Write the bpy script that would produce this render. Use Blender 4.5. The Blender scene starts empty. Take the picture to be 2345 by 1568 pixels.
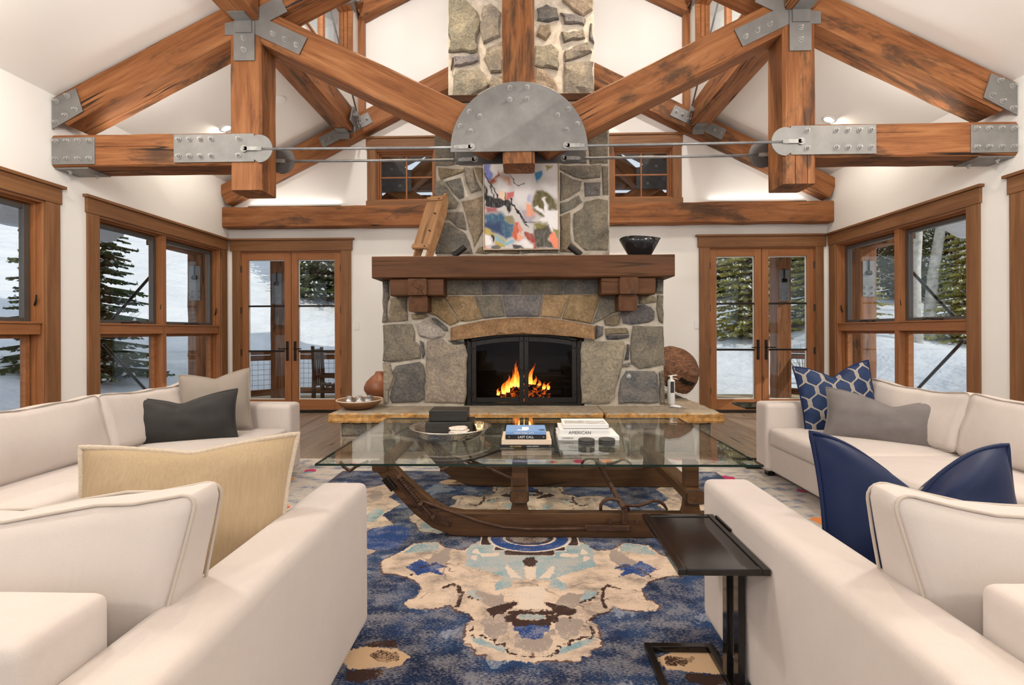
import bpy, math, random
import numpy as np
from mathutils import Vector, Matrix, noise as mnoise

S = bpy.context.scene
COL = S.collection
R = math.radians
random.seed(7)

# ---------------------------------------------------------------- camera
cam_d = bpy.data.cameras.new('camera')
cam_d.sensor_width = 36.0
cam_d.lens = 36.0 * 1107.0 / 2345.0
cam_d.shift_y = -24.0 / 2345.0
cam_d.clip_start = 0.05
cam_d.clip_end = 400
cam = bpy.data.objects.new('camera', cam_d)
COL.objects.link(cam)
cam.matrix_world = (Matrix.Translation((0, 0, 1.23)) @ Matrix.Rotation(R(1.4), 4, 'Z')
                    @ Matrix.Rotation(R(90), 4, 'X') @ Matrix.Rotation(R(-0.23), 4, 'Z'))
S.camera = cam

# ---------------------------------------------------------------- sky, sun, exposure
W = bpy.data.worlds.new('sky')
S.world = W
W.use_nodes = True
bg = W.node_tree.nodes['Background']
bg.inputs[0].default_value = (0.78, 0.87, 1.0, 1)
bg.inputs[1].default_value = 0.70
sun_d = bpy.data.lights.new('sun', 'SUN')
sun_d.energy = 2.1
sun_d.color = (1.0, 0.93, 0.82)
sun_d.angle = R(0.6)
sun = bpy.data.objects.new('sun', sun_d)
COL.objects.link(sun)
sd = Vector((-0.80, 0.42, -0.52)).normalized()
sun.rotation_euler = sd.to_track_quat('-Z', 'Y').to_euler()
S.view_settings.view_transform = 'Standard'
S.view_settings.look = 'None'
S.view_settings.gamma = 1.0
S.view_settings.exposure = 0.28
S.view_settings.use_curve_mapping = False

# ---------------------------------------------------------------- node helpers
class NT:
    def __init__(s, name):
        s.m = bpy.data.materials.new(name)
        s.m.use_nodes = True
        s.t = s.m.node_tree
        s.t.nodes.clear()
        s.out = s.t.nodes.new('ShaderNodeOutputMaterial')
    def put(s, sock, v):
        if v is None:
            return
        if isinstance(v, bpy.types.NodeSocket):
            s.t.links.new(v, sock)
        elif isinstance(v, (tuple, list)):
            if sock.type == 'RGBA':
                sock.default_value = (v[0], v[1], v[2], 1)
            else:
                sock.default_value = v
        else:
            if sock.type == 'RGBA':
                sock.default_value = (v, v, v, 1)
            elif sock.type == 'VECTOR':
                sock.default_value = (v, v, v)
            else:
                sock.default_value = v
    def node(s, typ, **kw):
        n = s.t.nodes.new(typ)
        for k, v in kw.items():
            setattr(n, k, v)
        return n
    def coord(s, kind='Object'):
        return s.node('ShaderNodeTexCoord').outputs[kind]
    def mapping(s, vec, scale=(1, 1, 1), loc=(0, 0, 0), rot=(0, 0, 0)):
        n = s.node('ShaderNodeMapping')
        s.put(n.inputs['Vector'], vec)
        s.put(n.inputs['Scale'], scale)
        s.put(n.inputs['Location'], loc)
        s.put(n.inputs['Rotation'], rot)
        return n.outputs[0]
    def noise(s, vec, scale=5, detail=4, rough=0.55, dist=0.0):
        n = s.node('ShaderNodeTexNoise')
        s.put(n.inputs['Vector'], vec)
        n.inputs['Scale'].default_value = scale
        n.inputs['Detail'].default_value = detail
        n.inputs['Roughness'].default_value = rough
        n.inputs['Distortion'].default_value = dist
        return n.outputs['Fac']
    def voro(s, vec, scale=5, feature='F1', out='Distance', rnd=1.0):
        n = s.node('ShaderNodeTexVoronoi', feature=feature)
        s.put(n.inputs['Vector'], vec)
        n.inputs['Scale'].default_value = scale
        n.inputs['Randomness'].default_value = rnd
        return n.outputs[out]
    def math(s, op, a, b=0.5, c=None, clamp=False):
        n = s.node('ShaderNodeMath', operation=op, use_clamp=clamp)
        s.put(n.inputs[0], a)
        s.put(n.inputs[1], b)
        if c is not None:
            s.put(n.inputs[2], c)
        return n.outputs[0]
    def vmath(s, op, a, b):
        n = s.node('ShaderNodeVectorMath', operation=op)
        s.put(n.inputs[0], a)
        s.put(n.inputs[1], b)
        return n.outputs[0]
    def ramp(s, fac, stops, interp='LINEAR'):
        n = s.node('ShaderNodeValToRGB')
        n.color_ramp.interpolation = interp
        e = n.color_ramp.elements
        while len(e) < len(stops):
            e.new(0.5)
        for i, (p, c) in enumerate(stops):
            e[i].position = p
            e[i].color = (c[0], c[1], c[2], 1) if isinstance(c, (tuple, list)) else (c, c, c, 1)
        s.put(n.inputs[0], fac)
        return n.outputs[0]
    def mix(s, fac, a, b, blend='MIX'):
        n = s.node('ShaderNodeMix', data_type='RGBA', blend_type=blend)
        s.put(n.inputs[0], fac)
        s.put(n.inputs[6], a)
        s.put(n.inputs[7], b)
        return n.outputs[2]
    def step(s, v, edge=0.0, w=0.01):
        n = s.node('ShaderNodeMapRange', interpolation_type='SMOOTHSTEP')
        s.put(n.inputs[0], v)
        n.inputs[1].default_value = edge - w
        n.inputs[2].default_value = edge + w
        return n.outputs[0]
    def sep(s, v):
        n = s.node('ShaderNodeSeparateXYZ')
        s.put(n.inputs[0], v)
        return n.outputs
    def attr(s, name, out='Fac'):
        return s.node('ShaderNodeAttribute', attribute_name=name).outputs[out]
    def objinfo(s, out='Random'):
        return s.node('ShaderNodeObjectInfo').outputs[out]
    def bump(s, h, strength=0.3, dist=0.01, normal=None):
        n = s.node('ShaderNodeBump')
        n.inputs['Strength'].default_value = strength
        n.inputs['Distance'].default_value = dist
        s.put(n.inputs['Height'], h)
        s.put(n.inputs['Normal'], normal)
        return n.outputs[0]
    def bsdf(s, color, rough=0.6, metal=0.0, normal=None, spec=0.5, sheen=0.0, coat=0.0, emit=None, estr=0.0, sss=None, trans=None):
        n = s.node('ShaderNodeBsdfPrincipled')
        s.put(n.inputs['Base Color'], color)
        s.put(n.inputs['Roughness'], rough)
        s.put(n.inputs['Metallic'], metal)
        s.put(n.inputs['Normal'], normal)
        n.inputs['Specular IOR Level'].default_value = spec
        if sheen:
            n.inputs['Sheen Weight'].default_value = sheen
            n.inputs['Sheen Roughness'].default_value = 0.35
        if coat:
            n.inputs['Coat Weight'].default_value = coat
            n.inputs['Coat Roughness'].default_value = 0.08
        if emit is not None:
            s.put(n.inputs['Emission Color'], emit)
            s.put(n.inputs['Emission Strength'], estr)
        s.t.links.new(n.outputs[0], s.out.inputs[0])
        return s.m

def jit_coord(n, amp=7.0):
    v = n.coord('Object')
    c = n.node('ShaderNodeCombineXYZ')
    r = n.math('MULTIPLY', n.objinfo(), amp)
    for i in range(3):
        n.put(c.inputs[i], r)
    return n.vmath('ADD', v, c.outputs[0])

M = {}
def plain(name, col, rough=0.6, metal=0.0, spec=0.5, nscale=0, namp=0.1, bump=0.0, sheen=0, coat=0):
    n = NT(name)
    c = col
    nm = None
    if nscale:
        v = jit_coord(n)
        f = n.noise(v, nscale, 4, 0.6)
        lo = tuple(x * (1 - namp) for x in col)
        hi = tuple(min(1, x * (1 + namp)) for x in col)
        c = n.ramp(f, [(0.3, lo), (0.7, hi)])
        if bump:
            nm = n.bump(n.noise(v, nscale * 4, 5, 0.65), bump, 0.004)
    M[name] = n.bsdf(c, rough, metal, nm, spec, sheen, coat)

def wood(name, stops, stain=(0.05, 0.03, 0.02), stain_amt=0.6, rough=0.62, grain=26.0, crack=0.35, bumps=0.45, spec=0.25, st_edge=0.66):
    n = NT(name)
    v = jit_coord(n, 11.0)
    g = n.noise(n.mapping(v, (1.2, grain * 0.5, grain * 0.5)), 1.0, 6, 0.62, 0.6)
    fine = n.noise(n.mapping(v, (2.5, grain * 4, grain * 4)), 1.0, 3, 0.6)
    f = n.math('ADD', n.math('MULTIPLY', g, 0.72), n.math('MULTIPLY', fine, 0.28))
    base = n.ramp(f, stops)
    st = n.noise(n.mapping(v, (0.9, 3.0, 3.0)), 1.0, 5, 0.7, 0.4)
    c = n.mix(n.math('MULTIPLY', n.step(st, st_edge, 0.07), stain_amt), base, stain)
    kn = n.voro(n.mapping(v, (1.0, 2.6, 2.6)), 1.1)
    c = n.mix(n.math('MULTIPLY', n.math('SUBTRACT', 1.0, n.step(kn, 0.075, 0.03)), 0.75), c, stain)
    cr = n.noise(n.mapping(v, (0.22, 6.0, 6.0)), 1.0, 2, 0.5, 0.12)
    crk = n.math('SUBTRACT', 1.0, n.step(n.math('ABSOLUTE', n.math('SUBTRACT', cr, 0.5)), 0.007, 0.006))
    gate = n.step(n.noise(n.mapping(v, (0.7, 1.4, 1.4)), 1.0, 1, 0.5), 0.54, 0.04)
    crk = n.math('MULTIPLY', crk, gate)
    c = n.mix(n.math('MULTIPLY', crk, crack * 2.0, clamp=True), c, (0.02, 0.012, 0.008))
    h = n.math('SUBTRACT', n.math('MULTIPLY', f, 0.6), n.math('MULTIPLY', crk, crack * 2))
    M[name] = n.bsdf(c, rough, 0, n.bump(h, bumps, 0.012), spec)

wood('timber', [(0.30, (0.10, 0.036, 0.013)), (0.45, (0.235, 0.088, 0.031)), (0.57, (0.31, 0.128, 0.048)), (0.72, (0.43, 0.20, 0.088))], stain=(0.045, 0.028, 0.018), stain_amt=0.8, crack=0.5, bumps=0.6, st_edge=0.60)
wood('mantel_timber', [(0.25, (0.050, 0.020, 0.008)), (0.5, (0.095, 0.038, 0.014)), (0.75, (0.140, 0.060, 0.024))], stain_amt=0.5)
wood('trim_wood', [(0.25, (0.13, 0.056, 0.023)), (0.5, (0.225, 0.104, 0.044)), (0.75, (0.31, 0.155, 0.072))], stain=(0.07, 0.03, 0.012), stain_amt=0.35, grain=40, crack=0.08, bumps=0.12, rough=0.5)
wood('door_wood', [(0.25, (0.20, 0.075, 0.028)), (0.5, (0.32, 0.13, 0.05)), (0.75, (0.41, 0.18, 0.075))], stain=(0.09, 0.035, 0.014), stain_amt=0.25, grain=40, crack=0.03, bumps=0.08, rough=0.45)
wood('sled_wood', [(0.25, (0.035, 0.017, 0.009)), (0.5, (0.085, 0.040, 0.018)), (0.75, (0.15, 0.075, 0.032))], stain=(0.02, 0.013, 0.008), stain_amt=0.6, grain=30, rough=0.5)
wood('old_pine', [(0.25, (0.19, 0.09, 0.038)), (0.5, (0.33, 0.175, 0.08)), (0.75, (0.46, 0.27, 0.135))], stain=(0.1, 0.05, 0.02), stain_amt=0.45, grain=30)
wood('plank_wood', [(0.25, (0.12, 0.085, 0.062)), (0.5, (0.24, 0.18, 0.135)), (0.75, (0.37, 0.29, 0.23))], stain=(0.04, 0.025, 0.018), stain_amt=0.5, grain=34, rough=0.33, bumps=0.25, spec=0.5)
wood('deck_wood', [(0.25, (0.30, 0.2, 0.11)), (0.5, (0.48, 0.36, 0.22)), (0.75, (0.62, 0.5, 0.34))], stain_amt=0.2)
plain('wall_paint', (0.86, 0.845, 0.82), 0.9, nscale=1.2, namp=0.012, spec=0.2)
plain('ceiling_paint', (0.90, 0.875, 0.84), 0.9, spec=0.2)
plain('mortar', (0.47, 0.42, 0.35), 0.95, nscale=14, namp=0.22, bump=0.6, spec=0.15)
plain('galvanized', (0.225, 0.222, 0.218), 0.45, 0.4, nscale=5, namp=0.16, bump=0.04)
plain('bolt_steel', (0.36, 0.355, 0.345), 0.45, 0.2, nscale=20, namp=0.25)
plain('rod_steel', (0.27, 0.275, 0.285), 0.42, 0.5, nscale=14, namp=0.2)
plain('dark_plate', (0.13, 0.127, 0.125), 0.45, 0.4, nscale=6, namp=0.25)
plain('black_iron', (0.012, 0.011, 0.010), 0.45, 0.35, nscale=30, namp=0.4, bump=0.15)
plain('firebox_black', (0.006, 0.006, 0.006), 0.9)
plain('bronze', (0.035, 0.028, 0.022), 0.35, 0.8)
plain('sash_metal', (0.10, 0.092, 0.085), 0.4, 0.3)
plain('rust_iron', (0.085, 0.042, 0.026), 0.6, 0.55, nscale=24, namp=0.4, bump=0.35)
plain('chrome', (0.62, 0.60, 0.56), 0.16, 1.0)
plain('gold_metal', (0.75, 0.55, 0.30), 0.18, 1.0, nscale=30, namp=0.5)
plain('black_lacquer', (0.010, 0.008, 0.007), 0.10)
plain('box_black', (0.014, 0.013, 0.012), 0.42, nscale=60, namp=0.3)
plain('black_bowl', (0.012, 0.012, 0.013), 0.16)
plain('gourd', (0.25, 0.085, 0.035), 0.42, nscale=3, namp=0.4)
plain('white_plastic', (0.8, 0.8, 0.79), 0.35)
plain('can_trim', (0.86, 0.85, 0.83), 0.4)
plain('paper_white', (0.80, 0.79, 0.77), 0.6)
plain('paper_cream', (0.72, 0.58, 0.45), 0.6)
plain('cover_blue', (0.20, 0.36, 0.66), 0.35)
plain('cover_black', (0.012, 0.012, 0.014), 0.35)
plain('ink_white', (0.85, 0.85, 0.85), 0.5)
plain('ink_dark', (0.03, 0.03, 0.035), 0.5)
plain('ink_gold', (0.55, 0.38, 0.10), 0.4)
plain('slate', (0.045, 0.043, 0.042), 0.6)
plain('agate', (0.70, 0.62, 0.55), 0.3, nscale=25, namp=0.22)
plain('basket_rim', (0.62, 0.50, 0.38), 0.6)
plain('silver_ball', (0.42, 0.41, 0.42), 0.28, 0.9, nscale=40, namp=0.55, bump=0.5)
plain('frame_champagne', (0.52, 0.40, 0.28), 0.35, 0.3)
plain('orange_fruit', (0.65, 0.25, 0.08), 0.45)
plain('log_bark', (0.03, 0.018, 0.012), 0.9, nscale=30, namp=0.5, bump=0.8)
plain('aspen_bark', (0.50, 0.47, 0.41), 0.8, nscale=5, namp=0.35, bump=0.3)
plain('bark', (0.11, 0.075, 0.05), 0.9, nscale=12, namp=0.4)
plain('aspen_twig', (0.28, 0.23, 0.18), 0.8)

def fabric(name, col, rough=0.85, sheen=0.3, weave=420, amp=0.08, mottled=0.06, streak=None, folds=False):
    n = NT(name)
    v = n.coord('Object')
    a = n.noise(v, weave, 2, 0.5)
    b = n.noise(v, 7, 4, 0.6)
    if streak:
        a = n.noise(n.mapping(v, streak), 1.0, 3, 0.6)
    f = n.math('ADD', n.math('MULTIPLY', n.math('SUBTRACT', a, 0.5), amp * 2), n.math('MULTIPLY', n.math('SUBTRACT', b, 0.5), mottled * 2))
    f = n.math('ADD', f, 0.5)
    lo = tuple(x * 0.5 for x in col)
    hi = tuple(min(1, x * 1.5) for x in col)
    c = n.ramp(f, [(0, lo), (0.5, col), (1, hi)])
    nm = n.bump(a, 0.18, 0.003)
    if folds:
        nm = n.bump(n.noise(n.mapping(v, (5.5, 5.5, 0.7)), 1.0, 3, 0.5, 0.4), 0.35, 0.03, nm)
    M[name] = n.bsdf(c, rough, 0, nm, 0.2, sheen)
fabric('sofa_cream', (0.58, 0.515, 0.475), sheen=0.15, amp=0.05, mottled=0.05, folds=True)
fabric('piping_cream', (0.50, 0.43, 0.37), sheen=0.1)
fabric('linen_tan', (0.40, 0.295, 0.18), sheen=0.1, amp=0.20, streak=(170, 170, 9))
fabric('fringe_cream', (0.52, 0.43, 0.33), weave=120, amp=0.3)
fabric('taupe_plush', (0.29, 0.245, 0.205), sheen=0.15)
fabric('charcoal_velvet', (0.030, 0.028, 0.027), 0.55, 0.25, mottled=0.4)
fabric('grey_velvet', (0.165, 0.148, 0.143), 0.6, 0.2, mottled=0.30)
fabric('navy_velvet', (0.004, 0.012, 0.052), 0.5, 0.04, mottled=0.15)

def trellis():
    n = NT('trellis_velvet')
    x, y, z = n.sep(n.coord('Object'))
    P, Q, a = 0.125, 0.20, 0.25
    w = n.math('MULTIPLY', n.math('SINE', n.math('MULTIPLY', z, 2 * math.pi / Q)), a)
    w2 = n.math('MULTIPLY', n.math('SINE', n.math('MULTIPLY', z, 6 * math.pi / Q)), 0.045)
    w = n.math('ADD', w, w2)
    xs = n.math('DIVIDE', x, P)
    def dist(e):
        fr = n.math('FRACT', n.math('ADD', e, 50.0))
        return n.math('ABSOLUTE', n.math('SUBTRACT', fr, 0.5))
    d1 = dist(n.math('ADD', xs, w))
    d2 = dist(n.math('ADD', n.math('SUBTRACT', xs, w), 0.5))
    d = n.math('MINIMUM', d1, d2)
    line = n.math('SUBTRACT', 1.0, n.step(d, 0.068, 0.012))
    inner = n.math('SUBTRACT', 1.0, n.step(d, 0.016, 0.008))
    base = n.ramp(n.noise(n.coord('Object'), 9, 3, 0.6), [(0.3, (0.006, 0.016, 0.058)), (0.7, (0.014, 0.036, 0.105))])
    c = n.mix(line, base, (0.40, 0.345, 0.27))
    c = n.mix(n.math('MULTIPLY', inner, 0.65), c, (0.03, 0.05, 0.12))
    M['trellis_velvet'] = n.bsdf(c, 0.55, 0, n.bump(line, 0.25, 0.004), 0.25, 0.2)
trellis()

def stone_mat():
    n = NT('stone')
    v = jit_coord(n, 9.0)
    base = n.objinfo('Color')
    f = n.noise(v, 5.0, 6, 0.68, 0.5)
    g = n.noise(v, 38.0, 4, 0.7)
    c = n.mix(n.ramp(f, [(0.35, 0), (0.68, 1)]), base, (0.42, 0.31, 0.17), 'MIX')
    c = n.mix(0.30, base, c)
    k = n.ramp(n.math('ADD', n.math('MULTIPLY', f, 0.5), n.math('MULTIPLY', g, 0.5)), [(0.28, 0.35), (0.5, 0.95), (0.72, 1.65)])
    c = n.mix(1.0, c, k, 'MULTIPLY')
    h = n.math('ADD', n.math('MULTIPLY', n.noise(v, 9.0, 8, 0.72, 0.3), 1.0), n.math('MULTIPLY', g, 0.35))
    M['stone'] = n.bsdf(c, 0.85, 0, n.bump(h, 1.0, 0.06), 0.25)
    n = NT('flagstone')
    v = n.coord('Object')
    f = n.noise(v, 3.2, 6, 0.65, 0.6)
    g = n.noise(v, 22, 5, 0.7)
    top = n.ramp(f, [(0.3, (0.26, 0.21, 0.15)), (0.52, (0.37, 0.31, 0.235)), (0.72, (0.46, 0.38, 0.27))])
    edge = n.ramp(n.noise(v, 7, 6, 0.75, 0.8), [(0.3, (0.17, 0.10, 0.045)), (0.48, (0.46, 0.235, 0.065)), (0.6, (0.55, 0.33, 0.13)), (0.72, (0.40, 0.31, 0.2))])
    nz = n.sep(n.node('ShaderNodeNewGeometry').outputs['True Normal'])[2]
    c = n.mix(n.step(n.math('ABSOLUTE', nz), 0.75, 0.1), edge, top)
    c = n.mix(1.0, c, n.ramp(g, [(0.3, 0.75), (0.7, 1.2)]), 'MULTIPLY')
    M['flagstone'] = n.bsdf(c, 0.75, 0, n.bump(n.noise(v, 8, 8, 0.7), 0.7, 0.02), 0.3)
stone_mat()

def glass_mat(name, tint, ior=1.45, rough=0.0, k=1.0):
    n = NT(name)
    tr = n.node('ShaderNodeBsdfTransparent')
    tr.inputs[0].default_value = (*tint, 1)
    gl = n.node('ShaderNodeBsdfGlossy')
    gl.inputs['Color'].default_value = (1, 1, 1, 1)
    gl.inputs['Roughness'].default_value = rough
    fr = n.node('ShaderNodeFresnel')
    bf = n.node('ShaderNodeNewGeometry').outputs['Backfacing']
    n.put(fr.inputs[0], n.math('ADD', ior, n.math('MULTIPLY', bf, 1.0 / ior - ior)))
    mx = n.node('ShaderNodeMixShader')
    n.put(mx.inputs[0], n.math('MULTIPLY', fr.outputs[0], k))
    n.t.links.new(tr.outputs[0], mx.inputs[1])
    n.t.links.new(gl.outputs[0], mx.inputs[2])
    n.t.links.new(mx.outputs[0], n.out.inputs[0])
    M[name] = n.m
glass_mat('window_glass', (0.97, 0.985, 0.98), 1.4, k=0.8)
glass_mat('table_glass', (0.93, 0.97, 0.955), 1.5)
glass_mat('fire_glass', (0.66, 0.65, 0.64), 1.45, 0.0, k=0.25)
n_ = NT('glass_edge')
n_.bsdf((0.012, 0.03, 0.026), 0.12)
M['glass_edge'] = n_.m

def emission(name, col, strength):
    n = NT(name)
    e = n.node('ShaderNodeEmission')
    n.put(e.inputs[0], col)
    e.inputs[1].default_value = strength
    n.t.links.new(e.outputs[0], n.out.inputs[0])
    M[name] = n.m
emission('lamp_glow', (1.0, 0.86, 0.66), 5.0)

def snow_mat():
    n = NT('snow')
    v = n.coord('Object')
    f = n.noise(v, 1.2, 5, 0.6)
    c = n.ramp(f, [(0.3, (0.68, 0.71, 0.76)), (0.7, (0.80, 0.81, 0.83))])
    h = n.math('ADD', n.noise(v, 0.8, 4, 0.55), n.math('MULTIPLY', n.noise(v, 14, 3, 0.6), 0.05))
    M['snow'] = n.bsdf(c, 0.75, 0, n.bump(h, 0.7, 0.35), 0.25)
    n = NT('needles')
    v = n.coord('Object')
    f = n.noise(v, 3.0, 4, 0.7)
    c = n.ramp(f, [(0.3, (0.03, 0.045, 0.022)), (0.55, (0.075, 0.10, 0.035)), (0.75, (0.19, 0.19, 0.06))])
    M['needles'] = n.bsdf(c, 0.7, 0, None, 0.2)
    n = NT('needles_sunlit')
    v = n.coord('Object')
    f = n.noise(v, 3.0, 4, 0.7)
    c = n.ramp(f, [(0.3, (0.20, 0.21, 0.06)), (0.55, (0.44, 0.40, 0.10)), (0.75, (0.70, 0.58, 0.17))])  # warm sunlight on the needles painted into their colour
    M['needles_sunlit'] = n.bsdf(c, 0.7, 0, None, 0.2)
snow_mat()

def flame_mat():
    n = NT('flame')
    z = n.sep(n.coord('Generated'))[2]
    f = n.math('ADD', z, n.math('MULTIPLY', n.math('SUBTRACT', n.noise(n.coord('Object'), 22, 3, 0.6), 0.5), 0.5))
    c = n.ramp(f, [(0.0, (1.0, 0.55, 0.12)), (0.3, (1.0, 0.42, 0.05)), (0.65, (0.9, 0.16, 0.01)), (1.0, (0.4, 0.03, 0.0))])
    s = n.ramp(f, [(0.0, 1.0), (0.35, 0.75), (0.75, 0.3), (1.0, 0.08)])
    e = n.node('ShaderNodeEmission')
    n.put(e.inputs[0], c)
    n.put(e.inputs[1], n.math('MULTIPLY', s, 6.0))
    n.t.links.new(e.outputs[0], n.out.inputs[0])
    M['flame'] = n.m
    n = NT('ember_log')
    v = n.coord('Object')
    f = n.noise(v, 26, 4, 0.7)
    g = n.step(f, 0.56, 0.06)
    M['ember_log'] = n.bsdf((0.02, 0.01, 0.008), 0.9, 0, n.bump(f, 0.8, 0.01), 0.2, emit=n.mix(g, (0, 0, 0), (1.0, 0.16, 0.015)), estr=1.6)
flame_mat()

def basket_mat():
    n = NT('basket_weave')
    x, y, z = n.sep(n.coord('Object'))
    ang = n.math('ARCTAN2', y, x)
    a = n.math('SINE', n.math('MULTIPLY', ang, 46.0))
    r = n.math('SINE', n.math('MULTIPLY', z, 340.0))
    f = n.math('ADD', n.math('MULTIPLY', n.math('MULTIPLY', a, r), 0.35), 0.5)
    c = n.ramp(f, [(0.2, (0.10, 0.045, 0.02)), (0.55, (0.25, 0.105, 0.04)), (0.85, (0.42, 0.22, 0.10))])
    M['basket_weave'] = n.bsdf(c, 0.6, 0, n.bump(f, 0.5, 0.006), 0.3)
    n = NT('wicker_brown')
    v = n.coord('Object')
    x, y, z = n.sep(v)
    f = n.noise(n.mapping(v, (60, 1.6, 60)), 1.0, 4, 0.65, 0.2)
    c = n.ramp(f, [(0.3, (0.045, 0.018, 0.009)), (0.5, (0.15, 0.065, 0.03)), (0.7, (0.27, 0.135, 0.07))])
    M['wicker_brown'] = n.bsdf(c, 0.6, 0, n.bump(f, 0.6, 0.008), 0.3)
    n = NT('hammered_silver')
    v = n.coord('Object')
    f = n.voro(v, 55, 'F1')
    M['hammered_silver'] = n.bsdf((0.80, 0.76, 0.70), 0.24, 1.0, n.bump(f, 0.35, 0.006), 0.5)
basket_mat()

# ---------------------------------------------------------------- mesh helpers
I4 = Matrix.Identity(4)
def wm(o):
    return ((wm(o.parent) @ o.matrix_parent_inverse) if o.parent else I4) @ o.matrix_basis

class MB:
    def __init__(s):
        s.v = []
        s.f = []
        s.mi = []
    def add(s, vs, fs, mi=0):
        k = len(s.v)
        s.v += [tuple(p) for p in vs]
        s.f += [tuple(i + k for i in q) for q in fs]
        s.mi += [mi] * len(fs)
        return s
    def box(s, x0, x1, y0, y1, z0, z1, mi=0):
        vs = [(x0, y0, z0), (x1, y0, z0), (x1, y1, z0), (x0, y1, z0), (x0, y0, z1), (x1, y0, z1), (x1, y1, z1), (x0, y1, z1)]
        return s.add(vs, [(3, 2, 1, 0), (4, 5, 6, 7), (0, 1, 5, 4), (1, 2, 6, 5), (2, 3, 7, 6), (3, 0, 4, 7)], mi)
    def tbox(s, mat, x0, x1, y0, y1, z0, z1, mi=0):
        t = MB().box(x0, x1, y0, y1, z0, z1)
        return s.add([mat @ Vector(p) for p in t.v], t.f, mi)
    def tube(s, pts, r, seg=8, mi=0, closed=False, caps=True):
        pts = [Vector(p) for p in pts]
        n = len(pts)
        rs = r if isinstance(r, (list, tuple)) else [r] * n
        rings = []
        up = None
        for i in range(n):
            if closed:
                t = pts[(i + 1) % n] - pts[i - 1]
            else:
                t = pts[min(i + 1, n - 1)] - pts[max(i - 1, 0)]
            if t.length < 1e-9:
                t = Vector((0, 0, 1))
            t.normalize()
            if up is None:
                up = Vector((0, 0, 1)) if abs(t.z) < 0.9 else Vector((1, 0, 0))
            a = t.cross(up)
            if a.length < 1e-6:
                a = t.cross(Vector((1, 0, 0)))
            a.normalize()
            b = a.cross(t).normalized()
            up = b
            rings.append([pts[i] + (a * math.cos(2 * math.pi * k / seg) + b * math.sin(2 * math.pi * k / seg)) * rs[i] for k in range(seg)])
        vs = [p for rg in rings for p in rg]
        fs = []
        for i in range(n if closed else n - 1):
            j = (i + 1) % n
            for k in range(seg):
                l = (k + 1) % seg
                fs.append((i * seg + k, i * seg + l, j * seg + l, j * seg + k))
        if caps and not closed:
            fs.append(tuple(range(seg))[::-1])
            fs.append(tuple((n - 1) * seg + k for k in range(seg)))
        return s.add(vs, fs, mi)
    def lathe(s, prof, seg=24, c=(0, 0, 0), mi=0, mat=None, cap=True):
        vs, fs = [], []
        n = len(prof)
        for (r, z) in prof:
            for k in range(seg):
                a = 2 * math.pi * k / seg
                p = Vector((c[0] + r * math.cos(a), c[1] + r * math.sin(a), c[2] + z))
                vs.append(mat @ p if mat else p)
        for i in range(n - 1):
            for k in range(seg):
                l = (k + 1) % seg
                fs.append((i * seg + k, i * seg + l, (i + 1) * seg + l, (i + 1) * seg + k))
        if cap:
            fs.append(tuple(range(seg))[::-1])
            fs.append(tuple((n - 1) * seg + k for k in range(seg)))
        return s.add(vs, fs, mi)
    def prism(s, poly, fn0, fn1, mi=0):
        # poly: list of 2d points; fn0, fn1 map (a,b) to the two end faces
        n = len(poly)
        vs = [fn0(*p) for p in poly] + [fn1(*p) for p in poly]
        fs = [tuple(range(n))[::-1], tuple(range(n, 2 * n))] + [(i, (i + 1) % n, n + (i + 1) % n, n + i) for i in range(n)]
        return s.add(vs, fs, mi)
    def mesh(s, name, mats, smooth=False):
        me = bpy.data.meshes.new(name)
        me.from_pydata(s.v, [], s.f)
        for m in (mats if isinstance(mats, (list, tuple)) else [mats]):
            me.materials.append(M[m])
        if any(s.mi):
            me.polygons.foreach_set('material_index', s.mi)
        if smooth:
            me.polygons.foreach_set('use_smooth', [True] * len(me.polygons))
        me.update()
        return me
    def build(s, name, mats, parent=None, smooth=False, bevel=0, mat=None, local=False, segs=2, angle=35):
        return link(name, s.mesh(name, mats, smooth), parent, mat, local, bevel, segs, angle)

def link(name, me, parent=None, mat=None, local=False, bevel=0, segs=2, angle=35):
    o = bpy.data.objects.new(name, me)
    COL.objects.link(o)
    if mat is not None:
        o.matrix_basis = mat
    if parent is not None:
        o.parent = parent
        if not local:
            o.matrix_parent_inverse = wm(parent).inverted()
    if bevel:
        b = o.modifiers.new('bevel', 'BEVEL')
        b.width = bevel
        b.segments = segs
        b.limit_method = 'ANGLE'
        b.angle_limit = R(angle)
    return o

def origin(mb, c):
    """shift the mesh so that c becomes its local origin; returns the matrix that puts it back"""
    c = Vector(c)
    mb.v = [tuple(Vector(p) - c) for p in mb.v]
    return Matrix.Translation(c)

def tag(o, label=None, cat=None, group=None, kind=None):
    if label:
        o['label'] = label
    if cat:
        o['category'] = cat
    if group:
        o['group'] = group
    if kind:
        o['kind'] = kind
    return o

def thing(name, label, cat, loc=(0, 0, 0), rot=0.0, group=None, kind=None):
    o = bpy.data.objects.new(name, None)
    COL.objects.link(o)
    o.empty_display_size = 0.1
    o.location = loc
    o.rotation_euler = (0, 0, rot)
    return tag(o, label, cat, group, kind)

def copy_tree(o, parent=None):
    c = o.copy()
    COL.objects.link(c)
    c.parent = parent
    for ch in [x for x in KIDS(o)]:
        copy_tree(ch, c)
    return c
def KIDS(o):
    return [x for x in COL.objects if x.parent == o]

def frame(p0, p1, up=(0, 0, 1)):
    p0, p1 = Vector(p0), Vector(p1)
    x = (p1 - p0).normalized()
    u = Vector(up)
    y = u.cross(x)
    if y.length < 1e-4:
        y = Vector((0, 1, 0)).cross(x)
    y.normalize()
    z = x.cross(y).normalized()
    m = Matrix((x, y, z)).transposed().to_4x4()
    m.translation = p0
    return m, (p1 - p0).length

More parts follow.
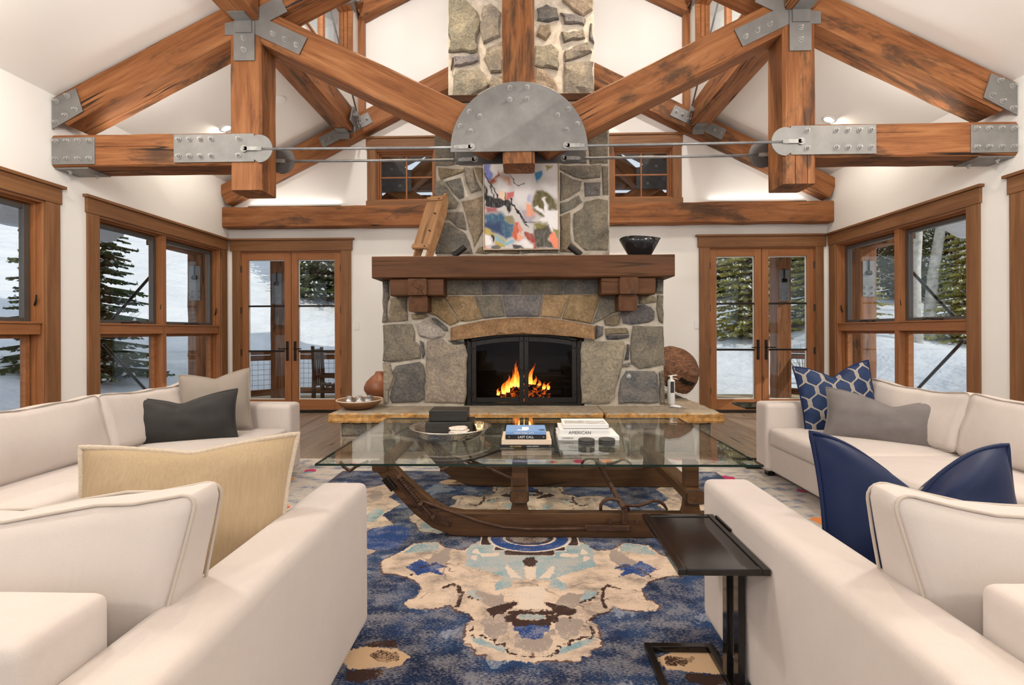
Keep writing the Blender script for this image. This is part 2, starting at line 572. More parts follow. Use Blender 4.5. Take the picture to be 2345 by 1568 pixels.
def timber(name, p0, p1, w, h, parent=None, mat='timber', up=(0, 0, 1), jit=0.004, ch=0.014, seg=None, cut0=0.0, cut1=0.0, seed=None):
    """a hewn beam: local X runs along it, w across (local Y), h high (local Z); cut slants the ends"""
    m, L = frame(p0, p1, up)
    rnd = random.Random(seed if seed is not None else hash((round(p0[0], 2), round(p0[2], 2), round(L, 2))) % 9999)
    n = seg or max(2, int(L / 0.25))
    prof = [(-w / 2 + ch, -h / 2), (w / 2 - ch, -h / 2), (w / 2, -h / 2 + ch), (w / 2, h / 2 - ch), (w / 2 - ch, h / 2), (-w / 2 + ch, h / 2), (-w / 2, h / 2 - ch), (-w / 2, -h / 2 + ch)]
    vs, fs = [], []
    for i in range(n + 1):
        t = i / n
        for (a, b) in prof:
            x = L * t + (cut0 * b / h if i == 0 else 0) + (cut1 * b / h if i == n else 0)
            k = jit if 0 < i < n else 0
            vs.append((x, a + rnd.uniform(-k, k), b + rnd.uniform(-k, k)))
    for i in range(n):
        for k in range(8):
            l = (k + 1) % 8
            fs.append((i * 8 + k, i * 8 + l, (i + 1) * 8 + l, (i + 1) * 8 + k))
    fs.append(tuple(range(8)))
    fs.append(tuple(n * 8 + k for k in range(8))[::-1])
    fs = [f[::-1] for f in fs]
    mb = MB().add(vs, fs)
    return mb.build(name, mat, parent, mat=m)

def wall_cells(axis, c0, c1, u0, u1, v0, v1, holes):
    """a wall slab with rectangular openings; axis 'x': slab between X=c0..c1, u along Y; 'y': u along X"""
    us = sorted({u0, u1} | {h[i] for h in holes for i in (0, 1)})
    vs = sorted({v0, v1} | {h[i] for h in holes for i in (2, 3)})
    mb = MB()
    for a, b in zip(us[:-1], us[1:]):
        run = None
        for c, d in zip(vs[:-1], vs[1:]):
            mu, mv = (a + b) / 2, (c + d) / 2
            inside = any(h[0] < mu < h[1] and h[2] < mv < h[3] for h in holes)
            if inside:
                if run:
                    _cell(mb, axis, c0, c1, a, b, *run)
                run = None
            else:
                run = (run[0], d) if run else (c, d)
        if run:
            _cell(mb, axis, c0, c1, a, b, *run)
    return mb
def _cell(mb, axis, c0, c1, a, b, c, d):
    if axis == 'x':
        mb.box(c0, c1, a, b, c, d)
    else:
        mb.box(a, b, c0, c1, c, d)

# ================================================================ THE ROOM
HW, YB, YF = 4.56, 7.38, -4.0
# floor: sub floor and boards
fl = MB().box(-HW, HW, YF, YB, -0.20, -0.022).build('floor', 'firebox_black')
tag(fl, 'dark worn wooden plank floor around the blue rug', 'floor', kind='structure')
rp = random.Random(3)
pm = {}
x = -HW
while x < HW - 0.02:
    w = min(rp.choice([0.15, 0.18, 0.22]), HW - x)
    y = YF
    ln = rp.uniform(1.2, 3.4)
    while y < YB - 0.01:
        e = min(y + ln, YB)
        if YB - e < 0.5:
            e = YB
        L = e - y
        mb = MB().box(-L / 2, L / 2, -w / 2 + 0.0015, w / 2 - 0.0015, -0.022, 0)
        o = mb.build('plank', 'plank_wood', fl, mat=Matrix.Translation((x + w / 2, (y + e) / 2, 0)) @ Matrix.Rotation(R(90), 4, 'Z'), bevel=0.003, segs=1)
        y = e
        ln = rp.uniform(2.2, 3.6)
    x += w

# walls
WIN_FAR = (5.06, 7.17, 0.32, 2.495)
WIN_NEAR = (2.10, 4.50, 0.32, 2.495)
WIN_BEH = (-2.6, 0.9, 0.32, 2.495)
for s, nm in ((-1, 'left'), (1, 'right')):
    a, b = sorted((s * HW, s * (HW + 0.22)))
    w = wall_cells('x', a, b, YF, YB, -0.2, 3.60, [WIN_FAR, WIN_NEAR, WIN_BEH]).build('wall_' + nm, 'wall_paint')
    tag(w, 'white plastered %s side wall with tall wood trimmed windows' % nm, 'wall', kind='structure')
DX0, DX1 = 2.80, 4.39
SW = (1.36, 2.27, 3.25, 4.03)
holes = []
for s in (-1, 1):
    a, b = sorted((s * DX0, s * DX1))
    holes.append((a, b, 0.0, 2.495))
    a, b = sorted((s * SW[0], s * SW[1]))
    holes.append((a, b, SW[2], SW[3]))
w = wall_cells('y', YB, YB + 0.22, -HW - 0.22, HW + 0.22, -0.2, 7.6, holes).build('wall_back', 'wall_paint')
tag(w, 'white plastered end wall behind the stone chimney', 'wall', kind='structure')
w = wall_cells('y', YF - 0.22, YF, -HW - 0.22, HW + 0.22, -0.2, 7.6, [(-3.4, 3.4, 0.05, 2.6)]).build('wall_front', 'wall_paint')
tag(w, 'white plastered wall with a wide opening behind the viewer', 'wall', kind='structure')

# ceilings: two low slopes, the raised lantern between them
LX = 2.50
for s, nm in ((-1, 'left'), (1, 'right')):
    mb = MB()
    def cz(xx):
        return 3.55 + 0.5 * (HW - xx)
    poly = [(HW + 1.35, cz(HW + 1.35)), (LX + 0.06, cz(LX + 0.06)), (LX + 0.06, cz(LX + 0.06) + 0.22), (HW + 1.35, cz(HW + 1.35) + 0.22)]
    if s < 0:
        poly = poly[::-1]
    mb.prism(poly, lambda p, q: (s * p, YF - 0.2, q), lambda p, q: (s * p, YB + 0.9, q))
    o = mb.build('ceiling_slope', 'ceiling_paint')
    tag(o, 'white sloping ceiling over the %s half of the room' % nm, 'ceiling', kind='structure')
    a, b = sorted((s * LX, s * (LX + 0.2)))
    o = wall_cells('x', a, b, YF, YB, 4.528, 6.35, [(5.42, 7.02, 4.80, 5.95), (1.6, 4.2, 4.80, 5.95)]).build('wall_lantern', 'wall_paint')
    tag(o, 'white upper wall of the roof lantern on the %s with high windows' % nm, 'wall', kind='structure')
    mb = MB()
    poly = [(LX + 0.9, 5.75), (0, 7.45), (0, 7.67), (LX + 0.9, 5.97)]
    if s < 0:
        poly = poly[::-1]
    mb.prism(poly, lambda p, q: (s * p, YF - 0.2, q), lambda p, q: (s * p, YB + 0.9, q))
    o = mb.build('ceiling_lantern', 'ceiling_paint')
    tag(o, 'white sloping ceiling of the raised roof lantern, %s slope' % nm, 'ceiling', kind='structure')

# ---------------------------------------------------------------- side windows
def side_window(num, s, op, label, crank=True):
    y0, y1, z0, z1 = op
    root = thing('window_%d' % num, label, 'window', (s * HW, (y0 + y1) / 2, z0), kind='structure')
    def bx(d0, d1, a, b, c, d, mb=None):
        mb = mb or MB()
        p, q = sorted((s * (HW + d0), s * (HW + d1)))
        return mb.box(p, q, a, b, c, d)
    def grained(name, d0, d1, a, b, c, d, m, bev=0.004, parent=root):
        # board with its grain (local X) along the longer of Y and Z
        p, q = sorted((s * (HW + d0), s * (HW + d1)))
        cx, cy, cz_ = (p + q) / 2, (a + b) / 2, (c + d) / 2
        if (b - a) > (d - c):
            mt = Matrix.Translation((cx, cy, cz_)) @ Matrix.Rotation(R(90), 4, 'Z')
            mb = MB().box(-(b - a) / 2, (b - a) / 2, -(q - p) / 2, (q - p) / 2, -(d - c) / 2, (d - c) / 2)
        else:
            mt = Matrix.Translation((cx, cy, cz_)) @ Matrix.Rotation(R(-90), 4, 'Y')
            mb = MB().box(-(d - c) / 2, (d - c) / 2, -(b - a) / 2, (b - a) / 2, -(q - p) / 2, (q - p) / 2)
        return mb.build(name, m, parent, mat=mt, bevel=bev)
    cw = 0.13
    grained('side_casing', -0.024, 0.0, y0 - cw, y0 + 0.012, z0 - 0.1, z1, 'trim_wood')
    grained('side_casing', -0.024, 0.0, y1 - 0.012, min(y1 + cw, YB - 0.06), z0 - 0.1, z1, 'trim_wood')
    e1 = min(y1 + cw + 0.015, YB - 0.005)
    grained('header', -0.03, 0.0, y0 - cw - 0.015, e1, z1, z1 + 0.155, 'trim_wood')
    grained('header_cap', -0.055, 0.0, y0 - cw - 0.04, min(y1 + cw + 0.04, YB - 0.004), z1 + 0.155, z1 + 0.185, 'trim_wood')
    grained('sill', -0.06, 0.0, y0 - cw - 0.02, min(y1 + cw, YB - 0.06), z0 - 0.03, z0, 'trim_wood')
    grained('apron', -0.022, 0.0, y0 - cw, min(y1 + cw, YB - 0.06), z0 - 0.13, z0 - 0.03, 'trim_wood')
    # lining of the opening, in three stepped boards each side
    for k, (d0, d1, t) in enumerate(((0.0, 0.07, 0.02), (0.07, 0.13, 0.035), (0.13, 0.2, 0.05))):
        grained('jamb', d0, d1, y0, y0 + t, z0, z1, 'door_wood', 0.003)
        grained('jamb', d0, d1, y1 - t, y1, z0, z1, 'door_wood', 0.003)
        grained('head_jamb', d0, d1, y0 + t, y1 - t, z1 - t, z1, 'door_wood', 0.003)
        grained('sill_jamb', d0, d1, y0 + t, y1 - t, z0, z0 + t, 'door_wood', 0.003)
    ym = (y0 + y1) / 2 - 0.06
    grained('mullion', 0.02, 0.2, ym - 0.035, ym + 0.035, z0, z1, 'door_wood')
    for a, b in ((y0 + 0.05, ym - 0.035), (ym + 0.035, y1 - 0.05)):
        grained('rail', 0.015, 0.2, a - 0.02, b + 0.02, 1.225, 1.325, 'door_wood')
        grained('rail_lip', 0.0, 0.2, a - 0.02, b + 0.02, 1.325, 1.345, 'door_wood', 0.003)
        # upper casement: dark metal sash, lower light: wooden stops
        for (c, d, m, t) in ((1.345, z1 - 0.05, 'sash_metal', 0.055), (z0 + 0.05, 1.225, 'door_wood', 0.045)):
            mb = MB()
            bx(0.10, 0.15, a, a + t, c, d, mb)
            bx(0.10, 0.15, b - t, b, c, d, mb)
            bx(0.10, 0.15, a + t, b - t, d - t * 0.8, d, mb)
            bx(0.10, 0.15, a + t, b - t, c, c + t * 0.7, mb)
            sash = mb.build('sash', m, root, bevel=0.004, mat=None)
            gl = bx(0.122, 0.128, a + t - 0.005, b - t + 0.005, c + t * 0.6, d - t * 0.7).build('pane', 'window_glass', sash)
        # crank and latch
        mb = MB()
        yc = (a + b) / 2
        X = lambda dd: s * (HW + dd)
        mb.tube([(X(0.05), yc - 0.10, 1.352), (X(0.03), yc - 0.02, 1.358), (X(0.03), yc + 0.05, 1.368), (X(0.025), yc + 0.11, 1.352)], [0.012, 0.010, 0.009, 0.007], 6)
        bx(0.02, 0.07, yc - 0.12, yc - 0.05, 1.344, 1.362, mb)
        mb.build('crank', 'bronze', root, bevel=0.003)
        yl = b - 0.0 if s < 0 else b
        mb = MB()
        mb.tube([(X(0.07), b + 0.015, 1.50), (X(0.045), b + 0.005, 1.545), (X(0.04), b + 0.004, 1.60)], [0.008, 0.009, 0.006], 6)
        mb.build('latch', 'bronze', root)
    return root
side_window(1, -1, WIN_FAR, 'tall brown trimmed window in the left wall, beside the glazed doors')
side_window(2, 1, WIN_FAR, 'tall brown trimmed window in the right wall, beside the glazed doors')
side_window(3, -1, WIN_NEAR, 'brown trimmed window cut off by the left edge of the photo')
side_window(4, 1, WIN_NEAR, 'brown trimmed window cut off by the right edge of the photo')

# ---------------------------------------------------------------- boards lying on X-Z planes
def boardx(name, x0, x1, y0, y1, z0, z1, m, parent=None, bev=0.004):
    c = ((x0 + x1) / 2, (y0 + y1) / 2, (z0 + z1) / 2)
    a, b, h = (x1 - x0) / 2, (y1 - y0) / 2, (z1 - z0) / 2
    if a >= h:
        return MB().box(-a, a, -b, b, -h, h).build(name, m, parent, mat=Matrix.Translation(c), bevel=bev)
    mt = Matrix.Translation(c) @ Matrix.Rotation(R(-90), 4, 'Y')
    return MB().box(-h, h, -b, b, -a, a).build(name, m, parent, mat=mt, bevel=bev)

def cyl(mb, c, axis, r, l, seg=12):
    """cylinder centred at c along axis"""
    c = Vector(c)
    a = Vector(axis).normalized() * (l / 2)
    return mb.tube([c - a, c + a], r, seg)

# ---------------------------------------------------------------- french doors
def french(num, s, label):
    sx = lambda v: s * v
    root = thing('door_%d' % num, label, 'door', (s * 3.595, YB, 0), kind='structure')
    def bd(name, a, b, y0, y1, z0, z1, m='door_wood', parent=root, bev=0.004):
        p, q = sorted((sx(a), sx(b)))
        return boardx(name, p, q, y0, y1, z0, z1, m, parent, bev)
    bd('side_casing', 2.65, 2.81, YB - 0.024, YB, 0, 2.495, 'trim_wood')
    bd('side_casing', 4.38, 4.50, YB - 0.024, YB, 0, 2.495, 'trim_wood')
    bd('header', 2.63, 4.535, YB - 0.03, YB, 2.495, 2.655, 'trim_wood')
    bd('header_cap', 2.60, 4.545, YB - 0.05, YB, 2.655, 2.685, 'trim_wood')
    bd('frame_jamb', 2.80, 2.815, YB, YB + 0.2, 0, 2.495)
    bd('frame_jamb', 4.375, 4.39, YB, YB + 0.2, 0, 2.495)
    bd('frame_head', 2.815, 4.375, YB, YB + 0.2, 2.478, 2.495)
    bd('threshold', 2.78, 4.41, YB - 0.03, YB + 0.24, -0.02, 0.035, 'bronze')
    for (a, b, hinge, strike) in ((2.818, 3.590, 2.818, 3.590), (3.600, 4.372, 4.372, 3.600)):
        leaf = thing('leaf', None, None, (sx((a + b) / 2), YB + 0.03, 0.04))
        leaf.parent = root
        leaf.matrix_parent_inverse = wm(root).inverted()
        ya, yb_ = YB + 0.012, YB + 0.057
        st = 0.10
        bd('stile', a, a + st, ya, yb_, 0.04, 2.475, 'door_wood', leaf)
        bd('stile', b - st, b, ya, yb_, 0.04, 2.475, 'door_wood', leaf)
        bd('top_rail', a + st, b - st, ya, yb_, 2.36, 2.475, 'door_wood', leaf)
        bd('bottom_rail', a + st, b - st, ya, yb_, 0.04, 0.20, 'door_wood', leaf)
        for z in (1.645, 0.948):
            bd('muntin', a + st, b - st, ya + 0.012, yb_ - 0.012, z - 0.014, z + 0.014, 'bronze', leaf, 0.003)
        for (z0, z1) in ((0.20, 0.934), (0.962, 1.631), (1.659, 2.36)):
            bd('pane', a + st, b - st, ya + 0.019, ya + 0.025, z0, z1, 'window_glass', leaf, 0)
        # bright bead round the glass
        mb = MB()
        for (p0, p1, q0, q1) in ((a + st, a + st + 0.012, 0.2, 2.36), (b - st - 0.012, b - st, 0.2, 2.36), (a + st + 0.012, b - st - 0.012, 0.2, 0.212), (a + st + 0.012, b - st - 0.012, 2.348, 2.36)):
            u, v = sorted((sx(p0), sx(p1)))
            mb.box(u, v, ya + 0.03, yb_, q0, q1)
        mb.build('glazing_bead', 'can_trim', leaf)
        # lever handle with a tall plate
        inward = -1 if strike > (a + b) / 2 else 1
        hx = strike + inward * 0.055
        hb = MB()
        u, v = sorted((sx(hx - 0.02), sx(hx + 0.02)))
        hb.box(u, v, ya - 0.012, ya, 0.80, 1.10)
        cyl(hb, (sx(hx), ya - 0.03, 0.985), (0, 1, 0), 0.010, 0.05, 8)
        u, v = sorted((sx(hx), sx(hx + inward * 0.12)))
        hb.box(u, v, ya - 0.058, ya - 0.046, 0.977, 0.993)
        cyl(hb, (sx(hx), ya - 0.014, 0.87), (0, 1, 0), 0.012, 0.012, 10)
        hb.build('handle', 'bronze', leaf, bevel=0.003)
        for z in (0.33, 0.93, 1.58, 2.22):
            g = MB()
            cyl(g, (sx(hinge), ya - 0.008, z), (0, 0, 1), 0.010, 0.10, 8)
            g.build('hinge', 'bronze', leaf)
    return root
french(1, -1, 'pair of glazed wooden doors in the end wall, left of the fireplace')
french(2, 1, 'pair of glazed wooden doors in the end wall, right of the fireplace')

# ---------------------------------------------------------------- small high windows beside the chimney
def high_window(num, s, label):
    root = thing('window_%d' % num, label, 'window', (s * 1.8, YB, 3.15), kind='structure')
    def bd(name, a, b, y0, y1, z0, z1, m='trim_wood', parent=root, bev=0.004):
        p, q = sorted((s * a, s * b))
        return boardx(name, p, q, y0, y1, z0, z1, m, parent, bev)
    a, b, z0, z1 = SW
    bd('side_casing', b - 0.01, b + 0.125, YB - 0.024, YB, z0 - 0.0, z1)
    bd('side_casing', a - 0.125, a + 0.01, YB - 0.024, YB, z0 - 0.0, z1)
    bd('header', a - 0.13, b + 0.14, YB - 0.03, YB, z1, z1 + 0.17)
    bd('header_cap', a - 0.14, b + 0.16, YB - 0.05, YB, z1 + 0.17, z1 + 0.2)
    bd('sill', a - 0.13, b + 0.14, YB - 0.035, YB, z0 - 0.095, z0)
    for (y0, y1, t) in ((0.0, 0.05, 0.018), (0.05, 0.10, 0.035), (0.10, 0.16, 0.055)):
        bd('jamb', a, a + t, YB + y0, YB + y1, z0, z1, 'door_wood')
        bd('jamb', b - t, b, YB + y0, YB + y1, z0, z1, 'door_wood')
        bd('jamb', a + t, b - t, YB + y0, YB + y1, z1 - t, z1, 'door_wood')
        bd('jamb', a + t, b - t, YB + y0, YB + y1, z0, z0 + t, 'door_wood')
    xm, zm = (a + b) / 2, (z0 + z1) / 2
    bd('muntin', xm - 0.011, xm + 0.011, YB + 0.10, YB + 0.13, z0 + 0.055, z1 - 0.055, 'door_wood')
    bd('muntin', a + 0.055, xm - 0.011, YB + 0.10, YB + 0.13, zm - 0.011, zm + 0.011, 'door_wood')
    bd('muntin', xm + 0.011, b - 0.055, YB + 0.10, YB + 0.13, zm - 0.011, zm + 0.011, 'door_wood')
    for (p, q) in ((a + 0.055, xm - 0.011), (xm + 0.011, b - 0.055)):
        for (c, d) in ((z0 + 0.055, zm - 0.011), (zm + 0.011, z1 - 0.055)):
            bd('pane', p, q, YB + 0.112, YB + 0.118, c, d, 'window_glass', root, 0)
high_window(5, -1, 'small four pane window left of the chimney above the wall beam')
high_window(6, 1, 'small four pane window right of the chimney above the wall beam')

# clerestory windows in the lantern walls
def clere(num, s, y0, y1, label):
    root = thing('window_%d' % num, label, 'window', (s * LX, (y0 + y1) / 2, 4.8), kind='structure')
    z0, z1 = 4.80, 5.95
    def bx(name, d0, d1, a, b, c, d, m='door_wood'):
        p, q = sorted((s * (LX + d0), s * (LX + d1)))
        return MB().box(p, q, a, b, c, d).build(name, m, root, bevel=0.004 if m != 'window_glass' else 0)
    for (d0, d1, t) in ((-0.02, 0.05, 0.03), (0.05, 0.10, 0.06), (0.10, 0.16, 0.09)):
        bx('jamb', d0, d1, y0, y0 + t, z0, z1)
        bx('jamb', d0, d1, y1 - t, y1, z0, z1)
        bx('jamb', d0, d1, y0 + t, y1 - t, z1 - t, z1)
        bx('jamb', d0, d1, y0 + t, y1 - t, z0, z0 + t)
    ym = (y0 + y1) / 2
    bx('mullion', 0.08, 0.15, ym - 0.04, ym + 0.04, z0 + 0.09, z1 - 0.09)
    bx('pane', 0.115, 0.121, y0 + 0.09, ym - 0.04, z0 + 0.09, z1 - 0.09, 'window_glass')
    bx('pane', 0.115, 0.121, ym + 0.04, y1 - 0.09, z0 + 0.09, z1 - 0.09, 'window_glass')
clere(7, -1, 5.42, 7.02, 'high lantern window seen past the left roof braces')
clere(8, 1, 5.42, 7.02, 'high lantern window seen past the right roof braces')

# ---------------------------------------------------------------- timber work
TC, TY0, TY1 = -0.04, 4.57, 4.87
TYM = (TY0 + TY1) / 2
def bolt_mesh():
    mb = MB()
    mb.lathe([(0.026, 0), (0.026, 0.004)], 12)
    mb.lathe([(0.019, 0.004), (0.019, 0.020)], 6)
    mb.lathe([(0.0105, 0.020), (0.0105, 0.036)], 8)
    return mb.mesh('bolt', 'bolt_steel')
BOLT = bolt_mesh()
def bolt(p, n, parent):
    m = Vector(n).to_track_quat('Z', 'Y').to_matrix().to_4x4()
    m.translation = Vector(p)
    return link('bolt', BOLT, parent, m)

def plate_y(name, poly, y, t, parent, m='galvanized', bolts=()):
    """flat steel plate in an X-Z plane, its front at y"""
    cx = sum(p[0] for p in poly) / len(poly)
    cz_ = sum(p[1] for p in poly) / len(poly)
    area = sum(poly[i][0] * poly[(i + 1) % len(poly)][1] - poly[(i + 1) % len(poly)][0] * poly[i][1] for i in range(len(poly)))
    if area > 0:
        poly = poly[::-1]
    pl = [(a - cx, b - cz_) for a, b in poly]
    mb = MB().prism(pl, lambda a, b: (a, t, b), lambda a, b: (a, 0, b))
    mb.f = [f[::-1] for f in mb.f]
    mb.f = [f[::-1] for f in mb.f]
    o = mb.build(name, m, parent, mat=Matrix.Translation((cx, y, cz_)), bevel=0.002, segs=1)
    for (bx_, bz) in bolts:
        bolt((bx_, y, bz), (0, -1, 0), o)
    return o

def rod(name, p0, p1, r, parent, m='rod_steel', clev=True, flat=(0, 1, 0)):
    p0, p1 = Vector(p0), Vector(p1)
    d = (p1 - p0).normalized()
    o = MB().tube([p0, p1], r, 8).build(name, m, parent, smooth=True)
    if clev:
        for (p, sg) in ((p0, 1), (p1, -1)):
            fr, L = frame(p - d * sg * 0.13, p + d * sg * 0.03, flat)
            mb = MB()
            # socket, two cheeks, eye and pin
            mb.tube([fr @ Vector((0.12, 0, 0)), fr @ Vector((0.17, 0, 0))], [0.026, 0.020], 8)
            for k in (-1, 1):
                mb.tbox(fr, 0.0, 0.13, -0.018, 0.018, k * 0.016 - 0.005, k * 0.016 + 0.005)
                mb.tube([fr @ Vector((0, 0, k * 0.011)), fr @ Vector((0, 0, k * 0.021))], 0.032, 14)
            mb.tube([fr @ Vector((0, 0, -0.035)), fr @ Vector((0, 0, 0.035))], 0.012, 10)
            mb.build('clevis', 'bolt_steel', o)
    return o

truss = thing('roof_truss', 'big timber and steel roof truss spanning the room in the foreground', 'truss', (TC, TYM, 2.82))
ZR = lambda ax: 3.355 + 0.5 * (HW - ax)
SC = 0.31
for s in (-1, 1):
    X = lambda v: s * v
    pc = TC + s * 2.617
    timber('tie_beam', (s * (HW - 0.005), TYM, 3.0), (pc + s * 0.14, TYM, 3.0), 0.30, 0.31, truss, seed=5 + s)
    timber('post', (pc, TYM - 0.005, 2.60), (pc, TYM - 0.005, 4.22), 0.30, 0.30, truss, up=(0, 1, 0), ch=0.02, seed=9 + s)
    timber('rafter', (s * (HW - 0.005), TYM, ZR(HW)), (pc + s * 0.10, TYM, ZR(abs(pc + s * 0.10))), 0.29, SC, truss, seed=15 + s, cut0=-0.155)
    timber('upper_rafter', (pc - s * 0.10, TYM, ZR(abs(pc - s * 0.10))), (s * 0.12, TYM, ZR(0.12)), 0.29, SC, truss, seed=25 + s)
    zb = lambda d: 2.975 + 0.491 * d
    timber('brace', (TC + s * 2.50, TYM, zb(2.50)), (TC + s * 0.155, TYM, zb(0.155)), 0.28, SC, truss, seed=35 + s, cut1=0.155 * 1.0)
    # steel: wall plates on tie beam and rafter
    q = TC if False else 0
    x0 = HW - 0.008
    plate_y('end_plate', [(X(x0), 2.865), (X(x0 - 0.42), 2.865), (X(x0 - 0.42), 3.125), (X(x0), 3.125)], TY0 - 0.012, 0.012, truss,
            bolts=[(X(x0 - 0.045 - 0.11 * i), z) for i in range(4) for z in (2.915, 3.085)])
    plate_y('rafter_plate', [(X(x0), 3.205), (X(x0), 3.50), (X(x0 - 0.235), 3.60), (X(x0 - 0.305), 3.375)], TY0 - 0.010, 0.012, truss,
            bolts=[(X(x0 - 0.05), 3.475), (X(x0 - 0.16), 3.525), (X(x0 - 0.05), 3.27), (X(x0 - 0.14), 3.335), (X(x0 - 0.235), 3.39)])
    mb = MB().box(*sorted((X(x0), X(x0 - 0.33))), TY0 + 0.02, TY1 - 0.02, 2.833, 2.845)
    up = mb.build('under_plate', 'galvanized', truss)
    for (dx, dy) in ((0.10, 0.08), (0.24, 0.22)):
        bolt((X(x0 - dx), TY0 + dy, 2.833), (0, 0, -1), up)
    # tie plates at the post, front and back, with the round lug that takes the rods
    for (y, m) in ((TY0 - 0.020, 'galvanized'), (TY1 + 0.008, 'dark_plate')):
        xa, xb = abs(pc) + 0.69, abs(pc) + 0.0 - 0.09
        xl, rl = abs(pc) - 0.135 if y < TYM else abs(pc) - 0.19, 0.135
        poly = [(xa, 2.865), (xa, 3.135), (xb, 3.135), (xb, 3.115)]
        for k in range(13):
            a = R(90 + k * 15)
            poly.append((xl + rl * math.cos(a), 2.99 + rl * math.sin(a)))
        poly += [(xb, 2.885), (xb, 2.865)]
        poly = [(X(a), b) for a, b in poly]
        bl = [(X(xa - 0.05 - 0.105 * i), z) for i in range(4) for z in (2.925, 3.085)] + [(X(abs(pc) + 0.06), z) for z in (2.925, 3.085)]
        plate_y('tie_plate', poly, y, 0.012, truss, m, bl if y < TYM else ())
    # joint plates at the top of the post
    poly = [(abs(pc) + 0.195, 4.085), (abs(pc) + 0.195, 4.20), (abs(pc) + 0.03, 4.22), (abs(pc) - 0.10, 4.33), (abs(pc) - 0.34, 4.45), (abs(pc) - 0.41, 4.30), (abs(pc) - 0.24, 4.215),
            (abs(pc) - 0.60, 4.045), (abs(pc) - 0.52, 3.885), (abs(pc) - 0.10, 4.085)]
    poly = [(X(a), b) for a, b in poly]
    plate_y('joint_plate', poly, TY0 - 0.010, 0.012, truss,
            bolts=[(X(abs(pc) - 0.275), 4.085), (X(abs(pc) - 0.39), 4.03), (X(abs(pc) - 0.50), 3.975)])
    plate_y('post_strap', [(pc - 0.10, 3.83), (pc + 0.10, 3.83), (pc + 0.10, 4.21), (pc - 0.10, 4.21)], TY0 - 0.024, 0.012, truss,
            bolts=[(pc, 4.04), (pc, 3.93)])
    # rods between post lugs and the half round plate
    for (y, xi) in ((TY0 - 0.016, 0.575), (TY1 + 0.016, 0.575)):
        xo = abs(s * 2.617) - (0.13 if y < TYM else 0.19)
        rod('tension_rod', (TC + s * xo, y, 2.985), (TC + s * xi, y, 2.975), 0.0135, truss, flat=(0, 1, 0))
timber('king_post', (TC, TYM - 0.01, 2.82), (TC, TYM - 0.01, 5.60), 0.305, 0.305, truss, up=(0, 1, 0), ch=0.028, seed=77)
arc = [(TC + 0.645 * math.cos(R(a)), 2.955 + 0.63 * math.sin(R(a))) for a in range(0, 181, 6)]
poly = [(TC + 0.645, 2.928)] + arc + [(TC - 0.645, 2.928)]
bl = []
for (px, py) in ((1017, 300), (1212, 295), (1015, 432), (1210, 428), (560, 560), (678, 615), (457, 720), (573, 782), (1670, 550), (1548, 612), (1770, 715), (1650, 780)):
    bl.append((TC + (px - 1113) / 770 * 0.645, 2.928 + (1012 - py) / 770 * 0.645))
plate_y('half_round_plate', poly, TY0 - 0.028, 0.014, truss, 'galvanized', bl)
plate_y('half_round_plate', poly, TY1 + 0.002, 0.014, truss, 'dark_plate')

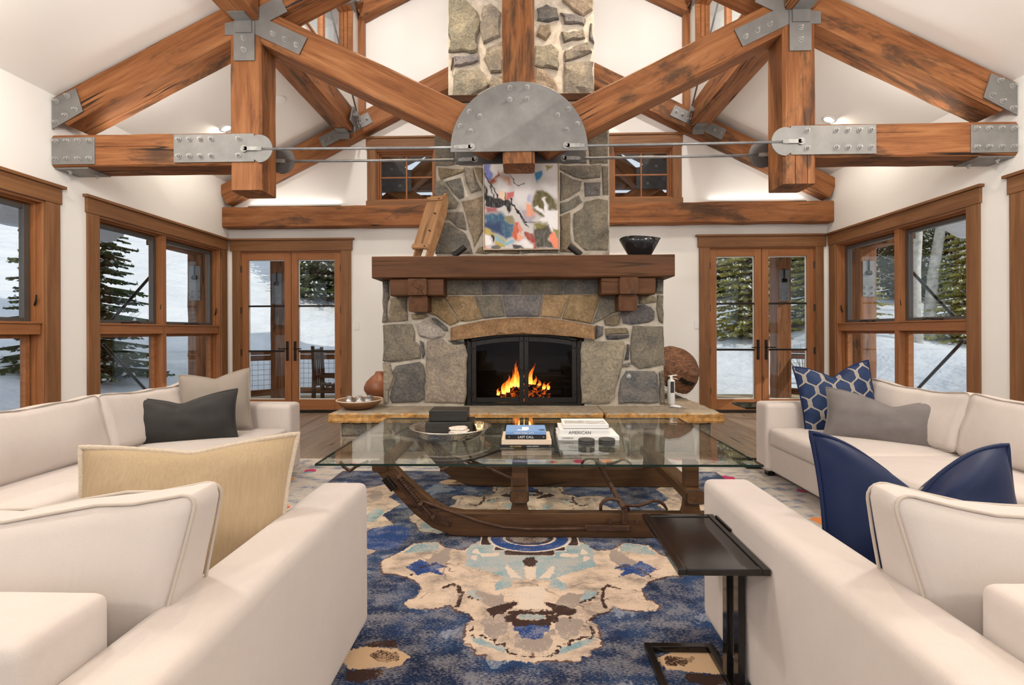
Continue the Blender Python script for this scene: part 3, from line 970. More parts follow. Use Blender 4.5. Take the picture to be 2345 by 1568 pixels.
# purlins along the room at the post tops
for s, nm in ((-1, 'left'), (1, 'right')):
    pc = TC + s * 2.617
    for (ya, yb_, lab) in ((YF + 0.005, TY0 - 0.02, 'roof purlin coming from the top edge of the photo onto the %s truss post' % nm),
                           (TY1 + 0.02, YB - 0.30, 'roof purlin running back from the %s truss post to the end wall' % nm)):
        o = timber('roof_purlin', (pc, ya, 4.37), (pc, yb_, 4.37), 0.28, 0.31, None, seed=int(ya * 3) + s)
        tag(o, lab, 'beam')
    # angle bracket carrying the near purlin
    mb = MB().box(pc - 0.08, pc + 0.08, TY0 - 0.040, TY0 - 0.0245, 4.09, 4.213).box(pc - 0.08, pc + 0.08, TY0 - 0.16, TY0 - 0.040, 4.201, 4.213)
    tag(mb.build('angle_bracket', 'galvanized'), 'galvanized angle bracket under the purlin end at the %s post' % nm, 'bracket')
    # rafters lying on the end wall
    yb0 = YB - 0.10
    zc = lambda ax: 3.31 + 0.5 * (HW - ax)
    o = timber('wall_rafter', (s * (HW - 0.01), yb0, zc(HW - 0.01)), (s * 1.0, yb0, zc(1.0)), 0.19, 0.30, None, seed=60 + s)
    tag(o, 'sloping timber rafter against the end wall on the %s of the chimney' % nm, 'beam')
    # plate and bracket where the purlin meets it
    ax = abs(pc)
    d = Vector((-s, 0, 0.5)).normalized()
    nrm = Vector((0.5 * s, 0, 1)).normalized()
    c = Vector((pc, 0, zc(ax)))
    po = [c + d * a + nrm * b for a, b in ((-0.42, -0.085), (0.42, -0.085), (0.42, 0.085), (-0.42, 0.085))]
    pp = plate_y('rafter_joint_plate', [(p.x, p.z) for p in po], yb0 - 0.108, 0.012, None, 'galvanized',
                 [((c + d * a).x, (c + d * a).z) for a in (-0.36, -0.26, 0.26, 0.36)])
    tag(pp, 'galvanized plate on the end wall rafter where the %s purlin lands' % nm, 'bracket')
    mb = MB().box(pc - 0.09, pc + 0.07, yb0 - 0.135, yb0 - 0.12, 4.12, 4.213).box(pc - 0.09, pc + 0.07, yb0 - 0.30, yb0 - 0.12, 4.201, 4.213)
    tag(mb.build('angle_bracket', 'galvanized'), 'galvanized angle bracket under the far end of the %s purlin' % nm, 'bracket')
    # upper rafter and corner trim of the lantern
    o = timber('lantern_rafter', (s * (LX - 0.01), YB - 0.10, 6.10), (s * 0.3, YB - 0.10, 6.10 + 0.5 * 2.19), 0.18, 0.30, None, seed=80 + s)
    tag(o, 'upper timber rafter of the lantern on the end wall, %s' % nm, 'beam')
    o = timber('lantern_post', (s * (LX - 0.045), YB - 0.05, 4.32), (s * (LX - 0.045), YB - 0.05, 6.05), 0.09, 0.09, None, 'door_wood', up=(0, 1, 0), jit=0.001, ch=0.004)
    tag(o, 'slim brown corner post of the roof lantern on the %s' % nm, 'post')
    # long beam on the end wall
    o = timber('wall_beam', (s * (HW - 0.005), YB - 0.09, 2.985), (s * 1.005, YB - 0.09, 2.985), 0.175, 0.31, None, seed=90 + s, jit=0.006)
    tag(o, 'horizontal timber beam on the end wall, %s of the chimney' % nm, 'beam')
    # crossed rods bracing the lantern side
    xr = s * (LX - 0.10)
    for (a, b, lab) in (((xr, 6.95, 6.05), (xr, TY1 + 0.25, 4.62), 'steel brace rod falling towards the truss in the %s lantern' % nm),
                        ((xr, TY1 + 0.25, 6.05), (xr, 6.95, 4.40), 'steel brace rod falling towards the end wall in the %s lantern' % nm)):
        o = rod('brace_rod', a, b, 0.012, None, flat=(1, 0, 0))
        tag(o, lab, 'rod')
    for (yy, zz, lab) in ((6.97, 6.06, 'steel gusset at the top of the %s lantern' % nm), (6.97, 4.38, 'steel gusset on the side of the %s purlin' % nm)):
        mb = MB().prism([(yy - 0.13, zz - 0.12), (yy + 0.09, zz - 0.12), (yy + 0.09, zz + 0.13), (yy - 0.02, zz + 0.13)],
                        lambda a, b: (s * (LX - 0.045), a, b), lambda a, b: (s * (LX - 0.025), a, b))
        mb.tube([(s * (LX - 0.045), yy - 0.02, zz), (s * (LX - 0.12), yy - 0.02, zz)], 0.035, 10)
        tag(mb.build('gusset_plate', 'galvanized'), lab, 'bracket')

# ================================================================ FIREPLACE
FY, CY1, CY2 = 5.30, 5.45, 6.40
from mathutils.geometry import delaunay_2d_cdt
rs = random.Random(21)
def densify(poly, step):
    out = []
    n = len(poly)
    for i in range(n):
        a, b = poly[i], poly[(i + 1) % n]
        L = math.hypot(b[0] - a[0], b[1] - a[1])
        k = max(1, int(L / step))
        for j in range(k):
            t = j / k
            out.append((a[0] + (b[0] - a[0]) * t, a[1] + (b[1] - a[1]) * t))
    return out
TONES = {'g': (0.20, 0.20, 0.205), 'd': (0.13, 0.135, 0.145), 't': (0.37, 0.30, 0.215), 'l': (0.50, 0.44, 0.355), 'o': (0.42, 0.285, 0.155), 'w': (0.58, 0.53, 0.46), 'b': (0.265, 0.245, 0.205), 'a': (0.44, 0.245, 0.13)}
def stone(poly, y, tone, parent, proud=0.03, rough=0.010, step=0.10, inset=0.012):
    """one rubble stone: traced outline in X-Z, proud of the mortar towards the room (-Y)"""
    area = sum(poly[i][0] * poly[(i + 1) % len(poly)][1] - poly[(i + 1) % len(poly)][0] * poly[i][1] for i in range(len(poly)))
    if area < 0:
        poly = poly[::-1]
    p = densify(poly, step)
    cx = sum(a for a, b in p) / len(p)
    cz_ = sum(b for a, b in p) / len(p)
    p = [(a - cx + rs.uniform(-rough, rough), b - cz_ + rs.uniform(-rough, rough)) for a, b in p]
    n = len(p)
    def ring(shr, dep, jy):
        r = []
        for a, b in p:
            L = math.hypot(a, b) + 1e-6
            k = max(0.2, 1 - shr / L)
            r.append((a * k, dep + rs.uniform(-jy, jy), b * k))
        return r
    vs = ring(0, 0.03, 0) + ring(inset * 0.25, -proud * 0.55, proud * 0.12) + ring(inset + 0.012, -proud, proud * 0.2)
    fs = []
    for k in range(2):
        for i in range(n):
            j = (i + 1) % n
            fs.append((k * n + i, k * n + j, (k + 1) * n + j, (k + 1) * n + i))
    # broken face: inner points at uneven heights, triangulated
    rim = [(q[0], q[2]) for q in vs[2 * n:3 * n]]
    xs_ = [q[0] for q in rim]
    zs_ = [q[1] for q in rim]
    inner = []
    for _ in range(70):
        q = (rs.uniform(min(xs_), max(xs_)), rs.uniform(min(zs_), max(zs_)))
        ins = False
        for i in range(n):
            a, b = rim[i], rim[(i + 1) % n]
            if (a[1] > q[1]) != (b[1] > q[1]) and q[0] < (b[0] - a[0]) * (q[1] - a[1]) / (b[1] - a[1]) + a[0]:
                ins = not ins
        if ins and all(math.hypot(q[0] - w[0], q[1] - w[1]) > 0.055 for w in rim) and all(math.hypot(q[0] - w[0], q[1] - w[1]) > 0.09 for w in inner):
            inner.append(q)
        if len(inner) >= 14:
            break
    pts = [Vector(q) for q in rim + inner]
    res = delaunay_2d_cdt(pts, [(i, (i + 1) % n) for i in range(n)], [], 1, 1e-5)
    if len(res[0]) == len(pts):
        vs = vs[:3 * n] + [(q[0], -proud * rs.uniform(0.85, 1.5), q[1]) for q in inner]
        order = [o_[0] for o_ in res[3]]
        fs += [tuple(2 * n + order[i] for i in f) for f in res[2]]
    else:
        fs.append(tuple(range(2 * n, 3 * n)))
    mb = MB().add(vs, fs)
    o = mb.build('stone', 'stone', parent, mat=Matrix.Translation((cx, y, cz_)))
    c = TONES[tone]
    k = rs.uniform(0.85, 1.15)
    o.color = (c[0] * k, c[1] * k * rs.uniform(0.97, 1.03), c[2] * k * rs.uniform(0.94, 1.06), 1)
    return o
def fp(x, y):
    return (-1.55 + (740 + x / 2.549 - 878) * 0.004785, 0.4255 + (928 - 560 - y / 2.549) * 0.004787)
def c1(x, y):
    return (-0.998 + (700 + x / 2.443 - 997) * 0.0049225, 2.128 + (577 - y / 2.443) * 0.0049)
def c2(x, y):
    return (-1.006 + (700 + x / 2.443 - 1024) * 0.005778, 4.31 + (226 - y / 2.443) * 0.0058)

chim = thing('stone_fireplace', 'tall rubble stone fireplace and chimney in the middle of the end wall', 'fireplace', (-0.015, FY, 0.42))
core = MB()
core.box(-1.55, -0.66, FY, YB - 0.01, 0.42, 1.80).box(0.66, 1.52, FY, YB - 0.01, 0.42, 1.80)
core.box(-0.66, 0.66, FY, YB - 0.01, 1.25, 1.80)
core.box(-0.66, 0.66, FY + 0.75, YB - 0.01, 0.42, 1.25)
core.box(-1.55, 1.52, FY + 0.16, YB - 0.01, 1.80, 2.0)
core.box(-0.985, 0.965, CY1, YB - 0.01, 2.0, 3.82)
core.box(-0.99, 0.94, CY2, YB - 0.01, 3.82, 7.25)
core.build('mortar_core', 'mortar', chim)
MB().box(-1.02, 1.0, CY1 - 0.03, CY2, 3.82, 3.90).build('ledge_cap', 'mantel_timber', chim, bevel=0.006)
MB().box(-0.655, -0.64, FY + 0.03, FY + 0.75, 0.42, 1.25).box(0.64, 0.655, FY + 0.03, FY + 0.75, 0.42, 1.25).box(-0.64, 0.64, FY + 0.03, FY + 0.75, 1.235, 1.25).box(-0.64, 0.64, FY + 0.735, FY + 0.75, 0.42, 1.235).box(-0.64, 0.64, FY + 0.03, FY + 0.735, 0.42, 0.425).build('firebox_lining', 'firebox_black', chim)

FACE = [
 ('b', [(350,205),(387,205),(390,300),(377,330),(377,450),(350,455)]),
 ('t', [(395,305),(490,300),(495,440),(440,450),(387,445),(390,330)]),
 ('t', [(515,405),(600,402),(622,420),(590,437),(520,435)]),
 ('d', [(637,420),(660,428),(738,488),(738,506),(720,508),(640,438)]),
 ('w', [(550,460),(600,445),(650,448),(700,480),(725,515),(700,540),(640,548),(560,530),(548,495)]),
 ('b', [(350,470),(420,458),(520,460),(535,500),(545,560),(570,590),(575,660),(520,672),(440,680),(395,690),(352,675)]),
 ('d', [(573,560),(593,560),(600,640),(590,667),(578,655)]),
 ('l', [(610,555),(700,550),(740,575),(830,585),(845,640),(842,800),(832,930),(700,925),(598,915),(600,760),(605,640)]),
 ('d', [(735,562),(825,562),(832,580),(760,578)]),
 ('g', [(430,700),(560,685),(590,700),(598,760),(595,900),(560,915),(400,928),(385,890),(400,830),(425,770),(405,735)]),
 ('l', [(352,690),(395,695),(402,730),(418,765),(395,830),(382,870),(378,925),(355,930)]),
 ('l', [(1510,565),(1590,560),(1620,565),(1760,562),(1765,600),(1745,700),(1725,790),(1700,900),(1670,932),(1515,932),(1505,760)]),
 ('g', [(1595,475),(1635,475),(1635,530),(1600,555),(1592,520)]),
 ('t', [(1640,440),(1690,410),(1735,405),(1735,470),(1690,475),(1645,470)]),
 ('t', [(1650,495),(1780,488),(1787,520),(1720,527),(1655,522)]),
 ('d', [(1650,530),(1787,526),(1787,548),(1720,553),(1655,550)]),
 ('g', [(1745,395),(1800,365),(1870,355),(1920,365),(1940,395),(1930,440),(1900,460),(1800,468),(1750,460)]),
 ('t', [(1845,300),(1940,300),(1945,340),(1900,350),(1848,350)]),
 ('b', [(1950,300),(1985,300),(1985,460),(1957,455),(1950,380)]),
 ('b', [(1943,200),(1985,200),(1985,290),(1945,290)]),
 ('b', [(1805,478),(1980,475),(1985,560),(1988,700),(1900,720),(1850,725),(1800,690),(1795,600),(1800,550)]),
 ('d', [(1773,575),(1792,580),(1784,670),(1763,675),(1770,620)]),
 ('g', [(1745,695),(1795,695),(1790,716),(1750,718)]),
 ('g', [(1770,735),(1850,735),(1930,740),(1950,760),(1958,850),(1955,925),(1725,925),(1722,860),(1740,780)]),
 ('b', [(1962,740),(1987,730),(1990,930),(1965,930)]),
]
for t, p in FACE:
    stone([fp(*q) for q in p], FY, t, chim)
ROW = [('b', 612, 699), ('b', 703, 928), ('g', 932, 1160), ('b', 1164, 1390), ('g', 1394, 1622), ('b', 1626, 1735)]
for t, a, b in ROW:
    stone([fp(a, 202), fp(b, 202), fp(b, 292), fp(a, 292)], FY, t, chim, 0.022, 0.002, 0.2, 0.006)
FAN = [
 ('o', [(608,298),(703,298),(752,378),(800,446),(748,472),(660,412),(612,395)]),
 ('o', [(708,298),(882,297),(940,430),(850,448),(806,446),(757,376)]),
 ('b', [(888,297),(1045,296),(1068,420),(945,430)]),
 ('g', [(1050,296),(1288,295),(1268,420),(1073,420)]),
 ('o', [(1293,295),(1445,294),(1393,432),(1273,421)]),
 ('o', [(1450,294),(1630,294),(1570,464),(1398,434)]),
 ('b', [(1635,294),(1735,292),(1735,395),(1690,403),(1640,436),(1577,466)]),
]
for t, p in FAN:
    stone([fp(*q) for q in p], FY, t, chim, 0.026, 0.002, 0.13, 0.006)
# arched lintel, one long sandstone
ax_ = [750, 850, 1000, 1170, 1330, 1480, 1592]
top_ = [483, 458, 433, 424, 431, 453, 478]
bot_ = [560, 548, 529, 524, 528, 540, 556]
pol = [fp(a, b) for a, b in zip(ax_, top_)] + [fp(a, b) for a, b in zip(ax_[::-1], bot_[::-1])]
o = stone(pol, FY, 'a', chim, 0.065, 0.002, 0.12, 0.010)
o.name = 'arched_lintel'
o['label'] = 'arched orange sandstone lintel'

LOW = [
 ('t', [(745,932),(885,935),(885,960),(800,985),(760,995),(748,975)]),
 ('b', [(893,932),(935,932),(960,1000),(992,1060),(930,1075),(905,1020),(890,980)]),
 ('t', [(942,932),(995,932),(995,1045),(965,995)]),
 ('g', [(785,1010),(865,985),(885,1050),(890,1095),(865,1115),(820,1070)]),
 ('b', [(725,1010),(770,1005),(810,1065),(855,1125),(850,1165),(770,1175),(725,1160)]),
 ('t', [(875,1125),(995,1095),(1080,1120),(1080,1250),(990,1300),(945,1380),(930,1320),(900,1220)]),
 ('b', [(728,1185),(850,1178),(885,1183),(898,1240),(898,1285),(860,1270),(800,1220),(730,1228)]),
 ('b', [(727,1240),(800,1235),(900,1303),(925,1350),(940,1412),(727,1415)]),
 ('t', [(962,1385),(1120,1330),(1200,1340),(1200,1415),(950,1415)]),
 ('b', [(1210,1340),(1330,1330),(1415,1380),(1415,1415),(1210,1415)]),
 ('g', [(1010,932),(1200,932),(1200,1080),(1090,1105),(1010,1080)]),
 ('t', [(1215,932),(1405,932),(1410,1120),(1215,1090)]),
 ('b', [(1095,1120),(1210,1100),(1400,1135),(1400,1320),(1100,1320)]),
 ('b', [(1425,930),(1655,930),(1650,1000),(1560,1006),(1500,988),(1425,945)]),
 ('b', [(1425,965),(1500,1000),(1545,1020),(1540,1070),(1470,1108),(1425,1128)]),
 ('g', [(1562,1018),(1650,1018),(1650,1100),(1562,1103)]),
 ('b', [(1470,1123),(1530,1088),(1545,1130),(1500,1165),(1425,1198),(1425,1143)]),
 ('b', [(1562,1127),(1640,1117),(1693,1127),(1695,1300),(1690,1400),(1560,1400),(1503,1350),(1493,1290),(1503,1190),(1550,1162)]),
 ('t', [(1425,1212),(1480,1192),(1483,1300),(1490,1365),(1550,1413),(1425,1413)]),
 ('b', [(1662,935),(1695,935),(1695,1100),(1662,1095)]),
 ('b', [(725,745),(830,745),(840,915),(727,920)]),
 ('g', [(845,745),(1010,745),(1010,915),(855,918)]),
 ('b', [(1025,745),(1200,745),(1200,918),(1025,915)]),
 ('t', [(1215,745),(1390,745),(1390,915),(1215,915)]),
 ('b', [(1405,745),(1565,745),(1575,915),(1405,915)]),
 ('b', [(1580,745),(1695,740),(1695,915),(1592,920)]),
 ('t', [(725,600),(930,600),(920,735),(725,735)]), ('g', [(945,600),(1180,600),(1180,735),(935,735)]), ('b', [(1195,600),(1440,600),(1430,735),(1195,735)]), ('t', [(1455,600),(1695,600),(1695,730),(1445,735)]),
]
for t, p in LOW:
    stone([c1(*q) for q in p], CY1, t, chim, 0.022)
UPP = [
 ('b', [(805,0),(900,0),(958,60),(983,130),(958,200),(963,270),(958,293),(805,288)]),
 ('b', [(990,40),(1040,28),(1095,70),(1095,200),(1040,220),(1000,245),(977,180)]),
 ('g', [(835,310),(965,306),(973,338),(900,362),(838,370)]),
 ('b', [(1010,270),(1100,232),(1120,320),(1100,400),(1040,410),(1003,330)]),
 ('b', [(840,392),(960,374),(1000,402),(1040,470),(1000,500),(900,560),(827,560),(827,430)]),
 ('b', [(1045,428),(1150,420),(1180,500),(1120,560),(1030,560),(1020,510)]),
 ('d', [(1300,60),(1350,25),(1410,60),(1420,110),(1360,135),(1300,120)]),
 ('g', [(1430,82),(1520,92),(1575,120),(1560,150),(1450,140)]),
 ('t', [(1440,10),(1605,0),(1605,75),(1560,102),(1500,72)]),
 ('t', [(1310,150),(1370,142),(1380,190),(1340,230),(1290,210)]),
 ('b', [(1430,190),(1560,178),(1565,230),(1440,245)]),
 ('b', [(1285,268),(1370,255),(1420,300),(1420,395),(1285,375)]),
 ('b', [(1450,300),(1520,262),(1578,243),(1600,300),(1550,330),(1450,345)]),
 ('b', [(1450,360),(1608,350),(1612,545),(1440,550),(1445,450)]),
 ('t', [(1285,390),(1340,400),(1410,480),(1420,540),(1285,545)]),
 ('g', [(1587,142),(1608,142),(1608,258),(1592,230)]),
 ('b', [(815,305),(827,310),(825,380),(812,385)]),
 ('t', [(1110,10),(1275,10),(1275,120),(1110,140)]), ('b', [(1110,155),(1270,140),(1270,300),(1115,300)]), ('g', [(1130,320),(1270,315),(1270,540),(1190,545)]),
]
for t, p in UPP:
    stone([c2(*q) for q in p], CY2, t, chim, 0.05, 0.016, 0.07)
z = 5.66
while z < 7.1:
    x = -0.97
    h = rs.uniform(0.25, 0.4)
    while x < 0.9:
        w = min(rs.uniform(0.3, 0.6), 0.93 - x)
        if w > 0.08:
            stone([(x + 0.015, z), (x + w - 0.015, z + rs.uniform(-0.02, 0.02)), (x + w - 0.02, z + h - 0.03), (x + 0.02, z + h - 0.03)], CY2, rs.choice('bgtb'), chim, 0.045)
        x += w
    z += h

# ---------------------------------------------------------------- hearth
hearth = thing('stone_hearth', 'raised flagstone hearth with an ochre broken edge below the fire', 'hearth', (0, 4.85, 0))
MB().box(-1.88, 1.88, 4.90, FY + 0.2, 0, 0.325).box(-1.88, -1.2, FY + 0.2, YB - 0.005, 0, 0.325).box(1.2, 1.88, FY + 0.2, YB - 0.005, 0, 0.325).build('mortar_core', 'mortar', hearth)
def slab(x0, x1, y0, y1, edge_l, edge_r):
    pts = []
    n = int((x1 - x0) / 0.05)
    for i in range(n + 1):
        pts.append((x0 + (x1 - x0) * i / n, y0 + rs.uniform(-0.010, 0.012), 1))
    for k, e in ((1, edge_r),):
        m = int((y1 - y0) / 0.08)
        for i in range(1, m):
            pts.append((x1 + (rs.uniform(-0.012, 0.01) if e else 0), y0 + (y1 - y0) * i / m, 1 if e else 0))
    pts += [(x1, y1, 0), (x0, y1, 0)]
    m = int((y1 - y0) / 0.08)
    for i in range(m - 1, 0, -1):
        pts.append((x0 + (rs.uniform(-0.01, 0.012) if edge_l else 0), y0 + (y1 - y0) * i / m, 1 if edge_l else 0))
    c = ((x0 + x1) / 2, (y0 + y1) / 2)
    def ring(z, ins, jz=0.0):
        out = []
        for (a, b, e) in pts:
            dx, dy = c[0] - a, c[1] - b
            q = e * (ins + rs.uniform(0, ins * 0.7 + 0.006))
            ax, ay = (q if dx > 0 else -q) if (abs(a - x0) < 0.03 or abs(a - x1) < 0.03) else 0, q if abs(b - y0) < 0.03 else 0
            out.append((a + ax, b + ay, z + rs.uniform(-jz, jz)))
        return out
    k = len(pts)
    vs = ring(0.325, 0.004) + ring(0.345, 0.0) + ring(0.375, 0.006, 0.004) + ring(0.408, 0.004, 0.003) + ring(0.42, 0.016)
    fs = []
    for r_ in range(4):
        for i in range(k):
            j = (i + 1) % k
            fs.append((r_ * k + i, r_ * k + j, (r_ + 1) * k + j, (r_ + 1) * k + i))
    fs.append(tuple(range(4 * k, 5 * k)))
    fs.append(tuple(range(k))[::-1])
    MB().add(vs, fs).build('flagstone', 'flagstone', hearth)
slab(-1.975, 0.795, 4.80, FY + 0.25, True, False)
slab(0.805, 1.975, 4.80, FY + 0.25, False, True)
slab(-1.975, -1.2, FY + 0.255, YB - 0.01, True, False)
slab(1.2, 1.975, FY + 0.255, YB - 0.01, False, True)
x = -1.88
while x < 1.87:
    w = min(rs.uniform(0.18, 0.42), 1.88 - x)
    if w > 0.05:
        if rs.random() < 0.45:
            h = rs.uniform(0.12, 0.2)
            rows = [(0.01, h - 0.01), (h + 0.01, 0.318)]
        else:
            rows = [(0.01, 0.318)]
        for a, b in rows:
            stone([(x + 0.012, a), (x + w - 0.012, a + 0.005), (x + w - 0.015 - rs.uniform(0, 0.03), b), (x + 0.012 + rs.uniform(0, 0.03), b)], 4.90, rs.choice('ggbbtl'), hearth, 0.03)
    x += w

# ---------------------------------------------------------------- mantel shelf
mantel = thing('timber_mantel', 'dark timber mantel shelf on block corbels across the fireplace', 'mantel', (-0.015, 5.2, 1.44))
timber('shelf', (-1.581, 5.235, 1.91), (1.553, 5.235, 1.91), 0.47, 0.226, mantel, 'mantel_timber', jit=0.003, ch=0.01, seed=4)
for (a, b, c, d) in ((-1.40, -0.84, -1.21, -1.01), (0.808, 1.362, 0.99, 1.18)):
    timber('corbel', (a, 5.19, 1.705), (b, 5.19, 1.705), 0.30, 0.18, mantel, 'mantel_timber', jit=0.003, ch=0.012)
    m_ = (c + d) / 2
    timber('corbel_block', (m_, 5.01, 1.705), (m_, 5.30, 1.705), d - c, 0.172, mantel, 'mantel_timber', jit=0.0, ch=0.012)
    timber('corbel_foot', (m_, 5.06, 1.53), (m_, 5.33, 1.53), d - c, 0.168, mantel, 'mantel_timber', jit=0.0, ch=0.012)

# ---------------------------------------------------------------- fire doors, logs, flames
fd = thing('fireplace_doors', 'black iron framed glass doors closing the firebox', 'fire screen', (0, FY, 0.42))
AT = lambda x: 1.215 - (x / 0.63) ** 2 * 0.068
def fprism(poly, y0, y1, name, m, parent, bev=0.003):
    area = sum(poly[i][0] * poly[(i + 1) % len(poly)][1] - poly[(i + 1) % len(poly)][0] * poly[i][1] for i in range(len(poly)))
    if area > 0:
        poly = poly[::-1]
    return MB().prism(poly, lambda a, b: (a, y1, b), lambda a, b: (a, y0, b)).build(name, m, parent, bevel=bev, segs=1)
N = 16
def arcpts(x0, x1, off):
    return [(x0 + (x1 - x0) * i / N, AT(x0 + (x1 - x0) * i / N) - off) for i in range(N + 1)]
fprism([(-0.63, 0.422), (-0.58, 0.422), (-0.58, AT(0.58) - 0.04), (-0.63, AT(0.63))], FY + 0.015, FY + 0.05, 'outer_frame', 'black_iron', fd)
fprism([(0.58, 0.422), (0.63, 0.422), (0.63, AT(0.63)), (0.58, AT(0.58) - 0.04)], FY + 0.015, FY + 0.05, 'outer_frame', 'black_iron', fd)
fprism(arcpts(-0.58, 0.58, 0.0) + arcpts(-0.58, 0.58, 0.03)[::-1], FY + 0.015, FY + 0.05, 'outer_frame', 'black_iron', fd)
fprism([(-0.58, 0.422), (0.58, 0.422), (0.58, 0.452), (-0.58, 0.452)], FY + 0.015, FY + 0.05, 'outer_frame', 'black_iron', fd)
for s in (-1, 1):
    lf = thing('door_leaf', None, None, (s * 0.29, FY, 0.452))
    lf.parent = fd
    lf.matrix_parent_inverse = wm(fd).inverted()
    y0, y1 = FY + 0.002, FY + 0.022
    fprism([(s * 0.002, 0.456), (s * 0.05, 0.456), (s * 0.05, AT(0.05) - 0.034), (s * 0.002, AT(0) - 0.034)], y0 - 0.006, y1, 'inner_stile', 'black_iron', lf)
    fprism([(s * 0.525, 0.456), (s * 0.575, 0.456), (s * 0.575, AT(0.575) - 0.034), (s * 0.525, AT(0.525) - 0.034)], y0, y1, 'outer_stile', 'black_iron', lf)
    fprism([(s * 0.05, 0.456), (s * 0.525, 0.456), (s * 0.525, 0.512), (s * 0.05, 0.512)], y0, y1, 'bottom_rail', 'black_iron', lf)
    fprism(arcpts(s * 0.05, s * 0.525, 0.034) + arcpts(s * 0.05, s * 0.525, 0.088)[::-1], y0, y1, 'top_rail', 'black_iron', lf)
    fprism([(s * 0.05, 0.512)] + [(s * 0.525, 0.512)] + arcpts(s * 0.525, s * 0.05, 0.088), y0 + 0.008, y0 + 0.012, 'glass', 'fire_glass', lf, 0)
    RV = [(0.025, 0.56), (0.025, 1.13), (0.075, 0.484), (0.50, 0.484), (0.55, 0.55), (0.55, 1.05)]
    for (a, b) in RV:
        MB().lathe([(0.010, 0), (0.008, 0.004), (0.003, 0.007)], 8).build('rivet', 'bronze', lf, mat=Matrix.Translation((s * a, y0 - (0.006 if a < 0.05 else 0), b)) @ Matrix.Rotation(R(90), 4, 'X'))
    for zz in (0.56, 1.03):
        g = MB()
        cyl(g, (s * 0.578, FY - 0.008, zz), (0, 0, 1), 0.009, 0.07, 8)
        g.build('hinge', 'bronze', lf)
    g = MB()
    cyl(g, (s * 0.027, FY - 0.02, 0.82), (0, 1, 0), 0.008, 0.04, 8)
    cyl(g, (s * 0.040, FY - 0.036, 0.82), (1, 0, 0), 0.007, 0.05, 8)
    g.build('door_knob', 'black_iron', lf)
LOGS = [((-0.28, 5.62, 0.50), (0.25, 5.66, 0.505), 0.05), ((-0.20, 5.52, 0.485), (0.30, 5.50, 0.49), 0.045), ((-0.22, 5.60, 0.575), (0.14, 5.50, 0.60), 0.04), ((0.02, 5.50, 0.57), (0.29, 5.62, 0.585), 0.038)]
for i, (a, b, r) in enumerate(LOGS):
    pts = [Vector(a).lerp(Vector(b), t / 5) + Vector((0, 0, 0.008 * math.sin(t * 1.7 + i))) for t in range(6)]
    o = MB().tube(pts, [r * (1 + 0.12 * math.sin(t * 2.1 + i)) for t in range(6)], 9).build('fire_log', 'ember_log', smooth=True)
    tag(o, ['burning log lying at the back of the fire', 'burning log lying at the front of the fire', 'glowing log on top of the fire, left of the door joint', 'glowing log on top of the fire, right of the door joint'][i], 'log')
o = MB().box(-0.36, 0.36, 5.45, 5.72, 0.425, 0.437).build('fire_grate', 'black_iron', bevel=0.004)
tag(o, 'low black iron grate under the burning logs', 'grate')
for k in range(9):
    pass
def tongue(x, y, z, h, w, sway, ph):
    mb = MB()
    pts, rr = [], []
    for i in range(11):
        t = i / 10
        pts.append((x + sway * t * t + 0.018 * math.sin(t * 7 + ph) * t, y + 0.012 * math.cos(t * 6 + ph) * t, z + h * t))
        rr.append(max(0.001, 1.25 * w * (1 - t) ** 0.8 * (0.55 + 1.2 * t * (1 - t) * 1.6)))
    mb.tube(pts, rr, 8)
    return mb
FL = [(-0.30, 5.54, 0.505, 0.09, 0.020, 0.02), (-0.235, 5.55, 0.52, 0.16, 0.030, 0.02), (-0.185, 5.55, 0.54, 0.21, 0.030, 0.01), (-0.14, 5.57, 0.56, 0.25, 0.030, 0.03), (-0.095, 5.56, 0.58, 0.33, 0.034, 0.02), (-0.06, 5.54, 0.58, 0.27, 0.030, -0.02),
      (0.07, 5.56, 0.58, 0.30, 0.030, 0.05), (0.11, 5.57, 0.57, 0.16, 0.030, 0.03), (0.165, 5.56, 0.57, 0.12, 0.026, 0.02), (0.22, 5.56, 0.57, 0.085, 0.026, 0.03), (0.275, 5.58, 0.565, 0.09, 0.020, 0.02), (-0.02, 5.55, 0.56, 0.2, 0.03, 0.0), (0.03, 5.55, 0.56, 0.22, 0.03, 0.02)]
fire = thing('fire', 'orange flames of the log fire behind the glass doors', 'fire', (0, 5.56, 0.5))
for i, f in enumerate(FL):
    tongue(*f, i * 1.3).build('flame', 'flame', fire, smooth=True)
fire_l = bpy.data.lights.new('fire_light', 'POINT')
fire_l.energy = 3.0
fire_l.color = (1.0, 0.45, 0.12)
fire_l.shadow_soft_size = 0.08
fo = bpy.data.objects.new('fire_light', fire_l)
COL.objects.link(fo)
fo.location = (0, 5.55, 0.80)
fo.parent = fire
fo.matrix_parent_inverse = wm(fire).inverted()
# gas key valve in the right pier
vl = MB().lathe([(0.028, 0), (0.026, 0.006), (0.014, 0.008), (0.012, 0.02), (0.004, 0.021)], 14)
o = vl.build('gas_valve', 'bolt_steel', mat=Matrix.Translation((fp(1782, 768)[0], FY - 0.036, fp(1782, 768)[1])) @ Matrix.Rotation(R(90), 4, 'X'))
tag(o, 'small round metal gas key valve set in the right stone pier', 'valve')

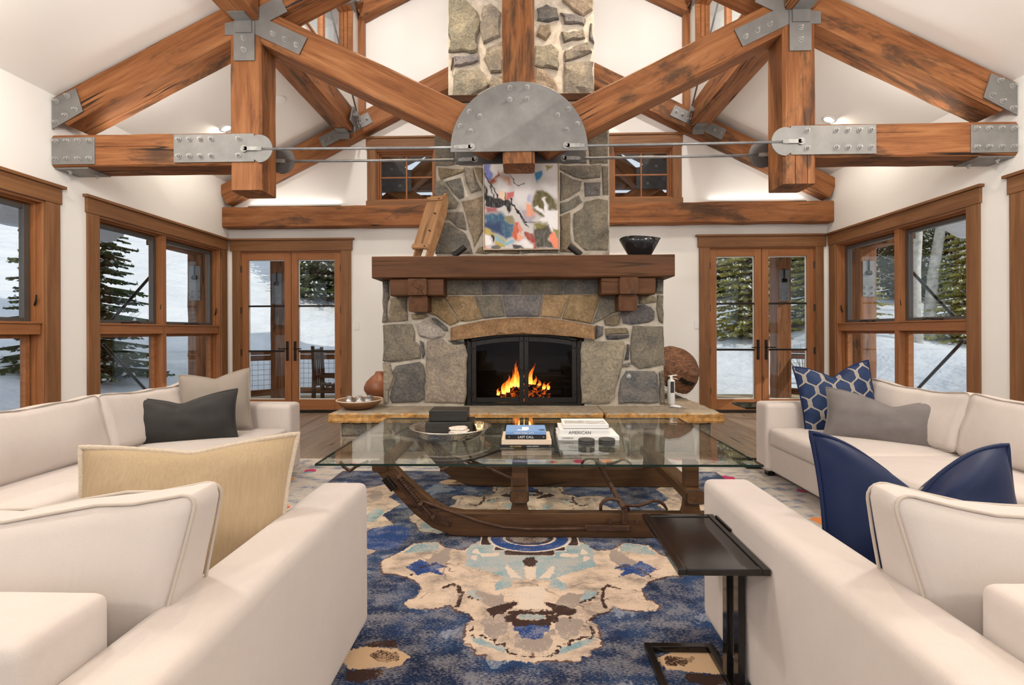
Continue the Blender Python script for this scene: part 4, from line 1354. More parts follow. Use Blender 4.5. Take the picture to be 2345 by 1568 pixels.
# ================================================================ MANTEL AND HEARTH THINGS
def srgb(h):
    c = [int(h[i:i + 2], 16) / 255 for i in (0, 2, 4)]
    return tuple(x / 12.92 if x <= 0.04045 else ((x + 0.055) / 1.055) ** 2.4 for x in c)
def sdf(P, poly):
    """signed distance of points P (n,2) to a polygon, positive inside"""
    p = np.asarray(poly, float)
    n = len(p)
    d = np.full(len(P), 1e9)
    ins = np.zeros(len(P), bool)
    for i in range(n):
        a, b = p[i], p[(i + 1) % n]
        e = b - a
        w = P - a
        t = np.clip((w @ e) / (e @ e + 1e-12), 0, 1)
        q = w - t[:, None] * e
        d = np.minimum(d, (q ** 2).sum(1))
        c = (a[1] > P[:, 1]) != (b[1] > P[:, 1])
        xi = (b[0] - a[0]) * (P[:, 1] - a[1]) / ((b[1] - a[1]) + 1e-12) + a[0]
        ins ^= c & (P[:, 0] < xi)
    d = np.sqrt(d)
    return np.where(ins, d, -d)
def line_sdf(P, pts, w):
    p = np.asarray(pts, float)
    d = np.full(len(P), 1e9)
    for a, b in zip(p[:-1], p[1:]):
        e = b - a
        v = P - a
        t = np.clip((v @ e) / (e @ e + 1e-12), 0, 1)
        q = v - t[:, None] * e
        d = np.minimum(d, (q ** 2).sum(1))
    return w - np.sqrt(d)

# painting: abstract canvas, colour strokes laid over one another
pic = thing('framed_painting', 'abstract painting in a slim champagne frame on the chimney breast', 'painting', (-0.022, 5.41, 2.145))
PX0, PX1, PZ0, PZ1 = -0.432, 0.388, 2.158, 3.30
NX, NZ = 150, 200
gx, gz = np.meshgrid(np.linspace(0, 1, NX), np.linspace(0, 1, NZ))
u = (218 + gx * 1192).ravel()
v = (1475 - gz * (PZ1 - PZ0) / 0.000689).ravel()
wob = np.array([mnoise.noise((a * 0.011, b * 0.011, 3.1)) for a, b in zip(u, v)])
wob2 = np.array([mnoise.noise((a * 0.011, b * 0.011, 9.7)) for a, b in zip(u, v)])
fin = np.array([mnoise.noise((a * 0.045, b * 0.02, 5.5)) for a, b in zip(u, v)])
Pp = np.stack([u + wob * 34 + fin * 9, v + wob2 * 34 - fin * 8], 1)
col = np.tile(np.array(srgb('cbc6c4')), (len(u), 1))
STROKES = [
 ([(650,200),(1000,250),(1000,640),(950,760),(760,760),(680,650),(660,420)], 'e2dedd', 40),
 ([(218,-200),(330,-150),(300,150),(360,270),(330,380),(260,380),(218,300)], '6a70a8', 12),
 ([(500,-200),(800,-180),(720,60),(520,80)], '8d8f6b', 40), ([(900,-200),(1410,-200),(1410,60),(1100,0)], 'd9d6d6', 60),
 ([(440,200),(465,290),(390,400),(320,420),(310,390),(420,290)], 'a8583c', 8), ([(470,290),(610,330),(660,440),(620,480),(560,400)], 'c98055', 25),
 ([(400,350),(520,330),(640,470),(600,570),(480,560),(410,470)], 'eae6e6', 30), ([(430,540),(560,560),(560,690),(450,690)], 'f0d0b4', 12),
 ([(600,570),(690,550),(660,640),(590,725),(570,700)], 'cf6a66', 5),
 ([(225,800),(430,800),(430,880),(240,880)], 'a05a5c', 18), ([(218,890),(520,890),(560,1000),(690,1070),(690,1290),(560,1330),(450,1230),(218,1130)], '2f5a78', 20),
 ([(218,1060),(480,1050),(510,1230),(400,1200),(300,1170),(218,1140)], '2a3a62', 30),
 ([(218,450),(270,520),(280,600),(430,660),(560,690),(680,740),(640,830),(600,900),(560,780),(440,820),(260,790),(218,770)], '17161a', 8),
 ([(540,940),(660,940),(710,1000),(690,1070),(610,1050),(530,1000)], '8a8360', 10), ([(800,850),(1000,830),(1040,950),(980,1080),(860,1010)], 'a8a0ac', 20),
 ([(890,740),(960,760),(980,870),(960,970),(890,930)], 'f0a078', 12), ([(1000,820),(1050,860),(1030,970),(1000,930)], 'efa27c', 8),
 ([(1060,540),(1200,560),(1330,640),(1400,760),(1400,900),(1300,850),(1180,980),(1090,960),(980,780),(1010,640)], '5e552a', 18),
 ([(1130,420),(1400,480),(1400,660),(1300,600),(1200,540)], 'dedbdc', 25), ([(920,620),(980,610),(970,740),(915,720)], 'b4b2d2', 14),
 ([(1160,640),(1210,650),(1250,850),(1410,880),(1410,1150),(1310,1180),(1220,1060),(1090,1030),(1180,960),(1020,800),(1080,780),(1190,880)], 'ebe9ea', 8),
 ([(1050,230),(1150,220),(1140,310),(1060,400),(1035,300)], '3f86b5', 10), ([(1210,130),(1300,130),(1260,220)], '837c3c', 10),
 ([(1000,1060),(1220,1060),(1220,1180),(1050,1200)], '7a7434', 25), ([(1010,1180),(1250,1100),(1310,1240),(1260,1330),(1370,1475),(1060,1475),(1010,1330)], '4a463a', 15),
 ([(860,1200),(1000,1230),(1060,1475),(1010,1475),(870,1290)], '9c3e2c', 6), ([(700,1040),(760,1060),(790,1200),(720,1330),(670,1310)], 'c9592f', 8),
 ([(760,1040),(830,1170),(820,1260),(790,1240)], 'dd8a78', 5), ([(740,1240),(860,1290),(850,1320),(730,1340)], 'eba384', 5),
 ([(1265,1240),(1320,1180),(1410,1330),(1410,1475),(1370,1470),(1290,1390)], 'ef8a66', 5), ([(1320,1140),(1410,1180),(1410,1320),(1350,1230)], '87894a', 5),
 ([(218,1135),(330,1180),(470,1270),(560,1360),(540,1475),(440,1475),(380,1300),(300,1250),(218,1240)], 'b9a24a', 6),
 ([(375,1245),(440,1260),(520,1380),(680,1330),(720,1360),(560,1430),(480,1400),(400,1330)], '86b4c4', 5),
 ([(218,1260),(300,1270),(340,1390),(218,1400)], 'f2eeee', 5), ([(310,1235),(370,1250),(370,1360),(340,1340)], '17161a', 4),
 ([(330,1420),(420,1390),(480,1475),(310,1475)], '5c5759', 5), ([(670,1400),(760,1410),(870,1460),(860,1475),(670,1475)], '2a2829', 6),
 ([(730,1370),(850,1340),(960,1350),(1010,1450),(960,1475),(850,1440)], 'eceaea', 20), ([(218,1400),(290,1475),(218,1475)], 'f0906c', 4),
]
for poly, h, bl in STROKES:
    a = (np.clip(sdf(Pp, poly) / (2.4 * bl + 5) + 0.5, 0, 1) * (0.96 + 0.14 * fin).clip(0, 1))[:, None]
    col = col * (1 - a) + np.array(srgb(h)) * a
for pts, w, h in (([(218,270),(300,400),(370,500),(430,650)], 10, '17161a'), ([(640,680),(720,820),(800,930),(900,1050)], 15, '17161a'), ([(680,760),(760,900),(850,1040),(930,1110)], 6, '17161a'),
                  ([(300,430),(350,560),(370,640)], 6, '17161a'), ([(640,300),(720,440),(780,480),(850,410)], 6, '2a2829'), ([(560,570),(560,700)], 9, '17161a'), ([(900,1040),(1060,1045)], 4, '17161a')):
    a = np.clip(line_sdf(Pp, pts, w) / 5 + 0.5, 0, 1)[:, None]
    col = col * (1 - a) + np.array(srgb(h)) * a
def color_grid(name, xs, zs, cols, fn, mat_name):
    nx, nz = len(xs), len(zs)
    vs = [fn(x, z) for z in zs for x in xs]
    fs = [(j * nx + i, j * nx + i + 1, (j + 1) * nx + i + 1, (j + 1) * nx + i) for j in range(nz - 1) for i in range(nx - 1)]
    me = bpy.data.meshes.new(name)
    me.from_pydata(vs, [], fs)
    at = me.attributes.new('paint', 'FLOAT_COLOR', 'POINT')
    at.data.foreach_set('color', np.concatenate([cols, np.ones((len(cols), 1))], 1).astype(np.float32).ravel())
    me.materials.append(M[mat_name])
    me.update()
    return me
n = NT('canvas_paint')
M['canvas_paint'] = n.bsdf(n.attr('paint', 'Color'), 0.45, 0, n.bump(n.noise(n.coord(), 60, 4, 0.6), 0.15, 0.003), 0.35)
me = color_grid('canvas', np.linspace(PX0, PX1, NX), np.linspace(PZ0, PZ1, NZ), col, lambda x, z: (x, 5.385, z), 'canvas_paint')
link('canvas', me, pic)
MB().box(PX0, PX1, 5.386, 5.418, PZ0, PZ1).build('stretcher', 'cover_black', pic)
for (a, b, c, d) in ((PX0 - 0.014, PX0 - 0.004, PZ0 - 0.014, PZ1 + 0.014), (PX1 + 0.004, PX1 + 0.014, PZ0 - 0.014, PZ1 + 0.014), (PX0 - 0.004, PX1 + 0.004, PZ0 - 0.014, PZ0 - 0.004), (PX0 - 0.004, PX1 + 0.004, PZ1 + 0.004, PZ1 + 0.014)):
    MB().box(a, b, 5.372, 5.42, c, d).build('frame_strip', 'frame_champagne', pic, bevel=0.002)

# antique plank sled leaning on the chimney
def basis(L, Nrm, loc):
    z = Vector(L).normalized()
    nv = Vector(Nrm)
    y = -(nv - z * nv.dot(z)).normalized()
    x = y.cross(z).normalized()
    m = Matrix((x, y, z)).transposed().to_4x4()
    m.translation = Vector(loc)
    return m
sl = thing('wooden_sled', 'old wooden plank sled leaning against the chimney on the mantel', 'sled', (-1.12, 5.2, 2.023))
bm_ = basis((0.26, 0.13, 0.95), (-0.62, -0.78, 0.12), (-1.13, 5.20, 2.035))
for sx_ in (-0.105, 0.105):
    pr = [(0.00, 0.0), (0.045, -0.01), (0.085, 0.02), (0.10, 0.30), (0.10, 0.55), (0.085, 0.66), (0.05, 0.735), (0.015, 0.76), (-0.005, 0.74), (0.005, 0.62), (0.0, 0.4)]
    mb = MB().prism(pr[::-1] if True else pr, lambda a, b: (sx_ - 0.012, a, b), lambda a, b: (sx_ + 0.012, a, b))
    mb.build('runner', 'old_pine', sl, bevel=0.004, mat=bm_)
    # iron strip under the runner
    MB().tube([(sx_, 0.088, 0.02), (sx_, 0.104, 0.3), (sx_, 0.104, 0.55), (sx_, 0.088, 0.665), (sx_, 0.05, 0.742), (sx_, 0.014, 0.767)], 0.005, 6).build('runner_iron', 'bronze', sl, mat=bm_)
for k in range(5):
    x0 = -0.135 + k * 0.054
    MB().box(0.0, 0.60, x0 + 0.001, x0 + 0.053, -0.022, -0.002).build('deck_board', 'old_pine', sl, bevel=0.003, mat=bm_ @ Matrix.Translation((0, 0, 0.09 + 0.004 * (k % 2))) @ Matrix(((0, 1, 0, 0), (0, 0, 1, 0), (1, 0, 0, 0), (0, 0, 0, 1))))
for zz in (0.10, 0.655):
    MB().box(-0.14, 0.14, -0.036, -0.022, zz, zz + 0.05).build('cross_batten', 'old_pine', sl, bevel=0.004, mat=bm_)
for zz in (0.12, 0.3, 0.5, 0.67):
    MB().tube([(0.085, -0.022, zz), (0.085, -0.045, zz)], 0.007, 8).build('iron_nail', 'bronze', sl, mat=bm_)

# small spotlights standing on the mantel
for sx_, nm in ((-0.745, 'left'), (0.60, 'right')):
    t = thing('mantel_spotlight', 'small dark spotlight on the mantel, %s of the painting' % nm, 'spotlight', (sx_, 5.30, 2.024))
    MB().lathe([(0.042, 0), (0.042, 0.012), (0.014, 0.014), (0.012, 0.045)], 14).build('foot', 'bronze', t, local=True, smooth=False)
    d = 0.5 if sx_ < 0 else -0.5
    mb = MB().tube([(-d * 0.05, 0, 0.045), (d * 0.20, 0.02, 0.145)], 0.033, 14)
    mb.build('lamp_head', 'black_iron', t, local=True)
# black wooden bowl with fruit
bw = thing('black_bowl', 'glossy black flared bowl on the right of the mantel', 'bowl', (1.245, 5.21, 2.022))
mb = MB()
seg = 36
prof = [(0.0, 0.0), (0.105, 0.0), (0.115, 0.012), (0.175, 0.12), (0.215, 0.195), (0.207, 0.197), (0.168, 0.125), (0.10, 0.025), (0.0, 0.018)]
vs, fs = [], []
for (r, zz) in prof:
    for k in range(seg):
        a = 2 * math.pi * k / seg
        wv = 0.010 * math.sin(2 * a + 0.6) * (zz / 0.195)
        vs.append((r * math.cos(a), r * math.sin(a), zz + wv))
for i in range(len(prof) - 1):
    for k in range(seg):
        l = (k + 1) % seg
        fs.append((i * seg + k, i * seg + l, (i + 1) * seg + l, (i + 1) * seg + k))
MB().add(vs, fs).build('shell', 'black_bowl', bw, local=True, smooth=True)
for i, (a, b) in enumerate(((-0.085, -0.03), (0.03, 0.02))):
    mb = MB().lathe([(0.002, 0), (0.03, 0.006), (0.046, 0.03), (0.046, 0.055), (0.03, 0.08), (0.004, 0.086)], 14)
    o = mb.build('orange_fruit', 'orange_fruit', smooth=True, mat=Matrix.Translation((1.245 + a, 5.21 + b, 2.137 if i == 0 else 2.05)))
    tag(o, ['orange fruit peeking over the left rim of the black bowl', 'orange fruit lying deep inside the black bowl'][i], 'fruit')

# gourd vase
gv = thing('gourd_vase', 'round brown gourd vase standing behind the left stone pier', 'vase', (-1.80, 5.98, 0.421))
mb = MB().lathe([(0.0, 0.002), (0.09, 0.0), (0.145, 0.03), (0.185, 0.095), (0.188, 0.135), (0.16, 0.20), (0.105, 0.255), (0.06, 0.29), (0.048, 0.315), (0.044, 0.325), (0.036, 0.322), (0.036, 0.30), (0.02, 0.29)], 30, cap=False)
mb.build('body', 'gourd', gv, local=True, smooth=True)
# woven bowl of silver balls
wb = thing('woven_bowl', 'shallow brown woven bowl on the left end of the hearth', 'bowl', (-1.755, 5.12, 0.421))
mb = MB().lathe([(0.0, 0.004), (0.10, 0.0), (0.15, 0.012), (0.205, 0.05), (0.24, 0.092), (0.232, 0.095), (0.195, 0.055), (0.14, 0.02), (0.0, 0.012)], 40, cap=False)
mb.build('shell', 'basket_weave', wb, local=True, smooth=True)
MB().tube([(0.237 * math.cos(R(a)), 0.237 * math.sin(R(a)), 0.095) for a in range(0, 360, 10)], 0.007, 6, closed=True).build('rim', 'basket_rim', wb, local=True, smooth=True)
BALLS = [(-0.095, -0.05, 'front left'), (0.02, -0.06, 'front middle'), (-0.13, 0.045, 'back left'), (-0.02, 0.05, 'back middle'), (0.09, 0.0, 'front right'), (0.075, 0.095, 'back right')]
bme = MB().lathe([(0.001, -0.05)] + [(0.05 * math.cos(R(a)), 0.05 * math.sin(R(a))) for a in range(-75, 76, 15)] + [(0.001, 0.05)], 18).mesh('decorative_ball', 'silver_ball', True)
for (a, b, nm) in BALLS:
    o = link('decorative_ball', bme, mat=Matrix.Translation((-1.755 + a, 5.12 + b, 0.497 + (0.006 if 'back' in nm else 0))))
    tag(o, 'mottled silver ball at the %s of the woven bowl' % nm, 'ball', 'silver balls in the woven bowl')
# fire extinguisher and lighter
fe = thing('fire_extinguisher', 'small white fire extinguisher standing by the right stone pier', 'extinguisher', (1.635, 5.42, 0.421))
MB().lathe([(0.038, 0), (0.041, 0.006), (0.041, 0.25), (0.036, 0.268), (0.016, 0.280), (0.014, 0.288)], 22).build('cylinder', 'white_plastic', fe, local=True, smooth=True, )
_v = [(0.0418 * math.cos(R(a)), 0.0418 * math.sin(R(a)), zz) for zz in (0.13, 0.255) for a in range(-115, -40, 15)]
_k = len(_v) // 2
MB().add(_v, [(i, i + 1, _k + i + 1, _k + i) for i in range(_k - 1)]).build('label_strip', 'ink_dark', fe, local=True)
mb = MB().box(-0.014, 0.014, -0.012, 0.012, 0.285, 0.315).tbox(Matrix.Translation((0, 0, 0.315)) @ Matrix.Rotation(R(-6), 4, 'Y'), -0.03, 0.065, -0.008, 0.008, -0.004, 0.006).tbox(Matrix.Translation((0, 0, 0.296)) @ Matrix.Rotation(R(14), 4, 'Y'), 0.0, 0.075, -0.006, 0.006, -0.003, 0.003)
mb.build('valve_lever', 'can_trim', fe, local=True, bevel=0.002)
MB().tube([(-0.012, 0, 0.30), (-0.035, 0, 0.29), (-0.046, 0, 0.25), (-0.047, 0, 0.20)], 0.006, 8).build('hose', 'black_iron', fe, local=True, smooth=True)
lt = thing('gas_lighter', 'white hand lighter lying on the hearth before the extinguisher', 'lighter', (1.60, 5.16, 0.421))
lt.rotation_euler = (0, 0, R(-35))
MB().tube([(-0.05, 0, 0.016), (-0.01, 0, 0.018), (0.04, 0, 0.014), (0.06, 0, 0.012)], [0.012, 0.016, 0.013, 0.008], 8).build('handle', 'white_plastic', lt, local=True, smooth=True)
MB().tube([(0.055, 0, 0.012), (0.12, 0, 0.010)], 0.005, 6).build('nozzle', 'bolt_steel', lt, local=True)

# big burden basket leaning on its side
bk = thing('large_basket', 'large brown ribbed basket leaning beside the right stone pier', 'basket', (1.80, 6.05, 0.42))
bm2 = basis((0.50, -0.42, 0.60), (-0.5, -0.75, 0.2), (1.79, 6.05, 0.70)) @ Matrix.Scale(1.25, 4)
prof = [(0.30, 0.0), (0.297, 0.05), (0.275, 0.13), (0.22, 0.21), (0.13, 0.262), (0.05, 0.28), (0.002, 0.282)]
mb = MB()
vs, fs = [], []
seg = 48
for (r, zz) in prof:
    for k in range(seg):
        a = 2 * math.pi * k / seg
        rr = r * (1 + 0.02 * (k % 2))
        vs.append((rr * 0.84 * math.cos(a), rr * 1.08 * math.sin(a), zz))
for i in range(len(prof) - 1):
    for k in range(seg):
        l = (k + 1) % seg
        fs.append((i * seg + k, i * seg + l, (i + 1) * seg + l, (i + 1) * seg + k))
MB().add(vs, fs).build('shell', 'wicker_brown', bk, mat=bm2)
MB().tube([(0.305 * 0.84 * math.cos(R(a)), 0.305 * 1.08 * math.sin(R(a)), 0) for a in range(0, 360, 8)], 0.009, 6, closed=True).build('rim', 'can_trim', bk, mat=bm2, smooth=True)
for a in (-32, -12):
    d = Vector((math.cos(R(a)) * 0.84, math.sin(R(a)) * 1.08, 0)).normalized()
    mb = MB().tbox(Matrix.Translation((0.268 * 0.86 * math.cos(R(a)), 0.268 * 1.1 * math.sin(R(a)), 0.14)) @ Matrix.Rotation(R(a), 4, 'Z'), -0.004, 0.012, -0.045, 0.045, -0.02, 0.02)
    mb.build('leather_patch', 'bronze', bk, mat=bm2)

# wall keypads
for (x, z_, nm) in ((-2.563, 1.335, 'left'), (2.612, 1.325, 'right')):
    t = thing('wall_keypad', 'white light switch keypad on the wall %s of the fireplace' % nm, 'switch', (x, YB, z_))
    MB().box(-0.036, 0.036, -0.008, 0, -0.06, 0.06).build('plate', 'white_plastic', t, local=True, bevel=0.003)
    for i in range(3):
        for j in range(2):
            MB().box(-0.022 + j * 0.024, -0.002 + j * 0.024, -0.011, -0.008, -0.042 + i * 0.03, -0.020 + i * 0.03).build('button', 'can_trim', t, local=True, bevel=0.002)

# ================================================================ RUG
XC, YC = 0.028, 2.86
RX0, RX1, RY0, RY1 = -2.28, 2.34, 1.10, 4.65
gx = np.arange(RX0, RX1 + 1e-6, 0.0135)
gy = np.arange(RY0, RY1 + 1e-6, 0.0135)
GX, GY = np.meshgrid(gx, gy)
P0 = np.stack([GX.ravel(), GY.ravel()], 1)
PF = np.stack([np.abs(P0[:, 0] - XC), np.abs(P0[:, 1] - YC)], 1)
def un(*polys):
    r = np.full(len(PF), -9.0)
    for p in polys:
        r = np.maximum(r, sdf(PF, p))
    return r
CREAM = [(0,1.081),(0.045,1.069),(0.179,1.068),(0.175,1.04),(0.22,1.041),(0.22,1.006),(0.273,0.982),(0.273,0.843),(0.25,0.819),(0.273,0.775),(0.336,0.751),(0.362,0.705),(0.417,0.739),(0.538,0.741),(0.573,0.708),(0.556,0.667),(0.528,0.652),(0.523,0.562),(0.571,0.499),(0.629,0.467),(0.679,0.443),(0.75,0.435),(0.793,0.308),(0.768,0.249),(0.716,0.197),(0.674,0.088),(0.542,0.052),(0.468,0.14),(0.368,0.16),(0.302,0.048),(0.203,0.023),(-0.02,0.02)]
TEAL = [(0.355,0.191),(0.337,0.094),(0.25,0.03),(0.05,0.03),(-0.02,0.2),(-0.02,0.3),(0.032,0.352),(0.028,0.423),(0.028,0.477),(0.104,0.479),(0.086,0.543),(0.165,0.587),(0.173,0.525),(0.126,0.459),(0.206,0.409),(0.271,0.374),(0.346,0.339),(0.337,0.262)]
SIDE = [(0.80,-0.05),(1.0,-0.05),(1.18,0.12),(1.32,0.35),(1.22,0.62),(1.30,0.86),(1.12,1.02),(0.98,0.9),(1.03,0.7),(0.9,0.55),(0.98,0.35),(0.86,0.2)]
layers = {}
layers['r_cream'] = un(CREAM, SIDE)
layers['r_teal'] = un(TEAL, [(0.54,0.06),(0.66,0.10),(0.70,0.21),(0.60,0.19),(0.5,0.16)], [(0.319,0.589),(0.251,0.581),(0.222,0.675),(0.276,0.647)], [(1.0,0.2),(1.1,0.3),(1.05,0.5),(0.98,0.4)], [(0.055,0.768),(-0.01,0.767),(-0.01,0.808),(0.054,0.809)], [(0.246,0.864),(0.247,0.922),(0.197,0.943),(0.147,0.974),(0.106,0.989),(0.094,1.034),(0.229,0.965),(0.254,0.922)])
layers['r_white'] = un([(0.315,0.159),(0.293,0.137),(0.27,0.211),(0.321,0.2)], [(0.32,0.235),(0.29,0.225),(0.285,0.29),(0.315,0.27)], [(0.028,0.36),(-0.01,0.355),(-0.01,0.505),(0.02,0.465)], [(0.065,0.547),(-0.01,0.541),(-0.01,0.732),(0.093,0.734),(0.055,0.699),(0.052,0.629),(0.076,0.63),(0.077,0.585),(0.065,0.585)], [(0.27,0.205),(0.17,0.19),(0.16,0.23),(0.26,0.245)], [(0.13,0.36),(0.10,0.46),(0.04,0.47),(0.12,0.33)])
layers['r_taupe'] = un([(0.215,0.806),(0.113,0.792),(0.095,0.909),(0.148,0.942),(0.185,0.91)], [(0.487,0.14),(0.439,0.14),(0.426,0.283),(0.486,0.36),(0.57,0.342),(0.529,0.225)], [(0.1,0.86),(-0.01,0.95),(-0.01,1.03),(0.07,1.0)], [(0.25,0.60),(0.14,0.62),(0.11,0.73),(0.22,0.70)], [(1.1,0.6),(1.2,0.7),(1.15,0.85),(1.08,0.75)])
br = un([(0.206,0.736),(0.132,0.701),(0.06,0.672),(0.059,0.693),(0.115,0.753),(0.084,0.779),(-0.01,0.771),(-0.01,0.752),(0.115,0.748),(0.112,0.828),(0.083,0.83),(0.075,0.857),(-0.01,0.85),(-0.01,0.817),(0.054,0.81),(0.069,0.778),(0.158,0.773),(0.163,0.817),(0.181,0.768)], [(0.04,0.285),(0.018,0.247),(-0.01,0.247),(-0.01,0.348),(0.025,0.345)], [(0.652,0.994),(0.634,0.967),(0.534,0.96),(0.529,1.002),(0.611,0.998)], [(0.663,1.179),(0.669,1.132),(0.541,1.121),(0.536,1.16),(0.617,1.191)])
for pts, w in (([(0.417,0.561),(0.372,0.528),(0.343,0.559),(0.323,0.648),(0.329,0.718)], 0.009), ([(0.246,0.854),(0.247,0.912),(0.234,0.935),(0.198,0.922),(0.189,0.938),(0.148,0.948),(0.143,0.974),(0.106,0.968),(0.094,1.024),(0.058,1.04),(-0.01,1.043)], 0.0055),
               ([(0.75,0.435),(0.679,0.443),(0.629,0.467),(0.571,0.499)], 0.006), ([(0.093,0.742),(0.0,0.742)], 0.005), ([(0.336,0.751),(0.273,0.775),(0.25,0.815)], 0.006), ([(0.32,0.59),(0.276,0.65),(0.222,0.678)], 0.006), ([(0.60,0.45),(0.56,0.36),(0.5,0.33),(0.44,0.36)], 0.005)):
    br = np.maximum(br, line_sdf(PF, pts, w))
# medallion: stepped brown ring, royal blue eye, cream outline
ell = lambda rx, ry, cy: (1 - np.sqrt((PF[:, 0] / rx) ** 2 + ((PF[:, 1] - cy) / ry) ** 2)) * min(rx, ry)
stp = np.maximum(np.minimum(0.285 - PF[:, 0], 0.095 - PF[:, 1]), np.maximum(np.minimum(0.2 - PF[:, 0], 0.165 - PF[:, 1]), np.minimum(0.14 - PF[:, 0], 0.225 - PF[:, 1])))
br = np.maximum(br, stp)
layers['r_royal'] = np.maximum(ell(0.235, 0.175, 0.0), un([(1.067,-0.125),(0.86,-0.155),(0.72,-0.041),(0.72,0.031),(0.755,0.15),(0.858,0.18),(0.98,0.126)], [(0.647,0.362),(0.587,0.275),(0.53,0.33),(0.496,0.304),(0.428,0.359),(0.48,0.38),(0.436,0.447),(0.52,0.41),(0.565,0.449)], [(0.075,0.851),(0.04,0.833),(-0.01,0.832),(-0.01,0.942),(0.039,0.935),(0.053,0.897),(0.074,0.886)]))
layers['r_ring'] = np.maximum(0.007 - np.abs(ell(0.238, 0.178, 0.0)), np.maximum(0.006 - np.abs(ell(0.15, 0.10, 0.0)), 0.005 - np.abs(stp)))
layers['r_eye'] = ell(0.11, 0.07, 0.0)
br = np.where(ell(0.235, 0.175, 0.0) > 0, -0.1, br)
br = np.maximum(br, 0.009 - np.abs(ell(0.13, 0.085, 0.0)))
layers['r_brown'] = br
layers['r_tan'] = un([(0.72,1.073),(0.70,1.015),(0.626,0.993),(0.52,1.012),(0.458,1.05),(0.483,1.106),(0.574,1.117),(0.658,1.127)])
layers['r_core'] = un([(0.605,1.048),(0.577,1.023),(0.515,1.031),(0.49,1.079),(0.558,1.085)])
layers['r_border'] = np.maximum(PF[:, 0] - 1.62, PF[:, 1] - 1.36)
nx, ny = len(gx), len(gy)
vs = np.stack([GX.ravel(), GY.ravel(), np.full(GX.size, 0.012)], 1)
idx = np.arange(nx * ny).reshape(ny, nx)
q = np.stack([idx[:-1, :-1], idx[:-1, 1:], idx[1:, 1:], idx[1:, :-1]], -1).reshape(-1, 4)
me = bpy.data.meshes.new('area_rug')
me.from_pydata(vs.tolist(), [], q.tolist())
for k, a in layers.items():
    at = me.attributes.new(k, 'FLOAT', 'POINT')
    at.data.foreach_set('value', a.astype(np.float32))
n = NT('rug_wool')
co = n.coord('Object')
edge = n.math('MULTIPLY', n.math('SUBTRACT', n.noise(co, 55, 3, 0.6), 0.5), 0.035)
edge2 = n.math('MULTIPLY', n.math('SUBTRACT', n.noise(n.mapping(co, (14, 9, 1)), 1.0, 4, 0.65), 0.5), 0.10)
row = n.noise(n.mapping(co, (75, 300, 1)), 1.0, 3, 0.7)
row2 = n.noise(n.mapping(co, (110, 150, 1)), 1.0, 3, 0.65)
big = n.noise(co, 2.6, 4, 0.6)
mid = n.noise(n.mapping(co, (7, 11, 1)), 1.0, 4, 0.65)
base = n.ramp(big, [(0.30, (0.008, 0.016, 0.048)), (0.47, (0.013, 0.027, 0.075)), (0.56, (0.020, 0.050, 0.125)), (0.68, (0.010, 0.022, 0.060))])
worn = n.math('MULTIPLY', n.step(n.math('ADD', n.math('MULTIPLY', row, 0.75), n.math('MULTIPLY', mid, 0.55)), 0.675, 0.03), 0.7)
base = n.mix(worn, base, (0.30, 0.285, 0.295))
col_ = base
def lay(name, colr, wear=0.5, ed=edge, off=0.0, wc=(0.40, 0.36, 0.34), thr=0.66):
    global col_
    m = n.step(n.math('ADD', n.math('ADD', n.attr(name), ed), off), 0.0, 0.0018)
    wv = n.math('MULTIPLY', n.step(n.math('ADD', n.math('MULTIPLY', row2, 0.55), n.math('MULTIPLY', mid, 0.5)), thr - 0.07, 0.03), wear)
    c = n.mix(wv, colr, wc)
    col_ = n.mix(m, col_, c)
pale = n.ramp(mid, [(0.3, (0.34, 0.31, 0.31)), (0.6, (0.50, 0.45, 0.42))])
cream = n.ramp(n.noise(n.mapping(co, (5, 7, 1)), 1.0, 5, 0.7), [(0.34, (0.27, 0.215, 0.18)), (0.45, (0.50, 0.385, 0.295)), (0.55, (0.66, 0.505, 0.38)), (0.75, (0.70, 0.55, 0.43))])
# pale worn patches scattered through the field
pm_ = n.step(n.math('ADD', big, n.math('MULTIPLY', edge2, 1.2)), 0.585, 0.004)
col_ = n.mix(n.math('MULTIPLY', pm_, n.ramp(row2, [(0.42, 0.15), (0.55, 0.85)])), col_, (0.30, 0.33, 0.40))
sq = n.math('SUBTRACT', 1.0, n.step(n.math('ABSOLUTE', n.math('SUBTRACT', n.noise(n.mapping(co, (6.5, 8.5, 1)), 1.0, 2, 0.5), 0.5)), 0.010, 0.004))
sq = n.math('MULTIPLY', sq, n.step(n.noise(n.mapping(co, (4.2, 4.2, 1), (3, 1, 0)), 1.0, 2, 0.5), 0.52, 0.03))
cream = n.mix(n.math('MULTIPLY', sq, 0.75), cream, (0.16, 0.10, 0.085))
lay('r_cream', cream, 0.6, edge, 0, (0.34, 0.27, 0.23), 0.665)
olm = n.math('SUBTRACT', 1.0, n.step(n.math('ABSOLUTE', n.math('ADD', n.attr('r_cream'), edge)), 0.0045, 0.0015))
col_ = n.mix(n.math('MULTIPLY', olm, n.step(mid, 0.47, 0.04)), col_, (0.13, 0.07, 0.055))
lay('r_teal', n.ramp(big, [(0.4, (0.15, 0.29, 0.32)), (0.6, (0.27, 0.38, 0.41))]), 0.8, edge, 0, (0.48, 0.43, 0.38), 0.585)
lay('r_taupe', (0.33, 0.265, 0.225), 0.6, edge2, 0, (0.60, 0.48, 0.38))
lay('r_white', (0.68, 0.55, 0.44), 0.3, edge)
lay('r_tan', (0.66, 0.45, 0.27), 0.3, edge)
lay('r_royal', (0.020, 0.055, 0.19), 0.75, edge, 0, (0.24, 0.25, 0.33), 0.63)
lay('r_brown', (0.050, 0.026, 0.020), 0.55, edge, 0, (0.34, 0.26, 0.21), 0.68)
